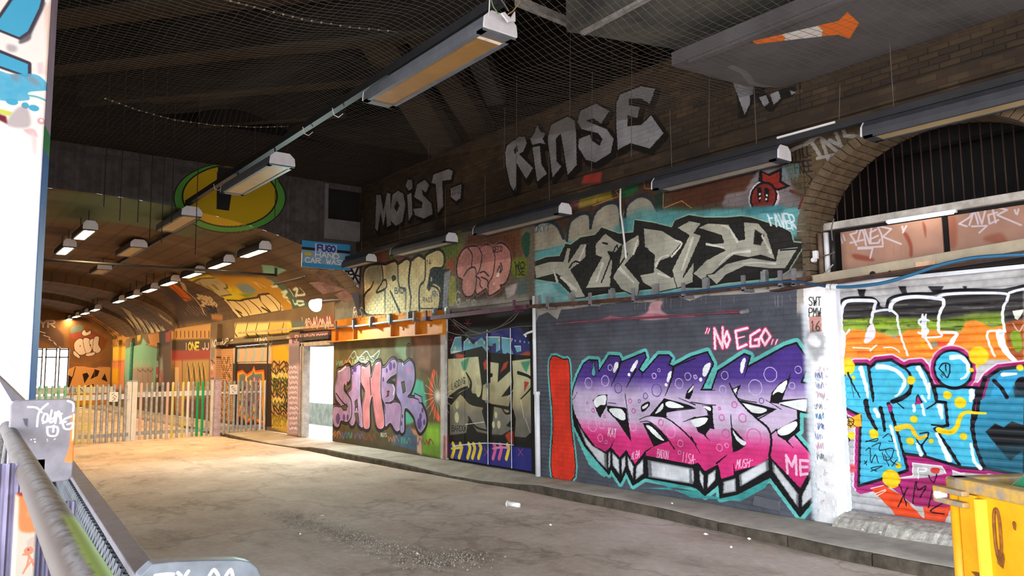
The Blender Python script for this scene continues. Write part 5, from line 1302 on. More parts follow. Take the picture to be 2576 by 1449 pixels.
W3 = [Lc(q) for q in ([(85, 770), (150, 900), (230, 995), (365, 1075), (372, 1225), (290, 1145), (165, 980)], [(385, 1065), (405, 1045), (402, 1200), (385, 1215)], [(420, 1055), (488, 1130), (493, 1275), (424, 1180)], [(508, 1130), (548, 1085), (550, 1190), (512, 1285)], [(567, 1090), (628, 1195), (622, 1315), (574, 1190)], [(652, 1195), (720, 1120), (722, 1265), (645, 1325)], [(758, 1130), (1195, 1212), (1200, 1365), (772, 1297)])] + \
    [Rc(q) for q in ([(2, 1030), (18, 1040), (20, 1140), (2, 1130)], [(64, 1035), (98, 1078), (98, 1195), (68, 1130)], [(132, 1078), (198, 1030), (193, 1118), (127, 1190)], [(258, 1132), (358, 1102), (362, 1212), (254, 1230)], [(384, 1078), (622, 950), (626, 1038), (392, 1175)], [(653, 965), (868, 1232), (866, 1345), (658, 1048)], [(893, 1245), (972, 1090), (980, 1258), (893, 1340)])]
for q in W3: c.fill(q, '#6f7378'); c.fill([(np.mean([p[0] for p in q]) + (x - np.mean([p[0] for p in q])) * .84, np.mean([p[1] for p in q]) + (y - np.mean([p[1] for p in q])) * .86) for x, y in q], '#d8dbe0', 0, 1.6)
K = '#0d0b0f'; Wh = '#eef1f2'
for q in ([(235, 560), (290, 510), (375, 505), (370, 610), (305, 730), (265, 650)], [(370, 610), (540, 630), (560, 640), (605, 958), (470, 760), (375, 660)], [(715, 780), (790, 775), (900, 870), (965, 950), (820, 1005)], [(775, 712), (920, 540), (1160, 605), (1215, 635), (1050, 650), (945, 675), (940, 722), (900, 722)], [(1120, 540), (1140, 470), (1205, 400), (1195, 480), (1165, 552)]): c.fill(Lc(q), K)
c.fill(Lc([(695, 620), (740, 582), (775, 574), (785, 595), (765, 632), (712, 672)]), K, 1)
for q in ([(243, 572), (280, 525), (362, 515), (356, 600), (310, 605), (270, 630)], [(395, 642), (500, 642), (545, 690), (545, 745), (500, 747), (430, 700)], [(745, 805), (800, 815), (910, 930), (900, 945), (830, 900)], [(835, 682), (895, 598), (915, 600), (900, 650), (855, 682)], [(935, 582), (985, 570), (1090, 610), (1100, 630), (1000, 635), (945, 620)], [(1145, 490), (1200, 415), (1190, 460)], [(712, 622), (765, 592), (755, 625), (718, 645)],
          [(430, 280), (445, 205), (475, 195), (480, 240), (445, 295)], [(595, 270), (640, 190), (668, 175), (660, 220), (620, 285)], [(945, 380), (955, 310), (985, 278), (995, 310), (965, 380)]): c.fill(Lc(q), Wh, 1)
c.crop(1430, 860, 3.8125)
c.spots([(585, 315), (938, 412)], 15, Wh)
for pts, w in (([(545, 500), (560, 600), (585, 760)], (9, 4)), ([(680, 748), (760, 715), (850, 712), (960, 742), (1110, 860), (1225, 985)], (5, 14)), ([(690, 770), (790, 772), (930, 900), (1020, 1030)], (5, 12)), ([(500, 200), (470, 300), (410, 430)], (26, 4)), ([(650, 265), (600, 360), (560, 440)], (22, 4)), ([(1010, 250), (985, 380), (930, 520)], (24, 5)), ([(712, 300), (708, 355)], (14, 3)), ([(945, 720), (945, 675), (1220, 640)], (8, 6)), ([(410, 1015), (445, 935)], (10, 3)), ([(748, 1050), (815, 1005)], (10, 3)), ([(385, 585), (460, 592)], (5, 5)), ([(1060, 540), (1220, 605)], (4, 10)), ([(1100, 770), (1220, 725)], (4, 12)), ([(1000, 245), (1220, 160)], (10, 10)), ([(40, 560), (70, 520), (90, 470)], (5, 3))):
    c.line(pts, w, K)
for x, y, r, col in ((195, 395, 40, 0), (355, 375, 42, 0), (403, 248, 24, 0), (480, 445, 40, 1), (848, 465, 52, 1), (825, 327, 22, 0), (872, 273, 14, 0), (1065, 400, 42, 0), (1148, 333, 32, 0), (1212, 335, 12, 0), (742, 520, 24, 1), (682, 570, 13, 1), (595, 568, 17, 2), (627, 662, 18, 2), (182, 585, 9, 2), (240, 658, 15, 2), (349, 717, 11, 2), (890, 775, 26, 2), (235, 800, 50, 3), (320, 797, 28, 3), (308, 923, 28, 3), (366, 962, 14, 3), (622, 812, 36, 3), (985, 865, 48, 3), (1078, 975, 28, 3), (1068, 1062, 16, 3)):
    c.disc((x, y), r, ('#cdbde0', '#54408f', '#d04a92', '#f0a2cc')[col], ring=7 if r > 14 else 5)
c.fill([(225, 290), (240, 200), (255, 250), (262, 300), (245, 330), (225, 315)], '#5aa9ad', 1); c.line([(225, 185), (240, 230), (222, 300), (245, 332), (265, 300), (250, 220), (265, 180)], 6, K)
c.crop(1740, 860, 3.219)
for q in ([(0, 615), (165, 590), (188, 708), (150, 700), (110, 758), (55, 730)], [(335, 895), (318, 700), (330, 690), (430, 800), (440, 840), (380, 880)], [(335, 380), (395, 350), (365, 422)], [(392, 472), (540, 505), (695, 545), (520, 618), (450, 560)], [(635, 492), (650, 410), (720, 330), (802, 288), (770, 370), (735, 470), (710, 502)], [(715, 485), (740, 470), (955, 455), (940, 577), (720, 512)], [(685, 715), (865, 618), (872, 715), (775, 807), (700, 762)], [(85, 515), (168, 515), (170, 600), (130, 590), (128, 560)]): c.fill(q, K)
for q in ([(5, 630), (120, 612), (122, 650), (60, 688), (20, 680)], [(327, 705), (380, 772), (440, 812), (425, 840), (365, 795)], [(341, 388), (372, 372), (356, 418)], [(407, 498), (500, 515), (612, 546), (560, 580), (460, 560)], [(655, 430), (700, 360), (775, 312), (745, 410), (700, 405)], [(725, 490), (905, 464), (935, 478), (930, 555), (900, 560), (735, 506)], [(702, 712), (840, 642), (850, 690), (790, 745), (720, 757)], [(92, 522), (150, 527), (150, 560)],
          [(90, 270), (100, 200), (145, 168), (155, 190), (120, 275)], [(395, 240), (400, 170), (425, 130), (440, 150), (415, 248)]): c.fill(q, Wh, 1)
c.disc((75, 305), 15, Wh)
for pts, w in (([(310, 340), (380, 470), (520, 612), (620, 700), (648, 800), (632, 930)], (12, 20)), ([(318, 590), (322, 650), (330, 720)], (4, 12)), ([(168, 520), (172, 620), (182, 705)], (9, 6)), ([(75, 390), (195, 393)], (6, 4)), ([(0, 488), (110, 508), (200, 514)], (6, 6)), ([(398, 352), (372, 455), (530, 492)], (7, 6)), ([(600, 470), (730, 548)], (3, 6)), ([(545, 625), (660, 562)], (9, 5)), ([(650, 745), (690, 712)], (9, 12)), ([(770, 800), (828, 862)], (14, 3)), ([(0, 772), (70, 905)], (12, 3)), ([(112, 760), (148, 800)], (12, 3)), ([(290, 915), (205, 985)], (4, 14)), ([(340, 985), (350, 1060)], (4, 12)), ([(640, 935), (640, 1080)], (12, 16)), ([(882, 1190), (882, 1380)], (10, 14)), ([(430, 285), (455, 205)], (4, 14)), ([(790, 300), (805, 255)], (10, 3))):
    c.line(pts, w, K)
for x, y, r, col in ((270, 273, 30, 0), (640, 265, 55, 0), (518, 370, 58, 0), (865, 227, 28, 0), (815, 357, 25, 0), (33, 285, 14, 0), (255, 388, 30, 0), (568, 478, 20, 1), (349, 510, 22, 2), (229, 540, 10, 2), (246, 615, 22, 2), (415, 618, 32, 2), (508, 770, 60, 2), (280, 745, 32, 2), (228, 858, 26, 3), (287, 840, 17, 3)):
    c.disc((x, y), r, ('#cdbde0', '#54408f', '#d04a92', '#f0a2cc')[col], ring=6)
PKW = '#f4c4dd'
for pts in ([(780, 1065), (768, 920), (815, 1010), (845, 925), (852, 1075)], [(880, 960), (885, 1080)], [(885, 960), (945, 965)], [(888, 1015), (940, 1015)], [(885, 1075), (940, 1070)]): c.line(pts, 22, PKW, 0)
for s, x, y, w, h in (('MUSH', 360, 955, 110, 70),): c.text(x, y, w, h, s, PKW, 6, .15, -10)
c.line([(440, 985), (498, 958)], 5, PKW)
c.crop(1430, 860, 3.8125)
c.text(380, 825, 80, 80, 'KAT', '#f6d6e6', 8, .1, 20); c.text(600, 1060, 85, 70, 'ALBA', PKW, 6, .15, -25); c.text(850, 1030, 110, 80, 'BADON', PKW, 6, .1, 20); c.text(1085, 1060, 120, 90, 'IISA', PKW, 7, .1, 30); c.line([(1180, 1140), (1220, 1128)], 6, PKW)
# NO EGO
c.crop(1300, 800, 2.786)
NE = ([(1393, 215), (1388, 75), (1445, 212), (1446, 68)], [(1476, 95), (1455, 150), (1475, 205), (1495, 150), (1476, 95)], [(1618, 72), (1536, 92), (1552, 215), (1612, 188)], [(1545, 145), (1600, 130)], [(1705, 85), (1640, 125), (1640, 200), (1700, 195), (1702, 148), (1672, 155)], [(1745, 78), (1712, 135), (1742, 190), (1780, 130), (1745, 78)], [(1338, 72), (1326, 108)], [(1354, 76), (1343, 108)], [(1800, 152), (1786, 186)], [(1830, 152), (1814, 186)])
for p in NE: c.line(p, 32 if len(p) > 2 else 16, '#cf3a72', 0, soft=5)
for p in NE: c.line(p, 17 if len(p) > 2 else 7, '#f7e3ea', 0)
# plain red and teal block at the left of the grey wall
c.crop(1300, 800, 2.786)
blk = [(232, 300), (330, 290), (372, 330), (380, 700), (410, 1112), (250, 1108), (255, 720)]
c.line(blk, 34, TEAL, 1, True, soft=4); c.fill(blk, '#dc3a26', 1); c.line(blk, 6, K, 1, True)
# white post and its tags
c.crop(0, 0, 1)
uv_rect(c, 4.10, 4.44, 0, 2.5, '#eeeef0'); uv_rect(c, 4.40, 4.47, 0, 2.3, '#cfd6de', .02)
c.crop(1976, 680, 1.885)
c.fill([(112, 220), (172, 210), (172, 290), (118, 296)], '#c08f86'); c.fill([(100, 300), (180, 292), (178, 420), (130, 420)], '#40454d', 1, 8, .35)
c.text(112, 128, 60, 40, 'SWT', '#1c1b1d', 4); c.text(112, 180, 60, 40, 'PMW', '#1c1b1d', 4); c.text(118, 242, 50, 46, '16', '#3a2b2b', 4)
for k in range(9):
    c.scribble(158 + (k % 3) * 6, 500 + k * 48, 34, 34, ('#5a6a94', '#8a8fae', '#b98fa6', '#70757f', '#3f6f9a')[k % 5], 3, k, 5)
c.spots([(130, 330, 26), (150, 345, 20), (175, 430, 22)], 20, '#f2f3f5', soft=6)
for k in range(60): c.disc((g.uniform(140, 200), g.uniform(450, 1150)), g.uniform(2, 9), ('#d9b9c6', '#b8bccb', '#ffffff', '#a9a7a5')[k % 4], alpha=.6)
# ----- silver letters over the rail
c.crop(1300, 400, 3.22)
c.fill([(60, 700), (1000, 380), (1400, 420), (2300, 380), (2370, 480), (2330, 640), (2200, 640), (2100, 1000), (100, 1190)], '#5fa3aa', 0, 10)
c.fill([(0, 620), (100, 520), (400, 420), (820, 230), (1150, 150), (1700, 120), (1900, 240), (1900, 380), (1400, 420), (1000, 430), (400, 660), (60, 780), (0, 780)], '#4a3426', 0, 14, .9)
for q, col in (([(850, 200), (1000, 160), (980, 260), (860, 330)], '#1f5a34'), ([(1210, 420), (1340, 350), (1440, 410)], '#2d4a26'), ([(1110, 300), (1200, 240), (1200, 400), (1150, 430)], '#20302a'), ([(680, 260), (760, 230), (780, 330), (650, 350)], '#8a7a2a'), ([(590, 130), (730, 110), (720, 200), (560, 210)], '#9a3a30'), ([(440, 330), (600, 260), (560, 360), (420, 420)], '#8a5a60'), ([(520, 280), (700, 240), (640, 360), (500, 400)], '#9a8a3a'), ([(1200, 250), (1900, 120), (1900, 300), (1300, 400)], '#4a2a1c')): c.fill(q, col, 0, 8)
c.line([(620, 380), (840, 300), (800, 260), (1030, 170), (1040, 240), (1190, 240), (1190, 400), (1340, 340), (1420, 400)], 7, '#a87a3a', 0)
SIL = '#a9aa9d'
for q in ([(110, 740), (110, 600), (200, 510), (320, 530), (380, 640), (380, 690)], [(410, 660), (430, 520), (510, 450), (590, 450), (600, 560), (590, 640)], [(600, 560), (640, 430), (740, 360), (830, 380), (850, 560), (640, 620)], [(880, 470), (900, 370), (1000, 300), (1090, 330), (1140, 420), (1140, 460)]): c.fill(q, '#9d9a8c', 1); c.line(q[:-1] if len(q) > 4 else q, 24, '#24303a', 1, soft=6)
c.fill([(980, 400), (1400, 420), (1850, 400), (1900, 450), (1500, 480), (1000, 560), (700, 640)], '#4f8f94', 0, 22, .8)
blackp = [(110, 850), (240, 800), (350, 790), (400, 690), (440, 700), (520, 640), (640, 620), (690, 560), (830, 610), (950, 600), (960, 500), (1100, 520), (1260, 560), (1290, 500), (1400, 460), (1520, 480), (1700, 480), (1820, 470), (1900, 480), (2150, 560), (2220, 600), (2240, 680), (2330, 690), (2200, 900), (2100, 960), (1700, 1000), (1500, 1040), (1200, 1040), (700, 1090), (480, 1130), (350, 1000), (150, 970)]
c.line(blackp, 26, '#9db9a2', 0, True, soft=10); c.fill(blackp, '#232220', 0, 3); c.line(blackp, 8, '#141414', 0, True, soft=4)
SV = ([(140, 870), (270, 830), (380, 830), (410, 720), (440, 720), (420, 840), (520, 690), (600, 680), (560, 800), (440, 900), (500, 1000), (560, 1120), (480, 1130), (370, 960), (320, 930), (160, 970)],
      [(640, 690), (720, 600), (800, 660), (860, 690), (800, 760), (740, 750), (780, 830), (760, 1040), (560, 1050), (600, 960), (690, 800), (640, 780)],
      [(860, 690), (990, 610), (1000, 690), (940, 790), (880, 860), (1000, 1000), (980, 1120), (850, 1060), (780, 960), (830, 860)],
      [(1030, 560), (1180, 580), (1340, 680), (1240, 800), (1160, 830), (1130, 880), (1260, 960), (1340, 900), (1330, 1040), (1150, 1080), (1020, 1000), (1000, 940), (1110, 920), (1120, 780), (1040, 720)],
      [(1300, 560), (1400, 500), (1500, 520), (1440, 600), (1500, 620), (1350, 960), (1440, 830), (1430, 1000), (1300, 1050), (1260, 900), (1400, 620)],
      [(1470, 560), (1550, 520), (1720, 530), (1800, 660), (1850, 650), (1840, 510), (1960, 520), (2030, 600), (2080, 760), (2100, 820), (1980, 780), (1880, 800), (1760, 780), (1640, 880), (1600, 920), (1500, 980), (1430, 930), (1540, 820), (1690, 740), (1560, 690), (1680, 680), (1660, 620)],
      [(1600, 930), (1700, 850), (1900, 800), (2100, 830), (2120, 730), (2290, 710), (2180, 890), (2050, 890), (1850, 870), (1700, 940), (1620, 1020), (1540, 940)])
for q in SV: c.fill(q, SIL); c.line(q, 7, '#1b1a19', 0, True)
for q in ([(1930, 570), (2010, 620), (1980, 700), (1920, 690)], [(1000, 700), (1060, 720), (1110, 790), (1070, 830), (960, 790)], [(560, 690), (630, 680), (560, 800)], [(1400, 800), (1660, 740), (1500, 800)], [(900, 870), (990, 850), (980, 960)], [(470, 930), (560, 870), (500, 990)]): c.fill(q, '#1d1c1b', 0, 3)
for p, w in (([(830, 880), (950, 1000)], (30, 14)), ([(1640, 860), (1740, 770), (1890, 750)], (10, 22)), ([(1130, 870), (1170, 800), (1230, 780)], (20, 10)), ([(1150, 930), (1240, 960)], (18, 10)), ([(1340, 900), (1430, 640)], (14, 22)), ([(1660, 540), (1720, 560), (1790, 670)], (8, 22)), ([(1540, 690), (1680, 720)], (20, 8)), ([(1290, 660), (1340, 690), (1260, 790)], (10, 18)), ([(560, 700), (500, 840)], (14, 22)), ([(650, 990), (700, 850)], (12, 24)), ([(980, 660), (950, 770)], (14, 18)), ([(1990, 620), (2060, 760)], (16, 22)), ([(1830, 850), (1950, 840), (2100, 850)], (6, 16)), ([(300, 900), (330, 990)], (8, 24)), ([(360, 960), (480, 1060)], (16, 26))): c.line(p, w, '#d2d3c9', 1)
for p in ([(700, 680), (740, 690)], [(690, 1000), (800, 720), (820, 720)], [(2140, 740), (2290, 730)], [(760, 960), (830, 870), (900, 770)], [(430, 880), (480, 830), (580, 880)]): c.line(p, 12, '#191817')
c.fill([(120, 1000), (280, 1000), (340, 1080), (470, 1130), (300, 1170), (130, 1180)], '#86b9bd', 0, 6)
c.text(140, 540, 130, 55, 'UKYT', '#3b5878', 6, .1, -10)
c.text(2060, 420, 220, 120, 'FAVER', '#cfe3ee', 14, -.3, 40); c.line([(2150, 500), (2240, 540), (2310, 620)], 10, '#cfe3ee')
c.text(2000, 430, 40, 60, '"', '#cfe3ee', 10); c.text(2280, 430, 40, 60, '"', '#cfe3ee', 10)
# round red figure with a cap, plain
c.fill([(1660, 380), (1700, 280), (1850, 260), (1960, 80), (2180, 70), (2240, 220), (2340, 260), (2320, 380), (1900, 400)], '#7a7478', 0, 10, .9)
c.disc((2000, 310), 130, '#c9ccd6', soft=4); c.fill([(1970, 90), (2040, 120), (2150, 70), (2150, 180), (2220, 220), (2120, 260), (1960, 180)], K); c.fill([(1990, 110), (2050, 140), (2130, 100), (2130, 190), (2180, 220), (2110, 240), (1990, 175)], '#8a2720')
c.disc((2000, 310), 118, K); c.disc((2000, 312), 102, '#7d2822'); c.fill([(1950, 240), (1985, 240), (1980, 340), (1960, 340)], K, 1); c.fill([(2010, 240), (2045, 250), (2040, 345), (2015, 340)], K, 1); c.spots([(1972, 285), (1972, 318), (2028, 295), (2024, 326)], 9, '#e8e6e6')
c.fill([(1860, 390), (2160, 370), (2160, 440), (1860, 450)], '#3f7f8a', 0, 8); c.line([(2110, 260), (2130, 310), (2115, 370)], 8, '#c9a0a0'); c.line([(2220, 260), (2330, 300), (2290, 400)], 22, '#6a2a2c', 0, soft=4)
# ----- scrawls by the arch
c.crop(1676, 0, 2.862)
c.fill([(860, 1100), (1100, 900), (1500, 800), (1500, 960), (1100, 1300), (1050, 1430), (940, 1430)], '#544733', 0, 20, .8)
c.text(890, 1090, 160, 80, 'STILL', '#241f1b', 12, -.1, -60); c.text(930, 1170, 130, 80, 'FREE', '#241f1b', 12, -.1, -20); c.line([(1010, 1250), (1050, 1290), (1030, 1320), (1060, 1350), (1050, 1320)], 9, '#241f1b', 0)
for p in ([(1040, 1010), (1110, 1120)], [(1010, 1040), (1060, 1010)], [(1090, 1140), (1240, 1110)], [(1120, 1000), (1170, 1150)], [(1130, 1005), (1240, 1100)], [(1210, 920), (1260, 1050)], [(1180, 1010), (1300, 1075)], [(1270, 910), (1290, 980), (1410, 985)], [(890, 1090), (980, 1050), (1160, 945)]): c.line(p, 26, '#8f8d8c', 0, soft=3, alpha=.9)
for k in range(14): c.line([(840 + k * 9, 1180), (842 + k * 9, 1260 + (k * 37 % 60))], 5, '#5f9aa6', 0, alpha=.6)
# M..., cut off by the slab
SG = '#898a8f'
c.line([(470, 480), (520, 510), (560, 820), (620, 690), (640, 540), (690, 700), (760, 770), (830, 680), (900, 660)], 70, '#17140f', 0, soft=5)
for q in ([(480, 590), (555, 545), (600, 650), (608, 740), (568, 828), (520, 700)], [(585, 640), (610, 545), (655, 545), (650, 600), (630, 620), (625, 680), (600, 690)], [(670, 700), (720, 685), (745, 740), (705, 770)], [(750, 680), (810, 655), (828, 710), (775, 755)], [(890, 650), (940, 665), (905, 685)], [(470, 478), (540, 515), (500, 500)]): c.fill(q, SG)
# ----- RINSE / MOIST
c.crop(800, 0, 2.862)
def sil(polys, holes=(), ow=44, sh=(20, 22)):
    for q in polys: c.line([(x + sh[0], y + sh[1]) for x, y in q], ow, '#15110d', 0, True, soft=4); c.fill([(x + sh[0], y + sh[1]) for x, y in q], '#15110d')
    for q in polys: c.line(q, 22, '#15110d', 0, True, soft=3)
    for q in polys: c.fill(q, SG)
    for q in holes: c.fill(q, '#1c1611')
sil([[(1350, 1100), (1360, 1050), (1450, 985), (1490, 985), (1505, 1030), (1480, 1090), (1450, 1110), (1550, 1210), (1500, 1290), (1430, 1170), (1430, 1330), (1410, 1375), (1385, 1330), (1355, 1190)],
     [(1530, 1000), (1560, 960), (1580, 900), (1605, 950), (1640, 960), (1620, 1000), (1640, 1040), (1600, 1030), (1545, 1045)],
     [(1545, 1060), (1600, 1050), (1610, 1180), (1650, 1250), (1580, 1310), (1560, 1170)],
     [(1655, 1000), (1680, 900), (1800, 840), (1850, 870), (1860, 960), (1865, 1190), (1800, 1260), (1770, 1080), (1750, 960), (1715, 1000), (1720, 1160), (1755, 1200), (1690, 1280), (1670, 1110)],
     [(1870, 880), (1890, 800), (2000, 745), (2100, 800), (2040, 890), (1980, 850), (1930, 870), (2080, 930), (2130, 1000), (2110, 1100), (2000, 1170), (1930, 1150), (1875, 1060), (1880, 1000), (1960, 970), (1970, 1010), (2030, 1050), (2050, 1000), (2020, 960), (1900, 930)],
     [(2150, 740), (2180, 680), (2330, 620), (2430, 640), (2390, 750), (2330, 710), (2240, 710), (2240, 760), (2320, 770), (2300, 850), (2230, 830), (2230, 910), (2330, 900), (2400, 830), (2490, 960), (2390, 1070), (2250, 1030), (2160, 1080), (2150, 900)]],
    ([(1410, 1080), (1435, 1045), (1440, 1090), (1420, 1110)],))
c.crop(700, 300, 3.68)
sil([[(900, 1010), (910, 700), (950, 700), (975, 850), (1010, 680), (1040, 690), (1045, 980), (1010, 1000), (1000, 850), (975, 990), (950, 860), (920, 1040)],
     [(1040, 850), (1060, 700), (1110, 660), (1160, 690), (1180, 800), (1150, 950), (1090, 990), (1045, 940)],
     [(1195, 700), (1235, 680), (1245, 880), (1210, 940)], [(1180, 620), (1200, 560), (1240, 560), (1245, 640), (1210, 660)],
     [(1260, 720), (1290, 600), (1360, 560), (1400, 610), (1370, 680), (1330, 650), (1340, 700), (1420, 780), (1430, 880), (1350, 920), (1270, 890), (1250, 830), (1330, 820), (1340, 770)],
     [(1420, 590), (1440, 510), (1580, 460), (1620, 480), (1600, 560), (1520, 570), (1530, 800), (1480, 870), (1460, 600)],
     [(1600, 640), (1700, 600), (1690, 730), (1650, 760), (1600, 720)]], ([(1075, 820), (1100, 750), (1125, 800), (1100, 860)],), 30, (12, 16))
c.text(1610, 640, 80, 60, '2012', '#3a3a3c', 5, 0, -20)
# ----- cream letters, pink round letters and what is between
c.crop(700, 480, 3.68)
uvr = [(780, 560), (1560, 400), (2380, 300), (2380, 1040), (1560, 1120), (520, 1240), (520, 1060), (760, 900)]
c.fill(uvr, '#6a6052', 0, 6)
c.fill([(900, 560), (1260, 520), (1560, 420), (1700, 340), (1700, 600), (1560, 780), (1400, 560), (900, 640)], '#68712a', 0, 12)
c.fill([(1100, 560), (1250, 540), (1240, 620), (1100, 650)], '#8c5548', 0, 6); c.spots([(970, 620, 60), (1130, 600, 55), (890, 620, 50)], 50, '#85514a', soft=6)
c.fill([(1560, 640), (1640, 620), (1620, 760), (1560, 780)], '#a0522a', 0, 10)
CR = '#e2cf9c'
cream = [(800, 900), (800, 760), (850, 700), (960, 690), (1000, 690), (1080, 660), (1110, 690), (1190, 640), (1230, 660), (1300, 610), (1360, 640), (1380, 600), (1480, 555), (1530, 600), (1520, 700), (1420, 720), (1390, 920), (1440, 860), (1500, 900), (1490, 1030), (1460, 1110), (1300, 1120), (1280, 1110), (1100, 1140), (950, 1140), (810, 1120)]
c.line(cream, 44, '#2b241a', 1, True, soft=6); c.fill(cream, CR, 1)
c.fill([(800, 760), (850, 700), (960, 690), (960, 860), (800, 870)], '#8f8f7a', 0, 10, .9); c.fill([(1000, 690), (1110, 690), (1110, 820), (1000, 830)], '#a89f7c', 0, 10, .7)
for p, w in (([(885, 840), (860, 900), (800, 970), (800, 1120)], (10, 22)), ([(960, 690), (970, 830), (910, 940), (1000, 900), (1000, 830), (970, 830)], (14, 14)), ([(990, 920), (990, 1130)], (14, 8)), ([(1110, 680), (1120, 880), (1180, 920), (1180, 1100)], (14, 10)), ([(1230, 650), (1210, 840), (1230, 980), (1220, 1120)], (26, 12)), ([(1365, 640), (1360, 820), (1310, 900), (1310, 1110)], (14, 20)), ([(1040, 930), (1100, 1060), (1130, 1130)], (16, 22)), ([(1300, 1080), (1330, 1090), (1440, 1090)], (8, 8)), ([(1390, 920), (1420, 880), (1490, 920), (1500, 1040)], (10, 16))): c.line(p, w, '#2b241a')
c.fill([(1050, 800), (1075, 780), (1095, 810), (1065, 840)], '#2b241a', 1); c.fill([(1380, 900), (1410, 720), (1600, 730), (1560, 1130), (1500, 1130), (1510, 900), (1440, 850), (1400, 930)], '#23262b', 0, 4)
c.fill([(1540, 760), (1600, 730), (1560, 1130), (1520, 1130)], '#8a8a94', 0, 3)
c.disc((1420, 820), 16, '#b9b494', asp=.6)
c.text(1080, 900, 110, 50, 'BAOR', '#454a4a', 7); c.text(1340, 990, 90, 40, 'RAGS', '#4a4438', 5); c.text(1410, 930, 70, 50, 'JRN', '#55707a', 6); c.text(1370, 640, 50, 50, '14', '#4a4436', 6)
for k in range(40): c.line([(530 + k * 5, 1080 + (k * 13 % 30)), (530 + k * 5, 1210)], 4, ('#9fb0a0', '#7d8f80')[k % 2], 0, alpha=.6)
c.text(690, 1080, 90, 90, 'ROS', '#d8d6cc', 9, .1)
c.fill([(520, 1200), (800, 1160), (1520, 1100), (1540, 1200), (900, 1240), (520, 1280)], '#e58c1c', 0, 3)
# pink
c.disc((1900, 740), 285, '#3a2a26', soft=16); c.fill([(1760, 420), (2000, 330), (2200, 450), (2200, 640), (1700, 600)], '#5a3320', 0, 14)
pk = [(1660, 700), (1690, 590), (1750, 530), (1830, 520), (1870, 540), (1930, 505), (1990, 530), (2060, 490), (2130, 540), (2155, 640), (2140, 760), (2100, 850), (2050, 870), (2060, 900), (1990, 950), (1950, 960), (1930, 900), (1880, 930), (1840, 950), (1830, 900), (1800, 960), (1740, 970), (1705, 900), (1710, 820), (1670, 790)]
c.line(pk, 50, '#8a5030', 1, True, soft=10); c.line(pk, 30, '#3a2832', 1, True, soft=3); c.fill(pk, '#c98f86', 1)
c.fill([(1660, 705), (2150, 625), (2150, 560), (2060, 490), (1750, 530), (1690, 600)], '#a96f6c', 0, 4, .8)
for p in ([(1760, 530), (1800, 600), (1790, 700)], [(1860, 530), (1890, 600), (1870, 720), (1850, 770)], [(1990, 530), (2010, 620), (1990, 780), (1950, 860), (1950, 950)], [(1720, 790), (1760, 730), (1820, 710), (1840, 800), (1830, 900)], [(1870, 760), (1910, 750), (1950, 790)], [(1880, 800), (1940, 830), (1940, 890)], [(1830, 790), (1870, 820), (1870, 870), (1890, 900)], [(2030, 800), (2060, 740), (2050, 700), (2030, 750)], [(2060, 670), (2075, 730), (2030, 790)]): c.line(p, 11, '#3a2832')
c.fill([(2025, 770), (2055, 755), (2045, 800), (2020, 800)], '#e8dccf'); c.fill([(1990, 860), (2010, 840), (2000, 880)], '#e8dccf')
c.text(1990, 520, 90, 50, 'DECO', '#4a2a2a', 7, 0, -10); c.text(1740, 1010, 90, 50, 'OTAD', '#c9c6bd', 7); c.text(1640, 930, 50, 130, 'G', '#bdbab0', 9); c.text(1650, 1010, 40, 60, '0', '#bdbab0', 8)
c.fill([(1590, 830), (1640, 800), (1640, 1040), (1580, 1060)], '#9a9a48', 1, 5)
c.fill([(2180, 640), (2290, 620), (2300, 780), (2200, 800), (2160, 740)], '#6f7a1e', 1, 6); c.text(2190, 660, 100, 60, 'WO', '#23230f', 10); c.text(2190, 720, 100, 60, 'ISE', '#23230f', 9)
c.fill([(2250, 460), (2300, 380), (2330, 420), (2320, 600), (2280, 590)], '#1d4a3a', 1, 4); c.fill([(2010, 380), (2250, 340), (2260, 620), (2180, 560)], '#6a3c1c', 0, 12, .8)
c.disc((2260, 910), 75, '#5a6a66', soft=8); c.fill([(2100, 900), (2220, 850), (2190, 960), (2120, 1000)], '#b9aaa8', 0, 8); c.fill([(1560, 1060), (1900, 1000), (2180, 980), (2320, 960), (2320, 1050), (1560, 1130)], '#a39e97', 0, 14, .8)
# ----- dark gap above the doors and the doors
c.crop(1000, 680, 6.44)
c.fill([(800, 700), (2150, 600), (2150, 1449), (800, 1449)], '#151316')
for x, y in ((880, 890), (1085, 860), (840, 1130)):
    for a in range(6): c.line([(x, y), (x + 60 * cos(a * 1.05), y + 80 * sin(a * 1.05))], 10, '#9a3a50', 0, alpha=.8)
c.fill([(1230, 1060), (1500, 960), (1950, 910), (2100, 1150), (2140, 1449), (860, 1449), (860, 1250)], '#2f3278', 0, 12)
LB = '#69a9bf'
for q in ([(830, 1290), (900, 1090), (1000, 1080), (1010, 1330), (950, 1340)], [(1040, 1330), (1045, 1160), (1110, 1100), (1190, 1200), (1330, 1080), (1410, 1200), (1430, 1449), (1330, 1449), (1300, 1250), (1190, 1300)], [(1400, 1080), (1620, 1080), (1620, 1290), (1560, 1330), (1560, 1180), (1510, 1190), (1500, 1230), (1400, 1220)], [(1650, 1090), (1830, 1110), (1790, 1210), (1850, 1380), (1740, 1330), (1680, 1400), (1650, 1240)], [(1860, 1230), (1960, 1230), (1960, 1310), (1900, 1330)]):
    c.line(q, 20, '#2b2f66', 0, True); c.fill(q, LB); c.line(q[:3], 10, '#d9eef2', 0)
c.spots([(1130, 1160), (1240, 1180), (1370, 1170), (1610, 1130), (1800, 1120), (1430, 1270), (900, 1260)], 22, '#c9d07a', soft=8); c.spots([(1870, 1140, 16), (1950, 1150, 18), (2020, 1160, 16), (2090, 1170, 14)], 14, '#7fa9c9')
c.fill([(820, 1300), (1040, 1310), (1020, 1380), (830, 1360)], '#d3e0e0', 0, 6)
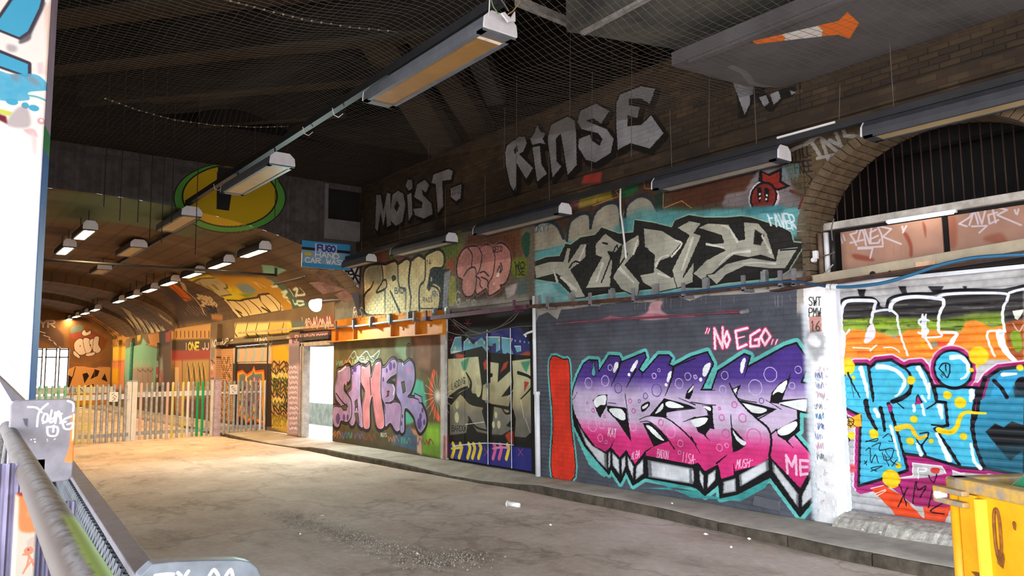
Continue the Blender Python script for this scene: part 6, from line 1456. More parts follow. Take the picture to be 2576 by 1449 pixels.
c.fill([(1880, 1400), (2050, 1310), (2150, 1320), (2150, 1400)], '#b05236', 0, 6)
c.crop(800, 780, 3.293)
c.fill([(1060, 370), (1340, 300), (1380, 350), (1760, 380), (1760, 1380), (1060, 1260)], '#16130f')
gdoor = vgrad([(0.35, '#6f6c66'), (0.85, '#7d7a70'), (1.05, '#a99f7c'), (1.5, '#c6c49c'), (1.9, '#cfd0ab')])
for q in ([(975, 390), (1060, 405), (1310, 385), (1340, 640), (1330, 700), (1260, 690), (1210, 520), (1240, 640), (1150, 690), (1080, 730), (1010, 700)], [(1075, 800), (1160, 700), (1260, 770), (1360, 780), (1340, 840), (1390, 1030), (1300, 1010), (1230, 900), (1210, 1020), (1075, 1040)],
          [(1350, 620), (1410, 600), (1410, 430), (1480, 440), (1470, 600), (1580, 500), (1590, 600), (1500, 720), (1590, 700), (1560, 800), (1420, 780), (1340, 740)], [(1440, 800), (1560, 830), (1590, 900), (1540, 960), (1600, 980), (1500, 1040), (1420, 1040)], [(1590, 420), (1760, 400), (1760, 1000), (1700, 1060), (1610, 1050), (1620, 900), (1590, 800), (1600, 600)]): c.fill(q, gdoor, 0, 2)
c.fill([(1070, 1085), (1760, 1100), (1760, 1400), (1070, 1300)], '#2c2f86', 0, 5); c.fill([(1060, 1040), (1400, 1030), (1600, 1050), (1760, 1100), (1760, 1150), (1600, 1130), (1060, 1100)], '#14110f', 0, 4)
for q in ([(1560, 1010), (1600, 1000), (1600, 1110), (1560, 1100), (1530, 1040)], [(1350, 440), (1380, 400), (1395, 480), (1360, 500)], [(1120, 360), (1200, 370), (1180, 400), (1130, 400)], [(1520, 440), (1560, 420), (1540, 480), (1490, 520)], [(1690, 590), (1730, 600), (1690, 680)]): c.fill(q, '#b8402e', 0, 3)
for p, w in (([(1075, 730), (1150, 670), (1220, 640)], (30, 14)), ([(1170, 690), (1240, 770), (1350, 790)], (6, 30)), ([(1230, 890), (1290, 970), (1380, 1000)], (14, 10)), ([(1210, 520), (1250, 600), (1240, 670)], (10, 30)), ([(1340, 600), (1380, 560), (1420, 540)], (10, 26)), ([(1500, 800), (1540, 860), (1600, 840)], (10, 16)), ([(1640, 520), (1740, 560), (1750, 640), (1660, 740)], (24, 8)), ([(1400, 430), (1400, 1030)], (6, 6))): c.line(p, w, '#16130f')
for x, y, r in ((1135, 785, 26), (1132, 890, 34), (1310, 670, 40), (1455, 870, 22), (1480, 950, 26), (1435, 950, 22)): c.disc((x, y), r, '#c9ca9f', asp=.7)
for q in ([(1165, 430), (1235, 390), (1210, 500), (1185, 500)], [(1660, 430), (1740, 420), (1710, 520), (1690, 500)]): c.fill(q, '#4f9a78', 0, 5)
for p in ([(1000, 420), (1060, 700)], [(960, 480), (1010, 690)], [(1280, 560), (1300, 640)], [(1660, 740), (1690, 900)], [(1740, 1020), (1700, 900)], [(1550, 740), (1600, 660)], [(1360, 930), (1200, 950)], [(1380, 480), (1390, 500)]): c.line(p, 4, '#e6e6da', 0)
c.text(1090, 610, 110, 50, 'LADDIG', '#2a251c', 5, 0, -60); c.text(1090, 960, 110, 45, 'BARDO', '#22211f', 5); c.text(1630, 1060, 80, 35, 'BMB', '#22211f', 5)
for x, cc in ((1100, '#e5cf3a'), (1160, '#e5cf3a'), (1230, '#e5cf3a'), (1270, '#e5cf3a'), (1320, '#e5cf3a'), (1440, '#e86aa8'), (1490, '#e86aa8'), (1550, '#e5cf3a')): c.line([(x, 1110 + (x - 1100) * .02), (x + 12, 1150), (x - 8, 1220 + (x - 1100) * .03)], 30, cc, 1, soft=5)
c.line([(1090, 1150), (1180, 1140)], 16, '#e5cf3a'); c.line([(1100, 1130), (1350, 1105), (1600, 1120)], 8, '#d9dcec', 1); c.line([(1430, 1150), (1500, 1140), (1560, 1145)], 14, '#e88ab8')
for x in (1380, 1660): c.line([(x - 20, 1150), (x + 20, 1210)], 6, '#a04a90'); c.line([(x + 20, 1150), (x - 20, 1210)], 6, '#a04a90')
# ----- long mural with bubble letters
gm = vgrad([(0.0, '#4d4636'), (.5, '#5d5138'), (1.6, '#6f6440'), (2.3, '#655b3a')])
c.fill([(100, 250), (1060, 190), (1060, 1250), (100, 1100)], gm)
c.fill([(640, 230), (770, 210), (780, 420), (700, 420), (640, 330)], '#8fae8c', 0, 14, .85); c.fill([(770, 210), (1040, 200), (1040, 520), (930, 560), (820, 480), (780, 400)], '#6a4c38', 0, 8); c.fill([(800, 230), (940, 220), (930, 500), (820, 480)], '#8f6a52', 0, 10, .8)
c.disc((752, 345), 42, '#5f4030', asp=.6, soft=4); c.disc((752, 345), 50, '#3d3a26', ring=6, asp=.6)
c.fill([(780, 560), (870, 590), (900, 760), (880, 900), (700, 960), (700, 800)], '#54b09a', 0, 6); c.fill([(870, 930), (1030, 940), (1030, 1230), (860, 1190)], '#6f9a34', 0, 8); c.fill([(900, 980), (1000, 970), (1010, 1120), (900, 1100)], '#8fc23c', 0, 10, .8)
c.fill([(610, 1040), (760, 960), (830, 1060), (820, 1170), (610, 1110)], '#46617c', 0, 6); c.fill([(820, 1000), (860, 1010), (860, 1200), (820, 1180)], '#c9a890', 0, 5); c.fill([(770, 980), (850, 1000), (870, 1060), (790, 1030)], '#c98a66', 0, 6)
c.line([(960, 520), (935, 650), (950, 800), (1000, 900)], 40, '#dd5a2a', 1, soft=3)
for a in range(18): c.line([(990, 710), (990 + 110 * cos(a * .35 + .1), 710 + 200 * sin(a * .35 + .1))], 5, '#e8ded6', 0, alpha=.7)
c.disc((990, 712), 30, '#efe9e4', soft=14)
for k in range(9): c.scribble(150 + k * 95, 1030 + k * 8, 80, 60, ('#a9784a', '#4f9a8a', '#6a5a86', '#8a4a3a', '#3f4a3a')[k % 5], 8, k + 40, 4)
for k in range(6): c.scribble(180 + k * 60, 440, 70, 50, ('#6fae8a', '#c97a50', '#b9c05a')[k % 3], 8, k + 70, 4)
c.line([(240, 430), (300, 340), (330, 400), (400, 340), (440, 390), (510, 335), (470, 420), (380, 430), (300, 440)], 7, '#a9b9b0'); c.text(270, 385, 200, 40, 'YABAS', '#a9b9b0', 5)
LET = [('#a98dbd', [(160, 560), (165, 500), (200, 490), (235, 465), (265, 470), (270, 560), (250, 600), (225, 590), (215, 660), (250, 710), (275, 760), (275, 880), (240, 930), (190, 920), (170, 970), (135, 960), (120, 880), (130, 800), (190, 800), (150, 740), (140, 640)]),
       ('#a98dbd', [(275, 500), (300, 480), (345, 450), (355, 520), (350, 700), (375, 960), (335, 950), (320, 850), (300, 950), (265, 945), (275, 800), (250, 690), (280, 640)]),
       ('#d6848e', [(355, 510), (360, 460), (400, 470), (430, 445), (440, 560), (470, 450), (500, 425), (525, 450), (520, 680), (550, 900), (540, 980), (490, 975), (465, 850), (450, 720), (430, 800), (430, 960), (400, 990), (375, 960), (370, 800), (390, 680), (355, 600)]),
       ('#a98dbd', [(520, 500), (560, 470), (610, 410), (650, 420), (655, 520), (600, 560), (570, 600), (620, 610), (640, 650), (630, 740), (590, 770), (650, 760), (690, 800), (690, 960), (650, 1010), (600, 940), (560, 970), (545, 900), (555, 800), (520, 700)]),
       ('#9a8fc4', [(660, 440), (690, 430), (710, 450), (760, 415), (795, 460), (800, 580), (770, 680), (745, 720), (830, 740), (890, 850), (895, 950), (850, 1020), (820, 980), (790, 880), (720, 820), (715, 1000), (680, 1000), (690, 800), (650, 700), (655, 560)])]
for col, q in LET: c.line(q, 34, '#241a26', 1, True, soft=2)
for col, q in (LET[1], LET[3], LET[0], LET[2], LET[4]):
    c.line(q, 14, '#241a26', 1, True); c.fill(q, col, 1); c.line([(x - 3, y - 4) for x, y in q], 4, '#efe2ee', 1, True, alpha=.8); c.line(q, 7, '#241a26', 1, True)
for p in ([(308, 830), (318, 750), (330, 830)], [(312, 800), (328, 800)], [(312, 860), (310, 940)], [(332, 860), (340, 940)], [(150, 690), (200, 760), (245, 800)], [(430, 560), (438, 700)], [(590, 600), (640, 600)], [(560, 770), (610, 770)]): c.line(p, 9, '#241a26')
c.fill([(300, 850), (332, 850), (334, 935), (322, 900), (312, 935)], '#5a5142')
for q in ([(690, 600), (715, 590), (725, 670), (705, 690)], [(305, 760), (325, 740), (330, 800), (310, 810)], [(560, 680), (590, 670), (585, 710), (560, 720)], [(190, 800), (240, 780), (235, 830), (210, 830)]): c.fill(q, '#5a5142'); c.line(q, 6, '#241a26', 0, True)
for x, y, r, cc in ((540, 575, 14, 1), (600, 465, 26, 1), (630, 460, 18, 1), (570, 500, 14, 1), (165, 900, 30, 1), (215, 890, 20, 1), (245, 890, 18, 1), (850, 880, 20, 1), (840, 940, 34, 1), (880, 930, 18, 1), (865, 830, 16, 1), (310, 490, 16, 1), (285, 520, 12, 1), (300, 480, 22, 1), (640, 820, 22, 2), (560, 690, 20, 2), (230, 590, 22, 2), (290, 630, 16, 2), (600, 880, 10, 2), (750, 500, 22, 2), (670, 600, 16, 2), (785, 760, 16, 2), (700, 880, 12, 1), (690, 940, 14, 1)): c.disc((x, y), r, '#5d4485' if cc == 1 else '#c083b4', asp=.8)
for p in ([(170, 510), (200, 495), (230, 470)], [(480, 450), (500, 435)], [(370, 475), (385, 480)], [(620, 620), (632, 650), (625, 700)], [(700, 440), (705, 460)]): c.line(p, 9, '#f2e9f2')
c.fill([(800, 690), (860, 720), (865, 770), (840, 770), (830, 740), (800, 730)], '#9a8fc4'); c.line([(800, 690), (860, 720), (865, 770), (840, 770), (830, 740), (800, 730)], 7, '#241a26', 0, True)
c.text(170, 1020, 80, 40, 'UPER', '#5a4f86', 5); c.text(520, 1020, 50, 30, 'RUIS', '#c9c9c0', 4)
uv_rect(c, 11.56, 11.72, 0, 2.3, '#c9c6c6', .02); c.fill([(1040, 1040), (1065, 1040), (1065, 1240), (1035, 1230)], '#b0453c', 0, 6, .7)
c.grime(.22, .80, 1.14, 17, 3)

c.crop(0, 0, 1); c.fill([(2026, 600), (2050, 585), (2068, 592), (2072, 700), (2028, 712)], '#2c2d31', 0, 4)
for k in range(6): c.line([(2030, 622 + k * 14), (2046, 620 + k * 14)], 3, '#9a9a98', 0, alpha=.7)
# cone and stains on the slab soffit
c = cv_slab
c.a *= (.8 + .4 * vnoise(c.h, c.w, 60, 77, 4))[..., None]
c.crop(1676, 0, 2.862)
c.fill([(620, 295), (650, 318), (850, 292), (870, 268), (840, 245)], '#e8742a', 0, 1); c.fill([(835, 250), (860, 240), (1090, 185), (1130, 215), (1120, 262), (850, 292), (860, 270)], '#dcdad8', 0, 1); c.fill([(1090, 185), (1240, 150), (1305, 85), (1390, 165), (1320, 280), (1240, 250), (1120, 260), (1130, 220)], '#ea7528', 0, 1)
c.line([(470, 480), (560, 520), (620, 600), (800, 640), (900, 660)], 30, '#8f9094', 0, soft=6, alpha=.5)

# ===== shutter
c = cv_shut
SA = lambda: c.crop(2090, 720, 5.175)
SB = lambda: c.crop(2080, 960, 3.8125)
c.a *= (0.86 + .3 * vnoise(c.h, c.w, 40, 4, 4))[..., None]
SA()
for q in ([(350, 40), (460, 40), (440, 150), (390, 150)], [(880, 0), (980, 0), (1000, 90), (940, 100)], [(1270, 0), (1480, 0), (1440, 60), (1330, 80)], [(1720, 0), (1780, 0), (1760, 60)]): c.fill(q, '#1c1b1f', 0, 6)
c.fill([(90, 470), (110, 240), (180, 180), (560, 180), (640, 290), (750, 300), (780, 200), (1000, 130), (1420, 130), (1560, 90), (2515, 40), (2515, 480), (60, 520)], '#2f2c2d', 0, 10)
for k in range(60):
    x = g.uniform(150, 2400); y = g.uniform(200, 400); c.line([(x, y), (x + g.uniform(60, 260), y - 6)], g.uniform(10, 26), ('#5a5754', '#3f3d3c', '#1b1a1c', '#6a6663')[k % 4], 0, soft=10, alpha=.5)
c.fill([(40, 500), (560, 390), (900, 410), (1500, 430), (1900, 350), (2260, 340), (2260, 640), (60, 640)], '#7d9a2c', 0, 16, noise=.4)
for k in range(46):
    x = g.uniform(80, 2250); y = g.uniform(430, 620); c.line([(x, y), (x + g.uniform(60, 220), y + g.uniform(-8, 8))], g.uniform(14, 40), ('#3a4f1c', '#a4c22c', '#2c3d1b', '#8fb02c')[k % 4], 0, soft=14, alpha=.6)
c.fill([(0, 640), (300, 560), (600, 590), (860, 680), (1000, 560), (1200, 560), (1400, 570), (1700, 600), (1760, 460), (1900, 440), (2100, 540), (2515, 450), (2515, 960), (0, 930)], '#e5862b', 0, 8)
c.fill([(2270, 480), (2515, 420), (2515, 1000), (2330, 960), (2290, 700)], '#9a4e24', 0, 14)
for k in range(40):
    x = g.uniform(120, 2250); y = g.uniform(620, 880); c.line([(x, y), (x + g.uniform(80, 260), y + g.uniform(-6, 6))], g.uniform(14, 40), ('#ee9b33', '#e56a26', '#e3a92c', '#df5a25')[k % 4], 0, soft=16, alpha=.55)
c.fill([(0, 620), (130, 610), (130, 790), (0, 880)], '#e2412b', 0, 5); c.fill([(1390, 720), (1520, 730), (1500, 790), (1400, 780)], '#e0503a', 0, 5)
c.fill([(2350, 600), (2460, 590), (2500, 800), (2420, 850), (2350, 700)], '#7f9a2c', 1, 8)
c.line([(110, 470), (125, 240), (200, 165), (400, 150), (560, 165), (620, 220), (645, 280), (735, 290), (755, 190), (860, 130), (1100, 100), (1350, 100), (1480, 65), (1800, 50), (2200, 60), (2350, 40), (2560, -10)], 40, '#17161c', 1, soft=6)
WT = '#dfe4f2'
for p, w in (([(160, 900), (175, 650), (140, 560), (145, 350), (180, 230), (250, 190), (400, 185), (570, 195), (585, 240), (555, 350), (530, 480)], (60, 36)), ([(190, 640), (250, 570)], 26), ([(560, 335), (680, 312), (790, 315), (870, 380), (880, 480), (930, 680), (1010, 900)], (36, 26)), ([(780, 310), (800, 240), (860, 180), (1000, 145), (1180, 140), (1380, 160), (1470, 180), (1475, 250), (1420, 370), (1410, 560), (1440, 610)], (60, 36)), ([(1400, 150), (1520, 108), (1900, 90), (2280, 100), (2310, 160), (2255, 280), (2245, 420), (2275, 590)], (40, 36)), ([(2330, 90), (2420, 60), (2560, 30)], 36), ([(2270, 590), (2060, 590), (2060, 720), (2140, 910)], 30), ([(2210, 610), (2240, 760), (2330, 900), (2410, 970)], (110, 50)), ([(1430, 605), (1640, 612), (1600, 700), (1560, 770)], (30, 70)), ([(1230, 672), (1440, 655), (1430, 610)], 28), ([(1250, 690), (1320, 810)], 30), ([(520, 840), (600, 770)], 22), ([(300, 800), (520, 810)], 16), ([(700, 800), (820, 800), (900, 860)], 16)): c.line(p, w, WT, 1, soft=4)
c.fill([(440, 720), (480, 560), (550, 480), (590, 600), (560, 690), (480, 740)], '#e6d9e6', 1, 4); c.fill([(1310, 720), (1390, 720), (1400, 790), (1330, 800)], '#8f8a70')
c.text(1130, 400, 180, 250, '$', WT, 30); c.line([(1200, 370), (1200, 660)], 28, WT); c.line([(1245, 370), (1245, 650)], 24, WT)
c.fill([(2370, 320), (2515, 300), (2515, 330), (2440, 440), (2400, 420)], '#cfd6c8', 0, 4); c.line([(2380, 490), (2460, 590), (2515, 500)], 18, '#c9a090')
# cyan bubble letters
MG = '#a8276f'; CYA = '#3fb2d2'; KK = '#17131c'
def S(a, b): return [(2090 + x / 5.175, 720 + y / 5.175) for x, y in a] + [(2080 + x / 3.8125, 960 + y / 3.8125) for x, y in b]
bigl = S([(120, 1400), (160, 1200), (230, 1080), (330, 1015), (470, 1015), (520, 1060), (600, 980), (800, 960), (960, 1060), (1050, 1020), (1180, 1010), (1280, 1150), (1340, 1300), (1400, 1449)], [(1060, 70), (1060, 190), (1145, 200), (1165, 420), (1050, 450), (1290, 822), (950, 718), (745, 692), (782, 850), (520, 940), (310, 1000), (330, 330), (160, 240), (125, 140)])
stem = S([], [(1020, 40), (1450, 60), (1410, 280), (1395, 450), (1430, 620), (1510, 840), (1290, 822), (1050, 450), (1165, 420), (1145, 200), (1060, 190)])
rightl = S([(1950, 1340), (2060, 1180), (2200, 1080), (2560, 1040)], [(1905, 600), (1905, 900), (1520, 830), (1430, 620), (1400, 430), (1450, 290)])
c.crop(0, 0, 1)
for q in (bigl, rightl): c.line(q, 34, '#f0cfe0', 0, True, soft=3)
for q in (bigl, stem, rightl): c.line(q, 26, MG, 0, True, soft=2)
SA(); c.disc((1595, 1080), 330, '#f0cfe0', asp=.9, soft=8); c.disc((1595, 1085), 318, MG, asp=.9, soft=6)
SB(); c.fill([(280, 440), (335, 440), (310, 1000), (520, 950), (780, 860), (780, 720), (1160, 770), (1210, 870), (1210, 1210), (850, 1190), (620, 1010), (330, 1078), (285, 1050)], MG)
c.fill([(780, 980), (940, 930), (1200, 980), (1200, 1230), (870, 1190), (720, 1080)], '#9c2a62', 0, 6)
c.fill([(830, 780), (1110, 810), (1150, 880), (1060, 900), (960, 920), (730, 932), (700, 930), (830, 905)], '#b9b7b8'); c.line([(700, 925), (830, 905), (830, 780), (1110, 812), (1150, 880)], 10, '#eedbe6', 0)
c.line([(880, 820), (885, 930)], 10, '#f0eef0'); c.line([(880, 825), (960, 835), (950, 860), (900, 860)], 10, '#f0eef0'); c.fill([(1005, 830), (1080, 830), (1075, 880), (1010, 870)], '#c23a34', 1, 3)
c.crop(0, 0, 1)
for q in (bigl, stem): c.fill(q, CYA, 0, .5, noise=.10); c.line(q, 7.5, KK, 0, True, soft=1)
c.fill(rightl, '#2b7f9f'); c.line(rightl, 9, KK, 0, True, soft=1)
SA()
c.disc((1595, 1085), 272, KK, asp=.92, soft=4); c.disc((1595, 1078), 236, CYA, asp=.95)
c.fill([(2140, 1250), (2250, 1100), (2515, 1080), (2560, 1220), (2400, 1250), (2300, 1449), (2080, 1449)], '#3399c4', 0, 6); c.disc((2520, 1280), 110, KK)
c.line([(2130, 1230), (2230, 1330), (2300, 1449)], 50, KK)
for p, w in (([(500, 1050), (525, 1250), (560, 1449)], 40), ([(960, 1050), (1050, 1170), (1050, 1330), (960, 1430), (800, 1500)], (30, 44)), ([(1290, 1180), (1360, 1380), (1390, 1449)], 36), ([(2020, 1200), (1950, 1449)], 70)): c.line(p, w, KK, 1, soft=3)
c.line([(2060, 1210), (1990, 1449)], 30, '#8a2a62')
for p, w in (([(400, 1070), (450, 1250), (490, 1440)], (70, 26)), ([(620, 1050), (760, 1060), (900, 1130), (975, 1250), (930, 1360), (860, 1430)], (70, 22)), ([(1150, 1070), (1240, 1250), (1290, 1430)], (70, 26)), ([(1580, 930), (1700, 925), (1785, 1010), (1795, 1110), (1760, 1180), (1700, 1210)], (70, 22)), ([(1850, 1370), (1850, 1449)], 60), ([(2250, 1150), (2420, 1140)], (60, 30))): c.line(p, w, '#e3f0f6', 1, soft=8)
c.line([(1420, 1075), (1460, 1010), (1540, 1010), (1560, 1080), (1530, 1190), (1480, 1140), (1420, 1075)], 16, KK); c.line([(1500, 1020), (1510, 1100)], 16, KK); c.line([(1440, 1160), (1460, 1190)], 10, KK); c.line([(1450, 1140), (1475, 1165)], 10, KK)
YL = '#e6c41e'
c.spots([(215, 1045, 108), (1050, 1220, 54), (300, 1190, 26), (1930, 905, 125), (1840, 1090, 30), (1910, 1040, 20), (1525, 1420, 48), (2470, 1060, 46)], 40, YL, soft=6)
c.line([(230, 1130), (300, 1290), (390, 1449)], (26, 14), KK, 0); c.line([(260, 1190), (310, 1449)], 6, KK, 0)
SB()
for p, w in (([(435, 0), (450, 190)], 16), ([(810, 20), (800, 110), (730, 165), (640, 200)], (26, 30)), ([(1040, 60), (1060, 190), (960, 262)], (26, 10)), ([(600, 215), (640, 350), (700, 540), (780, 850)], (40, 18)), ([(680, 200), (740, 255)], (10, 14)), ([(860, 215), (880, 130), (920, 215)], 14), ([(1010, 415), (1170, 430)], 14), ([(1040, 455), (1180, 640), (1290, 822)], 26), ([(850, 510), (910, 610), (985, 495), (900, 500)], 14), ([(910, 610), (960, 720)], 20), ([(1400, 370), (1430, 600), (1510, 820)], 34), ([(560, 650), (640, 780)], 6), ([(380, 190), (400, 300), (440, 380), (480, 460)], (50, 30)), ([(520, 255), (545, 350), (560, 470)], (40, 26))): c.line(p, w, KK, 1, soft=3)
c.fill([(850, 215), (880, 140), (915, 215)], MG); c.fill([(585, 225), (630, 225), (625, 290), (600, 280)], MG, 1)
for p, w in (([(385, 20), (405, 150)], (30, 14)), ([(740, 20), (700, 110), (660, 140)], (22, 10)), ([(990, 20), (985, 160)], 24), ([(1395, 90), (1385, 190)], (50, 26)), ([(1090, 240), (1110, 350)], (60, 26)), ([(840, 230), (845, 280)], 30), ([(920, 220), (940, 320)], 26), ([(620, 430), (680, 650), (705, 760)], (34, 14)), ([(870, 600), (910, 700)], (28, 40)), ([(1060, 500), (1180, 750)], (30, 56)), ([(1390, 600), (1420, 760), (1480, 830)], (26, 40)), ([(920, 140), (950, 190)], 24), ([(470, 270), (500, 330)], 40)): c.line(p, w, '#e3f0f6', 1, soft=8)
c.spots([(1285, 200, 56), (1160, 128, 40), (455, 500, 46), (805, 570, 38), (1315, 525, 36), (1005, 568, 24), (622, 930, 88), (690, 805, 28), (840, 360, 36), (810, 0, 30), (240, 515, 34)], 30, YL, soft=4)
c.line([(1080, 465), (1190, 485), (1250, 440), (1285, 340), (1340, 295), (1430, 300), (1530, 305)], (60, 20), YL, 1); c.line([(680, 450), (800, 430), (880, 540), (960, 520)], (56, 26), '#e9bf2a', 1)
c.fill([(-40, 560), (60, 440), (330, 300), (340, 430), (220, 440), (110, 560), (-20, 760)], '#e9a61d', 0, 3); c.fill([(-40, 640), (60, 540), (150, 520), (-20, 770)], '#e4602a', 0, 6)
for p in ([(200, 320), (235, 440)], [(190, 380), (265, 385)], [(185, 460), (225, 380)], [(225, 380), (285, 435)]): c.line(p, 7, KK, 0)
c.disc((225, 382), 40, KK, ring=8)
for x, y in ((60, 265), (140, 320), (148, 365), (190, 520), (205, 555)): c.disc((x, y), 22, KK)
c.disc((250, 830), 40, '#c9505a', soft=8)
for p in ([(375, 580), (490, 545), (480, 570), (380, 570)], [(380, 660), (420, 640), (430, 780), (470, 700), (500, 780)], [(440, 620), (520, 590), (510, 660), (640, 640), (620, 740), (560, 750), (540, 680)], [(545, 540), (600, 500), (640, 570), (600, 570)], [(430, 860), (540, 810), (430, 830), (480, 860)], [(560, 700), (600, 810)], [(620, 760), (680, 800)], [(680, 750), (630, 810)], [(365, 760), (390, 800)], [(390, 760), (365, 790)]): c.line(p, 8, KK, 1)
RD = '#dd4a24'
c.fill([(430, 1030), (560, 1000), (720, 1090), (930, 1310), (1010, 1400), (700, 1360), (640, 1240)], RD); c.fill([(930, 1200), (1200, 1200), (1110, 1410), (1000, 1400), (930, 1310)], '#d94a2a'); c.fill([(850, 1200), (930, 1205), (945, 1310), (920, 1300)], '#b9b3b0')
c.line([(430, 1025), (550, 995)], 9, '#f0d8cc'); c.line([(470, 1075), (570, 1035)], 9, '#f0d8cc'); c.line([(490, 1095), (575, 1045)], 8, '#f0d8cc')
for p in ([(700, 985), (740, 1080), (770, 1190)], [(780, 1020), (690, 1200)], [(830, 1170), (860, 960), (880, 1040), (960, 1000), (900, 1110)], [(980, 1210), (1020, 1040)], [(1060, 1040), (1160, 1030), (1050, 1080)], [(1170, 1140), (1000, 1240), (1130, 1270)], [(980, 900), (1030, 970), (1060, 890)]): c.line(p, 12, '#2a1020', 1)
c.fill([(1110, 1380), (1200, 1390), (1200, 1440), (1100, 1420)], '#7fa05a', 0, 5)
SA(); c.fill([(2380, 1300), (2560, 1280), (2560, 1449), (2400, 1449)], '#1d2a33', 0, 10, .8)
SB(); c.fill([(1525, 480), (1620, 400), (1700, 440), (1780, 380), (1905, 420), (1905, 640), (1760, 760), (1640, 620)], '#15171b', 0, 4); c.fill([(1440, 640), (1905, 600), (1905, 900), (1540, 850)], '#1d4a5a', 0, 20, .6)
c.grime(.05, .9, 1.08, 23, 2)

# ===== boards above the shutter
c = cv_board
c.grime(.35, .8, 1.15, 5, 4)
c.crop(2010, 540, 6.5875)
for q in ([(1740, 320), (1800, 310), (1880, 480), (1890, 680), (1840, 690), (1830, 520)], [(900, 650), (1180, 700), (1250, 770), (950, 740)], [(2050, 120), (2108, 200), (2108, 400)]): c.fill(q, '#8a3f2a', 1, 14, .8)
for k in range(30): x = g.uniform(600, 2000); c.line([(x, 500), (x, 760 - x * .05)], 4, '#8f5a48', 0, alpha=.4)
FV = ([(860, 330), (960, 300), (980, 230)], [(860, 330), (920, 420), (960, 510)], [(860, 470), (1080, 420)], [(990, 420), (1040, 210), (1090, 330), (1120, 510)], [(1090, 230), (1180, 480), (1210, 200)], [(1290, 250), (1190, 300), (1200, 480)], [(1210, 400), (1320, 350)], [(1200, 480), (1330, 470), (1350, 420)], [(1300, 170), (1380, 340), (1400, 500)], [(1320, 190), (1540, 240), (1400, 370), (1700, 490)], [(990, 550), (1400, 530)], [(990, 570), (1230, 560), (1190, 720)], [(690, 360), (730, 470)], [(740, 340), (770, 430)], [(1720, 200), (1740, 280)], [(1790, 190), (1730, 300)])
for p in FV: c.line(p, 30, '#cfc4cc', 0, soft=8, alpha=.92)
c.crop(1900, 300, 3.149)
for p in ([(1620, 830), (1700, 780), (1720, 750)], [(1620, 830), (1680, 850)], [(1700, 840), (1740, 720), (1770, 830)], [(1760, 720), (1800, 830), (1830, 710)], [(1920, 740), (1850, 760), (1860, 830), (1930, 800)], [(1880, 690), (1910, 820)], [(1890, 690), (2000, 720), (1920, 760), (2110, 840)], [(1720, 850), (1840, 845), (1780, 900)], [(2060, 720), (2070, 750)], [(2090, 715), (2080, 755)]): c.line(p, 15, '#c6bcc6', 0, soft=4, alpha=.9)
for q in ([(1510, 800), (1590, 770), (1600, 1000), (1530, 1010)], [(1800, 950), (1950, 900), (2000, 1000)]): c.fill(q, '#8a4632', 1, 12, .6)

# ===== portal
c = cv_portal
c.a *= (.75 + .5 * vnoise(c.h, c.w, 26, 8, 4))[..., None]
V_ = vnoise(c.h, c.w, 9, 6, 2); c.a *= (.88 + .24 * np.repeat(V_[:1], c.h, 0))[..., None]
c.crop(0, 0, 1)
def yellow_disc(c):
    c.disc((580, 500), 141, '#17161a', soft=1, asp=1.0); c.disc((580, 500), 138, '#4f8f3c', asp=1.0); c.disc((580, 500), 118, '#1b1a14', asp=1.0); c.disc((580, 500), 113, '#b59a14', asp=1.0)
    c.fill([(548, 425), (592, 428), (575, 532), (545, 528)], '#1d1b22')
c.fill([(126, 480), (440, 515), (440, 560), (126, 530)], '#4f7a66', 0, 8)
def ell(c, cx_, cy_, rx, ry, col, n=60):
    c.fill([(cx_ + rx * cos(2 * pi * k / n), cy_ + ry * sin(2 * pi * k / n)) for k in range(n)], col)
def disc_all(c):
    ell(c, 578, 498, 142, 88, '#1c1b18'); ell(c, 578, 498, 139, 86, '#4f8f3c'); ell(c, 578, 494, 121, 78, '#1b1a14'); ell(c, 578, 494, 117, 75, '#b59a14')
    c.fill([(546, 420), (592, 424), (576, 530), (545, 526)], '#1d1b22')
disc_all(c)
c.fill([(755, 610), (910, 600), (910, 780), (755, 780)], '#4a494d', 0, 2); c.fill([(872, 665), (906, 660), (906, 712), (872, 712)], '#c9c9cc', 0, 6)
c.text(846, 682, 40, 18, 'BASE', '#1d1c20', 4); c.line([(880, 670), (902, 712)], 5, '#1d1c20'); c.line([(902, 670), (884, 712)], 5, '#1d1c20'); c.line([(885, 690), (905, 695)], 4, '#1d1c20')
c.fill([(872, 716), (908, 716), (908, 760), (880, 740)], '#b9b3b8', 0, 3)

# ===== vault
c = cv_vault
c.a *= (.7 + .6 * vnoise(c.h, c.w, 60, 12, 5))[..., None]
# brick courses along the vault
yy = np.arange(c.h); xx = np.arange(c.w)
c.a *= np.where((yy % 8) < 1, .8, 1.0)[:, None, None]
c.crop(0, 0, 1)
c.fill([(126, 480), (440, 515), (520, 560), (480, 600), (300, 560), (126, 560)], '#4f6a52', 0, 10, .8)
disc_all(c)
for q in ([(700, 600), (560, 660), (480, 680), (640, 600)], [(640, 620), (500, 690), (520, 660)]): c.fill(q, '#5f7a58', 0, 6, .35)
c.crop(400, 600, 6.0375)
c.fill([(440, 680), (700, 560), (1620, 590), (2030, 1080), (1960, 1250), (1180, 1240), (950, 960), (840, 900)], '#b58b2e', 0, 12)
c.fill([(900, 620), (1400, 600), (1500, 700), (1300, 840), (1060, 800)], '#c29a2c', 0, 20, .8); c.fill([(1040, 780), (1200, 740), (1280, 880), (1240, 980), (1000, 960), (850, 910)], '#d4c321', 0, 14)
c.fill([(1180, 700), (1320, 680), (1420, 740), (1480, 800), (1400, 850), (1250, 800)], '#6f8796', 1, 10); c.fill([(1200, 850), (1480, 840), (1340, 890)], '#5f9a2c', 0, 8)
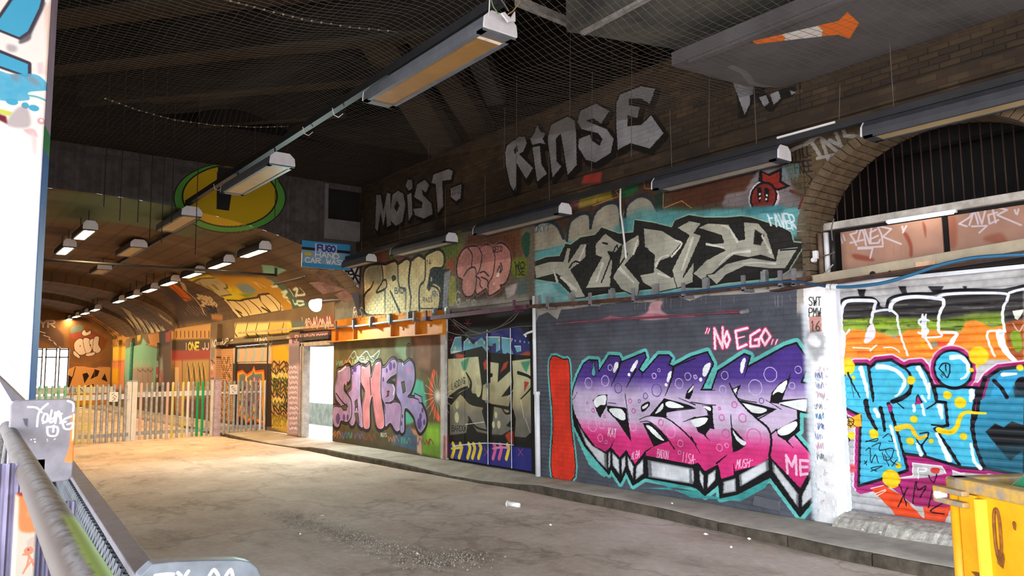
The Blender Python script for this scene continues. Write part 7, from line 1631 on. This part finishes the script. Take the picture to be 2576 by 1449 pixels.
c.line([(440, 680), (840, 590), (1060, 740), (1050, 780), (1140, 850), (860, 900)], 40, '#d6cf2a', 0, True, soft=10)
c.fill([(480, 690), (640, 610), (860, 600), (1030, 700), (1050, 750), (1000, 770), (1110, 855), (880, 890)], '#bdb491'); c.line([(480, 690), (640, 610), (860, 600), (1030, 700), (1050, 750), (1000, 770), (1110, 855), (880, 890)], 9, '#5d5a24', 0, True)
for q in ([(700, 720), (740, 720), (850, 800), (810, 800)], [(790, 700), (830, 690), (920, 780), (880, 780)], [(610, 650), (690, 760), (600, 680)]): c.fill(q, '#8b8544')
c.line([(860, 660), (910, 690)], 10, '#5d5a24')
cr = [(940, 970), (1060, 940), (1240, 950), (1300, 930), (1500, 900), (1530, 860), (1680, 840), (1850, 1000), (1840, 1110), (1180, 1220), (1100, 1140)]
c.fill(cr, '#d9c48e'); c.line(cr, 12, '#2a2216', 0, True)
for p in ([(1050, 950), (1180, 1100), (1280, 1200)], [(1150, 950), (1380, 1190)], [(1270, 950), (1400, 1130)], [(1370, 940), (1560, 1120)], [(1530, 870), (1560, 970), (1700, 1120)], [(1590, 840), (1820, 1090)], [(1110, 1060), (1260, 1140)], [(1560, 1050), (1680, 1120)]): c.line(p, 14, '#2a2216', 1)
c.line([(1430, 660), (1560, 760), (1470, 670), (1620, 740)], 12, '#d2c39a'); c.disc((1870, 1060), 26, '#d2cfc2'); c.disc((1870, 1060), 8, '#2a2a2a')
c.fill([(1560, 400), (1720, 410), (1940, 480), (1760, 570), (1580, 540)], '#79b09a', 0, 6); c.fill([(1620, 600), (1800, 620), (2050, 900), (2330, 1000), (2330, 1250), (2040, 1100)], '#49665c', 0, 14)  # darker teal wedge: floodlight tint painted into the vault colour
for p in ([(1700, 640), (1800, 720), (1720, 740)], [(1870, 830), (1950, 800), (1890, 890), (1960, 900)], [(1990, 780), (2050, 880)], [(2050, 790), (2110, 760), (2080, 890)], [(2100, 870), (2220, 850), (2150, 760)], [(1950, 940), (2000, 990)], [(2040, 940), (2060, 1000), (2110, 990)], [(2200, 960), (2100, 960), (2130, 1020), (2210, 1000)]): c.line(p, 16, '#cfe3d8', 1)
c.fill([(60, 800), (180, 760), (470, 980), (360, 1020)], '#e07a1f', 0, 4); c.line([(100, 800), (220, 880), (300, 960), (440, 980)], 8, '#8a3d14', 1); c.line([(170, 800), (350, 960)], 6, '#8a3d14')
c.fill([(0, 820), (50, 780), (380, 1030), (600, 960), (780, 1250), (200, 1310)], '#3a2a1c', 0, 8, .85)
c.text(560, 920, 230, 60, '2020', '#c9b48a', 12, 0, 40); c.text(620, 1010, 240, 60, '2020', '#c9b48a', 12, 0, 10); c.text(700, 1080, 160, 80, 'TBA', '#19130d', 16); c.fill([(760, 1170), (940, 1180), (930, 1250), (770, 1240)], '#a07040', 0, 4)
c.line([(330, 760), (380, 870), (660, 1170)], 18, '#c4b28c', 0)
for k in range(22):
    x = 420 + k * 14 - (k % 3) * 40; y = 1060 + (k * 53 % 120); c.line([(x, y), (x + 24, y + 26)], 9, '#c9b48a', 0, alpha=.8)
for k in range(24):
    x = 10 + k * 8; y = 1130 + k * 6 + (k * 31 % 40); c.line([(x, y), (x + 20, y + 22)], 12, '#cbb98f', 0, alpha=.8)
c.crop(0, 480, 2.862)
for k in range(30):
    x = 900 + k * 9; y = 880 + k * 4 + (k * 29 % 60); c.line([(x, y), (x + 24, y + 34)], 14, ('#bfae83', '#2a2018', '#d1c297')[k % 3], 0, alpha=.8)
for k in range(40):
    x = 640 + k * 8; y = 890 + k * 5 + (k * 17 % 50); c.line([(x, y), (x + 60, y + 40)], 9, ('#d69a4a', '#8a5a28', '#e2b56a', '#4a3018')[k % 4], 0, alpha=.7)
c.fill([(290, 870), (420, 900), (440, 1000), (300, 960)], '#4a3c34', 0, 8); c.line([(310, 900), (340, 930), (360, 880)], 30, '#a8a09a', 0, alpha=.7)

# ===== tunnel wall
c = cv_far
c.grime(.9, .75, 1.25, 9, 4)
c.crop(440, 800, 4.5275)
def sp(q, col, soft=3, a=1): c.fill(q, col, 0, soft, a)
sp([(680, 60), (1320, 40), (1320, 200), (1050, 200), (680, 230)], '#e3d08c', 8); sp([(1070, 60), (1290, 50), (1290, 180), (1060, 190)], '#d2a84a', 10, .8); sp([(1290, 60), (1330, 60), (1330, 180), (1290, 200)], '#d9c21c', 6)
for x in (700, 830, 940, 1080, 1240): c.line([(x, 60), (x - 20, 160), (x + 10, 210)], 12, '#5d4c20', 1)
sp([(680, 230), (1330, 170), (1330, 280), (700, 340)], '#746b58', 6); c.text(960, 200, 150, 90, 'DOERS', '#d8d2bd', 9, .1, 10); c.text(1010, 310, 80, 70, 'DMK', '#d8d2bd', 8)
sp([(1085, 320), (1330, 290), (1300, 1320), (1090, 1240)], '#b39352', 8); sp([(1110, 330), (1250, 310), (1320, 420), (1280, 500), (1120, 480)], '#eda51a', 8)
for k in range(16): c.scribble(1200, 520 + k * 46, 200, 70, ('#3a2416', '#5a3a20', '#2b2a1a', '#d9cf7a', '#4a5a20', '#1f1610')[k % 6], 13, k + 9, 5)
c.text(1120, 700, 170, 150, 'RIV', '#3c4a1a', 20); c.text(1240, 900, 90, 90, '2015', '#1f1b10', 12); c.text(1100, 1120, 170, 110, 'DRGVLTR', '#5d4a12', 13); sp([(1095, 1100), (1280, 1130), (1280, 1310), (1095, 1240)], '#cdb63c', 12, .5)
sp([(1330, 200), (1480, 290), (1460, 1330), (1310, 1320)], '#b9a0b4', 10); sp([(1335, 300), (1470, 300), (1460, 520), (1340, 560)], '#6a6470', 14, .8)
for k in range(26): c.scribble(1390, 560 + k * 29, 90, 30, ('#e9e4ea', '#8f86a0', '#d9cfdc', '#70708a')[k % 4], 6, k + 30, 4)
sp([(1470, 300), (1560, 290), (1560, 1340), (1460, 1330)], '#4d464a', 6)
sp([(1370, 190), (1810, 150), (1810, 260), (1380, 290)], '#6d5058', 6); c.text(1400, 200, 400, 80, 'JBU ABAPURSBE', '#c9a7b4', 8, 0, -20)
sp([(1370, 60), (1810, -40), (1810, 110), (1400, 130)], '#8a4a44', 10); c.scribble(1620, 40, 330, 120, '#e2d2cc', 9, 3, 9); c.scribble(1640, 70, 280, 100, '#e2d2cc', 8, 4, 8); sp([(1330, 40), (1480, 20), (1480, 130), (1340, 150)], '#5a6a6c', 12)
# dark door with flame outlined letters
sp([(660, 340), (1100, 330), (1100, 520), (665, 520)], '#d2ab8e', 3)
for x in (700, 790, 880, 980, 1060): c.line([(x, 350), (x + 10, 430), (x - 20, 510)], 40, '#8fb0c2', 1, soft=10, alpha=.8)
sp([(660, 520), (1100, 520), (1100, 1240), (660, 1210)], '#33231a', 2)
fl_ = [(690, 630), (750, 610), (800, 660), (860, 620), (880, 570), (895, 620), (990, 610), (1000, 800), (990, 1000), (1010, 1200), (940, 1180), (860, 1140), (800, 1180), (740, 1100), (690, 1120), (720, 1020), (700, 850)]
c.line(fl_, 26, '#e2571c', 0, True, soft=5); c.fill(fl_, '#f0a02c'); fi = [(850 + (x - 850) * .86, 880 + (y - 880) * .92) for x, y in fl_]; c.fill(fi, '#5d7a70'); c.fill([(850 + (x - 850) * .72, 880 + (y - 880) * .82) for x, y in fl_], '#735f78')
for k in range(40): c.disc((g.uniform(720, 970), g.uniform(680, 1130)), g.uniform(8, 20), ('#d9c83a', '#c9a0b0', '#3f6a66', '#2b2a3a', '#e07a4a')[k % 5])
# brick strip, tagged pilaster, red and dark doors
sp([(510, 340), (660, 340), (650, 1180), (515, 1150)], '#c39a72', 4)
for k in range(34): c.line([(515, 350 + k * 24), (655, 352 + k * 25)], 5, '#8f6644', 0, alpha=.8)
for k in range(8): c.scribble(585, 480 + k * 90, 110, 90, '#5a4030', 9, k + 60, 4)
sp([(400, 240), (515, 240), (510, 1160), (400, 1120)], '#b5938e', 8); sp([(405, 250), (510, 250), (505, 470), (410, 480)], '#7d7878', 12); c.disc((445, 590), 36, '#d9542f', ring=9); c.disc((450, 660), 26, '#d9542f', ring=8)
for k in range(9): c.scribble(455, 500 + k * 66, 80, 50, ('#2b2526', '#e6e0da', '#c95a4a')[k % 3], 7, k + 80, 4)
sp([(460, 240), (670, 230), (670, 340), (520, 350)], '#43372e', 6); c.text(470, 250, 130, 80, 'NOIIR', '#ded6c4', 9, .15, -20); c.line([(590, 320), (640, 260), (662, 250)], 10, '#ded6c4')
sp([(0, 110), (410, 60), (400, 240), (0, 250)], '#b58d56', 6)
for k in range(9): c.line([(20 + k * 46, 160), (20 + k * 46, 210)], 18, '#4a3520', 0)
sp([(0, 250), (400, 240), (400, 370), (0, 370)], '#4a3b30', 6); c.text(150, 280, 130, 90, 'ONE', '#d6cf54', 14); c.text(110, 290, 280, 70, 'I    JJ', '#e2ddd0', 12)
sp([(0, 370), (400, 360), (395, 480), (0, 520)], '#94433f', 6); sp([(90, 480), (390, 470), (385, 760), (320, 1000), (90, 1000)], '#a9905e', 6)
for x in (150, 210, 275, 320): c.line([(x, 540), (x + 20, 760)], (40, 20), '#5a4626', 0, soft=4); c.line([(x - 20, 680), (x + 5, 510), (x + 40, 690)], 7, '#d6c27a', 0)
sp([(0, 480), (80, 480), (80, 1100), (0, 1060)], '#b98a62', 6); sp([(0, 560), (45, 560), (45, 900), (0, 900)], '#d6bd92', 3); sp([(85, 920), (390, 900), (380, 1100), (85, 1060)], '#6a4248', 10)
c.crop(80, 800, 6.0375)
sp([(1930, 480), (2160, 440), (2160, 1200), (1930, 1200)], '#584a44', 10); c.scribble(1980, 800, 120, 500, '#9fb0aa', 14, 6, 10); c.scribble(1990, 900, 120, 300, '#b05a5a', 14, 8, 7)
sp([(1930, 130), (2150, 100), (2160, 420), (1940, 460)], '#3a3a40', 14); sp([(2080, 180), (2150, 160), (2150, 360), (2080, 370)], '#93454a', 5)
sp([(1450, 470), (1660, 400), (1690, 300), (1760, 400), (1940, 460), (1900, 1150), (1460, 1150)], '#7fbca6', 5); sp([(1570, 760), (1880, 740), (1880, 1100), (1560, 1100)], '#a2938a', 8)
for k in range(12): c.line([(1580 + k * 24, 740), (1590 + k * 24, 640 + (k * 37 % 60))], 12, '#cbb592', 0)
for x in (1640, 1720, 1800): c.line([(x, 760), (x, 1080)], 9, '#6a5a50'); c.line([(x, 780), (x + 45, 820), (x + 80, 770)], 9, '#6a5a50', 0)
sp([(1760, 250), (1930, 210), (1940, 440), (1800, 410)], '#d29a60', 6); sp([(1600, 180), (1660, 170), (1650, 330), (1600, 360)], '#c9b440', 8)
sp([(1180, 250), (1480, 200), (1480, 420), (1200, 440)], '#b58a44', 8); c.scribble(1340, 380, 280, 100, '#6a5024', 9, 12, 10)
sp([(1270, 440), (1470, 430), (1460, 640), (1270, 660)], '#eec04e', 5); sp([(1260, 660), (1460, 640), (1440, 1090), (1260, 1090)], '#d9906a', 8); sp([(1265, 760), (1350, 760), (1340, 1000), (1260, 980)], '#e3b41c', 8)
for k in range(16): c.line([(1265 + k * 12, 640), (1265 + k * 12, 700 + (k * 41 % 90))], 8, ('#e08a2a', '#c9563a')[k % 2], 0, alpha=.7)

# ===== end wall
c = cv_end
c.grime(.8, .75, 1.3, 31, 4)
c.crop(80, 800, 6.0375)
c.fill([(560, 150), (700, 90), (820, 130), (1050, 260), (1150, 330), (1100, 480), (850, 600), (640, 560), (560, 380)], '#7d4a22', 0, 14)
c.fill([(590, 160), (700, 100), (780, 130), (760, 200), (600, 240)], '#5a6a66', 1, 8)
for q in ([(600, 260), (690, 210), (780, 230), (800, 290), (640, 320)], [(880, 270), (1010, 260), (1020, 340), (900, 340)]): c.fill(q, '#8a4438', 1)
FW = [[(650, 380), (740, 310), (830, 400), (830, 520), (740, 560), (660, 500)], [(780, 330), (860, 310), (910, 400), (900, 500), (830, 540)], [(880, 340), (960, 320), (975, 440), (930, 480), (890, 420)], [(950, 300), (1020, 290), (1010, 400), (1050, 480), (1000, 530), (930, 490)], [(640, 500), (720, 570), (720, 610), (640, 560)], [(760, 230), (800, 180), (830, 220), (890, 190), (890, 240), (800, 270)], [(820, 550), (950, 520), (940, 560), (850, 580)]]
for q in FW: c.line(q, 14, '#2c1a14', 1, True); c.fill(q, '#cfc0b4', 1)
c.disc((735, 425), 16, '#8a7a70', asp=.7); c.disc((890, 415), 14, '#4a3028', asp=.7)
c.line([(520, 640), (700, 700), (1000, 660), (1200, 500)], 14, '#a05a30', 1, soft=4, alpha=.7)
c.fill([(520, 800), (660, 740), (800, 740), (960, 760), (1200, 750), (1210, 1060), (540, 1080)], '#d29a5a'); c.line([(520, 800), (660, 740), (800, 740), (860, 770), (960, 770), (1040, 745), (1210, 755)], 9, '#ea9a72', 0)
for q in ([(520, 850), (620, 900), (560, 1080), (520, 1080)], [(770, 850), (840, 830), (870, 880), (800, 990)], [(890, 930), (960, 780), (1030, 800), (1000, 880)], [(1110, 840), (1150, 970), (1060, 930)], [(820, 1040), (940, 1000), (940, 1080)]): c.fill(q, '#2a1710')
c.fill([(540, 1080), (1210, 1060), (1210, 1449), (540, 1449)], '#d08a2a', 0, 10)
c.line([(660, 750), (620, 900)], 12, '#2a1710'); c.line([(950, 780), (950, 900)], 8, '#8a5a2a')
c.fill([(100, 100), (300, 60), (480, 260), (500, 420), (380, 480), (100, 300)], '#5a4438', 0, 14)
for k in range(9): c.line([(100 + k * 40, 200 + k * 30), (200 + k * 36, 230 + k * 36)], 16, ('#cfc6c6', '#3a3034')[k % 2], 0, alpha=.8)
c.text(110, 40, 250, 100, 'YR', '#a89a92', 26)

# ===== pier close on the left
c = cv_pier
c.crop(0, 0, 3.02)
BL = '#45a9d6'
for q in ([(-40, 200), (0, 140), (110, -20), (320, -20), (300, 60), (215, 235), (150, 280)], [(-40, 390), (0, 395), (215, 485), (215, 560), (190, 565), (-40, 480)]): c.line(q, 44, '#3d3747', 0, True, soft=10); c.fill(q, BL)
c.fill([(230, 300), (150, 330), (160, 280), (230, 230), (300, 80), (330, 20), (345, 40), (250, 240)], '#4a4552', 1, 8, .8)
c.fill([(340, 60), (390, 10), (390, 600), (330, 560), (360, 430)], '#e9cfc0', 0, 12, .8); c.fill([(285, 480), (330, 470), (330, 560), (290, 560)], '#e3d2e2', 0, 8)
c.fill([(-40, 540), (90, 560), (250, 560), (330, 600), (375, 680), (220, 700), (215, 760), (-40, 740)], BL, 1, 4, noise=.25); c.disc((260, 820), 26, BL, asp=1.4); c.disc((95, 770), 28, BL, asp=1.5); c.disc((195, 800), 26, BL)
c.line([(215, 725), (290, 740), (380, 780)], 14, '#5ab3c0', 1, soft=3)
for q in ([(90, 560), (150, 570), (140, 620), (100, 600)], [(200, 590), (250, 580), (310, 650), (260, 640)], [(100, 850), (200, 800), (230, 960), (60, 950)], [(60, 330), (130, 350), (120, 390), (60, 380)]): c.fill(q, '#8f8a98', 1, 10, .6)
c.fill([(-40, 810), (100, 850), (80, 880), (-40, 850)], '#c9d66a', 0, 4); c.fill([(-40, 850), (50, 880), (60, 940), (-40, 890)], '#6a2430', 0, 5); c.fill([(180, 985), (260, 980), (290, 1040), (240, 1030)], '#e3b9c4', 1, 6); c.disc((315, 920), 28, '#d9a9b2', soft=4); c.disc((318, 915), 12, '#f4eef0')
c.fill([(240, 1000), (290, 1060), (280, 1200), (245, 1150)], '#d9d3da', 0, 10)
c.crop(0, 480, 2.684)
c.fill([(0, 1100), (120, 1110), (135, 1160), (130, 1220), (0, 1200)], '#d8d8e8', 1, 5); c.line([(0, 1190), (70, 1145), (90, 1190), (130, 1215)], 6, '#9a9aa8', 1); c.fill([(-20, 1220), (180, 1240), (180, 1420), (-20, 1420)], '#cfcbe6', 0, 20); c.fill([(160, 1120), (210, 1130), (190, 1400), (150, 1400)], '#cfe8ec', 0, 14)
c.fill([(170, 350), (240, 320), (230, 345), (180, 370)], '#d9d8e2', 0, 5)

# ===== sign
c = cv_sign
def R_(x0, x1, y0, y1, col): c.fill([(x0, y0), (x1, y0), (x1, y1), (x0, y1)], col)
R_(0, 1.09, .42, .56, '#3c93cf'); R_(0, 1.09, .36, .42, '#23262c'); R_(0, 1.09, 0, .09, '#3c93cf'); R_(.28, .78, .34, .52, '#a9bfe0')
def stx(x, y, w, h, s, col, wd):
    n = len(s)
    for i, ch in enumerate(s):
        for st_ in GLYPH.get(ch, []): c.line([(x + (i + .08 + .8 * a) * w / n, y + h - b_ * h) for a, b_ in st_], wd, col, 0 if len(st_) < 4 else 1)
stx(.33, .37, .42, .12, 'FUGO', '#2a3f8a', .035); stx(.28, .23, .56, .10, 'HAND', '#dfe6f2', .022); stx(.06, .10, .95, .10, 'CAR WASH', '#dfe6f2', .022)
c.fill([(.05, .25), (.16, .25), (.16, .23), (.23, .28), (.16, .33), (.16, .31), (.05, .31)], '#c9b83a')

# ===== tagged plates and post
c = cv_pl
c.crop(0, 960, 2.963)
c.fill([(530, 250), (560, 240), (560, 600), (480, 600), (520, 480)], '#e8742a', 0, 6); c.fill([(545, 240), (560, 240), (555, 420), (535, 450)], '#f2c6a8', 0, 4)
for p in ([(208, 190), (270, 195), (310, 230)], [(355, 165), (290, 230), (275, 335)], [(330, 240), (315, 290), (345, 300), (355, 250), (330, 240)], [(385, 215), (370, 300), (400, 290), (410, 230)], [(410, 310), (430, 225), (450, 250), (450, 310)], [(320, 310), (400, 270), (460, 240)], [(530, 260), (470, 290), (480, 350), (530, 350), (540, 310), (500, 320)], [(350, 340), (360, 400), (420, 400), (425, 340), (350, 340)], [(400, 330), (395, 375)], [(440, 250), (460, 300), (490, 300)]): c.line(p, 15, '#f1eef2', 1, soft=2)
c.line([(505, 145), (545, 165), (545, 220)], 16, '#eeeaf0'); c.fill([(170, 275), (210, 275), (205, 340), (185, 320)], '#3c3a4a', 0, 3)
for k in range(9): c.disc((g.uniform(230, 450), g.uniform(420, 450)), g.uniform(3, 7), '#e8e6ea')
c.grime(.05, .85, 1.1, 2, 3)
c = cv_pl2
c.crop(0, 900, 2.64)
for p in ([(1030, 1449), (1100, 1440), (1150, 1440)], [(1230, 1449), (1250, 1420)], [(1390, 1449), (1420, 1410), (1450, 1449)], [(1500, 1449), (1530, 1410), (1545, 1449)], [(1180, 1430), (1200, 1449)]): c.line(p, 22, '#eef0f2', 1)
c.grime(.04, .82, 1.12, 6, 3)
c = cv_post
c.crop(0, 960, 2.963)
c.fill([(150, 820), (260, 820), (300, 1000), (280, 1110), (150, 1110), (140, 960)], '#e2572c', 1, 10); c.disc((230, 980), 30, '#8a6a50', soft=10, alpha=.6)
c.fill([(200, 1190), (270, 1150), (270, 1220), (210, 1230)], '#8a7a70', 1, 6); c.disc((215, 1260), 34, '#cf5a44', soft=3); c.disc((212, 1252), 8, '#4a2a2a')
for p in ([(170, 1290), (215, 1300), (250, 1370)], [(215, 1300), (200, 1370), (170, 1430)], [(185, 1400), (240, 1330)]): c.line(p, 14, '#cf5a44', 1)

for c in (cv_wall, cv_far, cv_vault, cv_portal, cv_shut, cv_board, cv_end, cv_pier, cv_sign, cv_pl, cv_pl2, cv_post, cv_slab): c.finish()
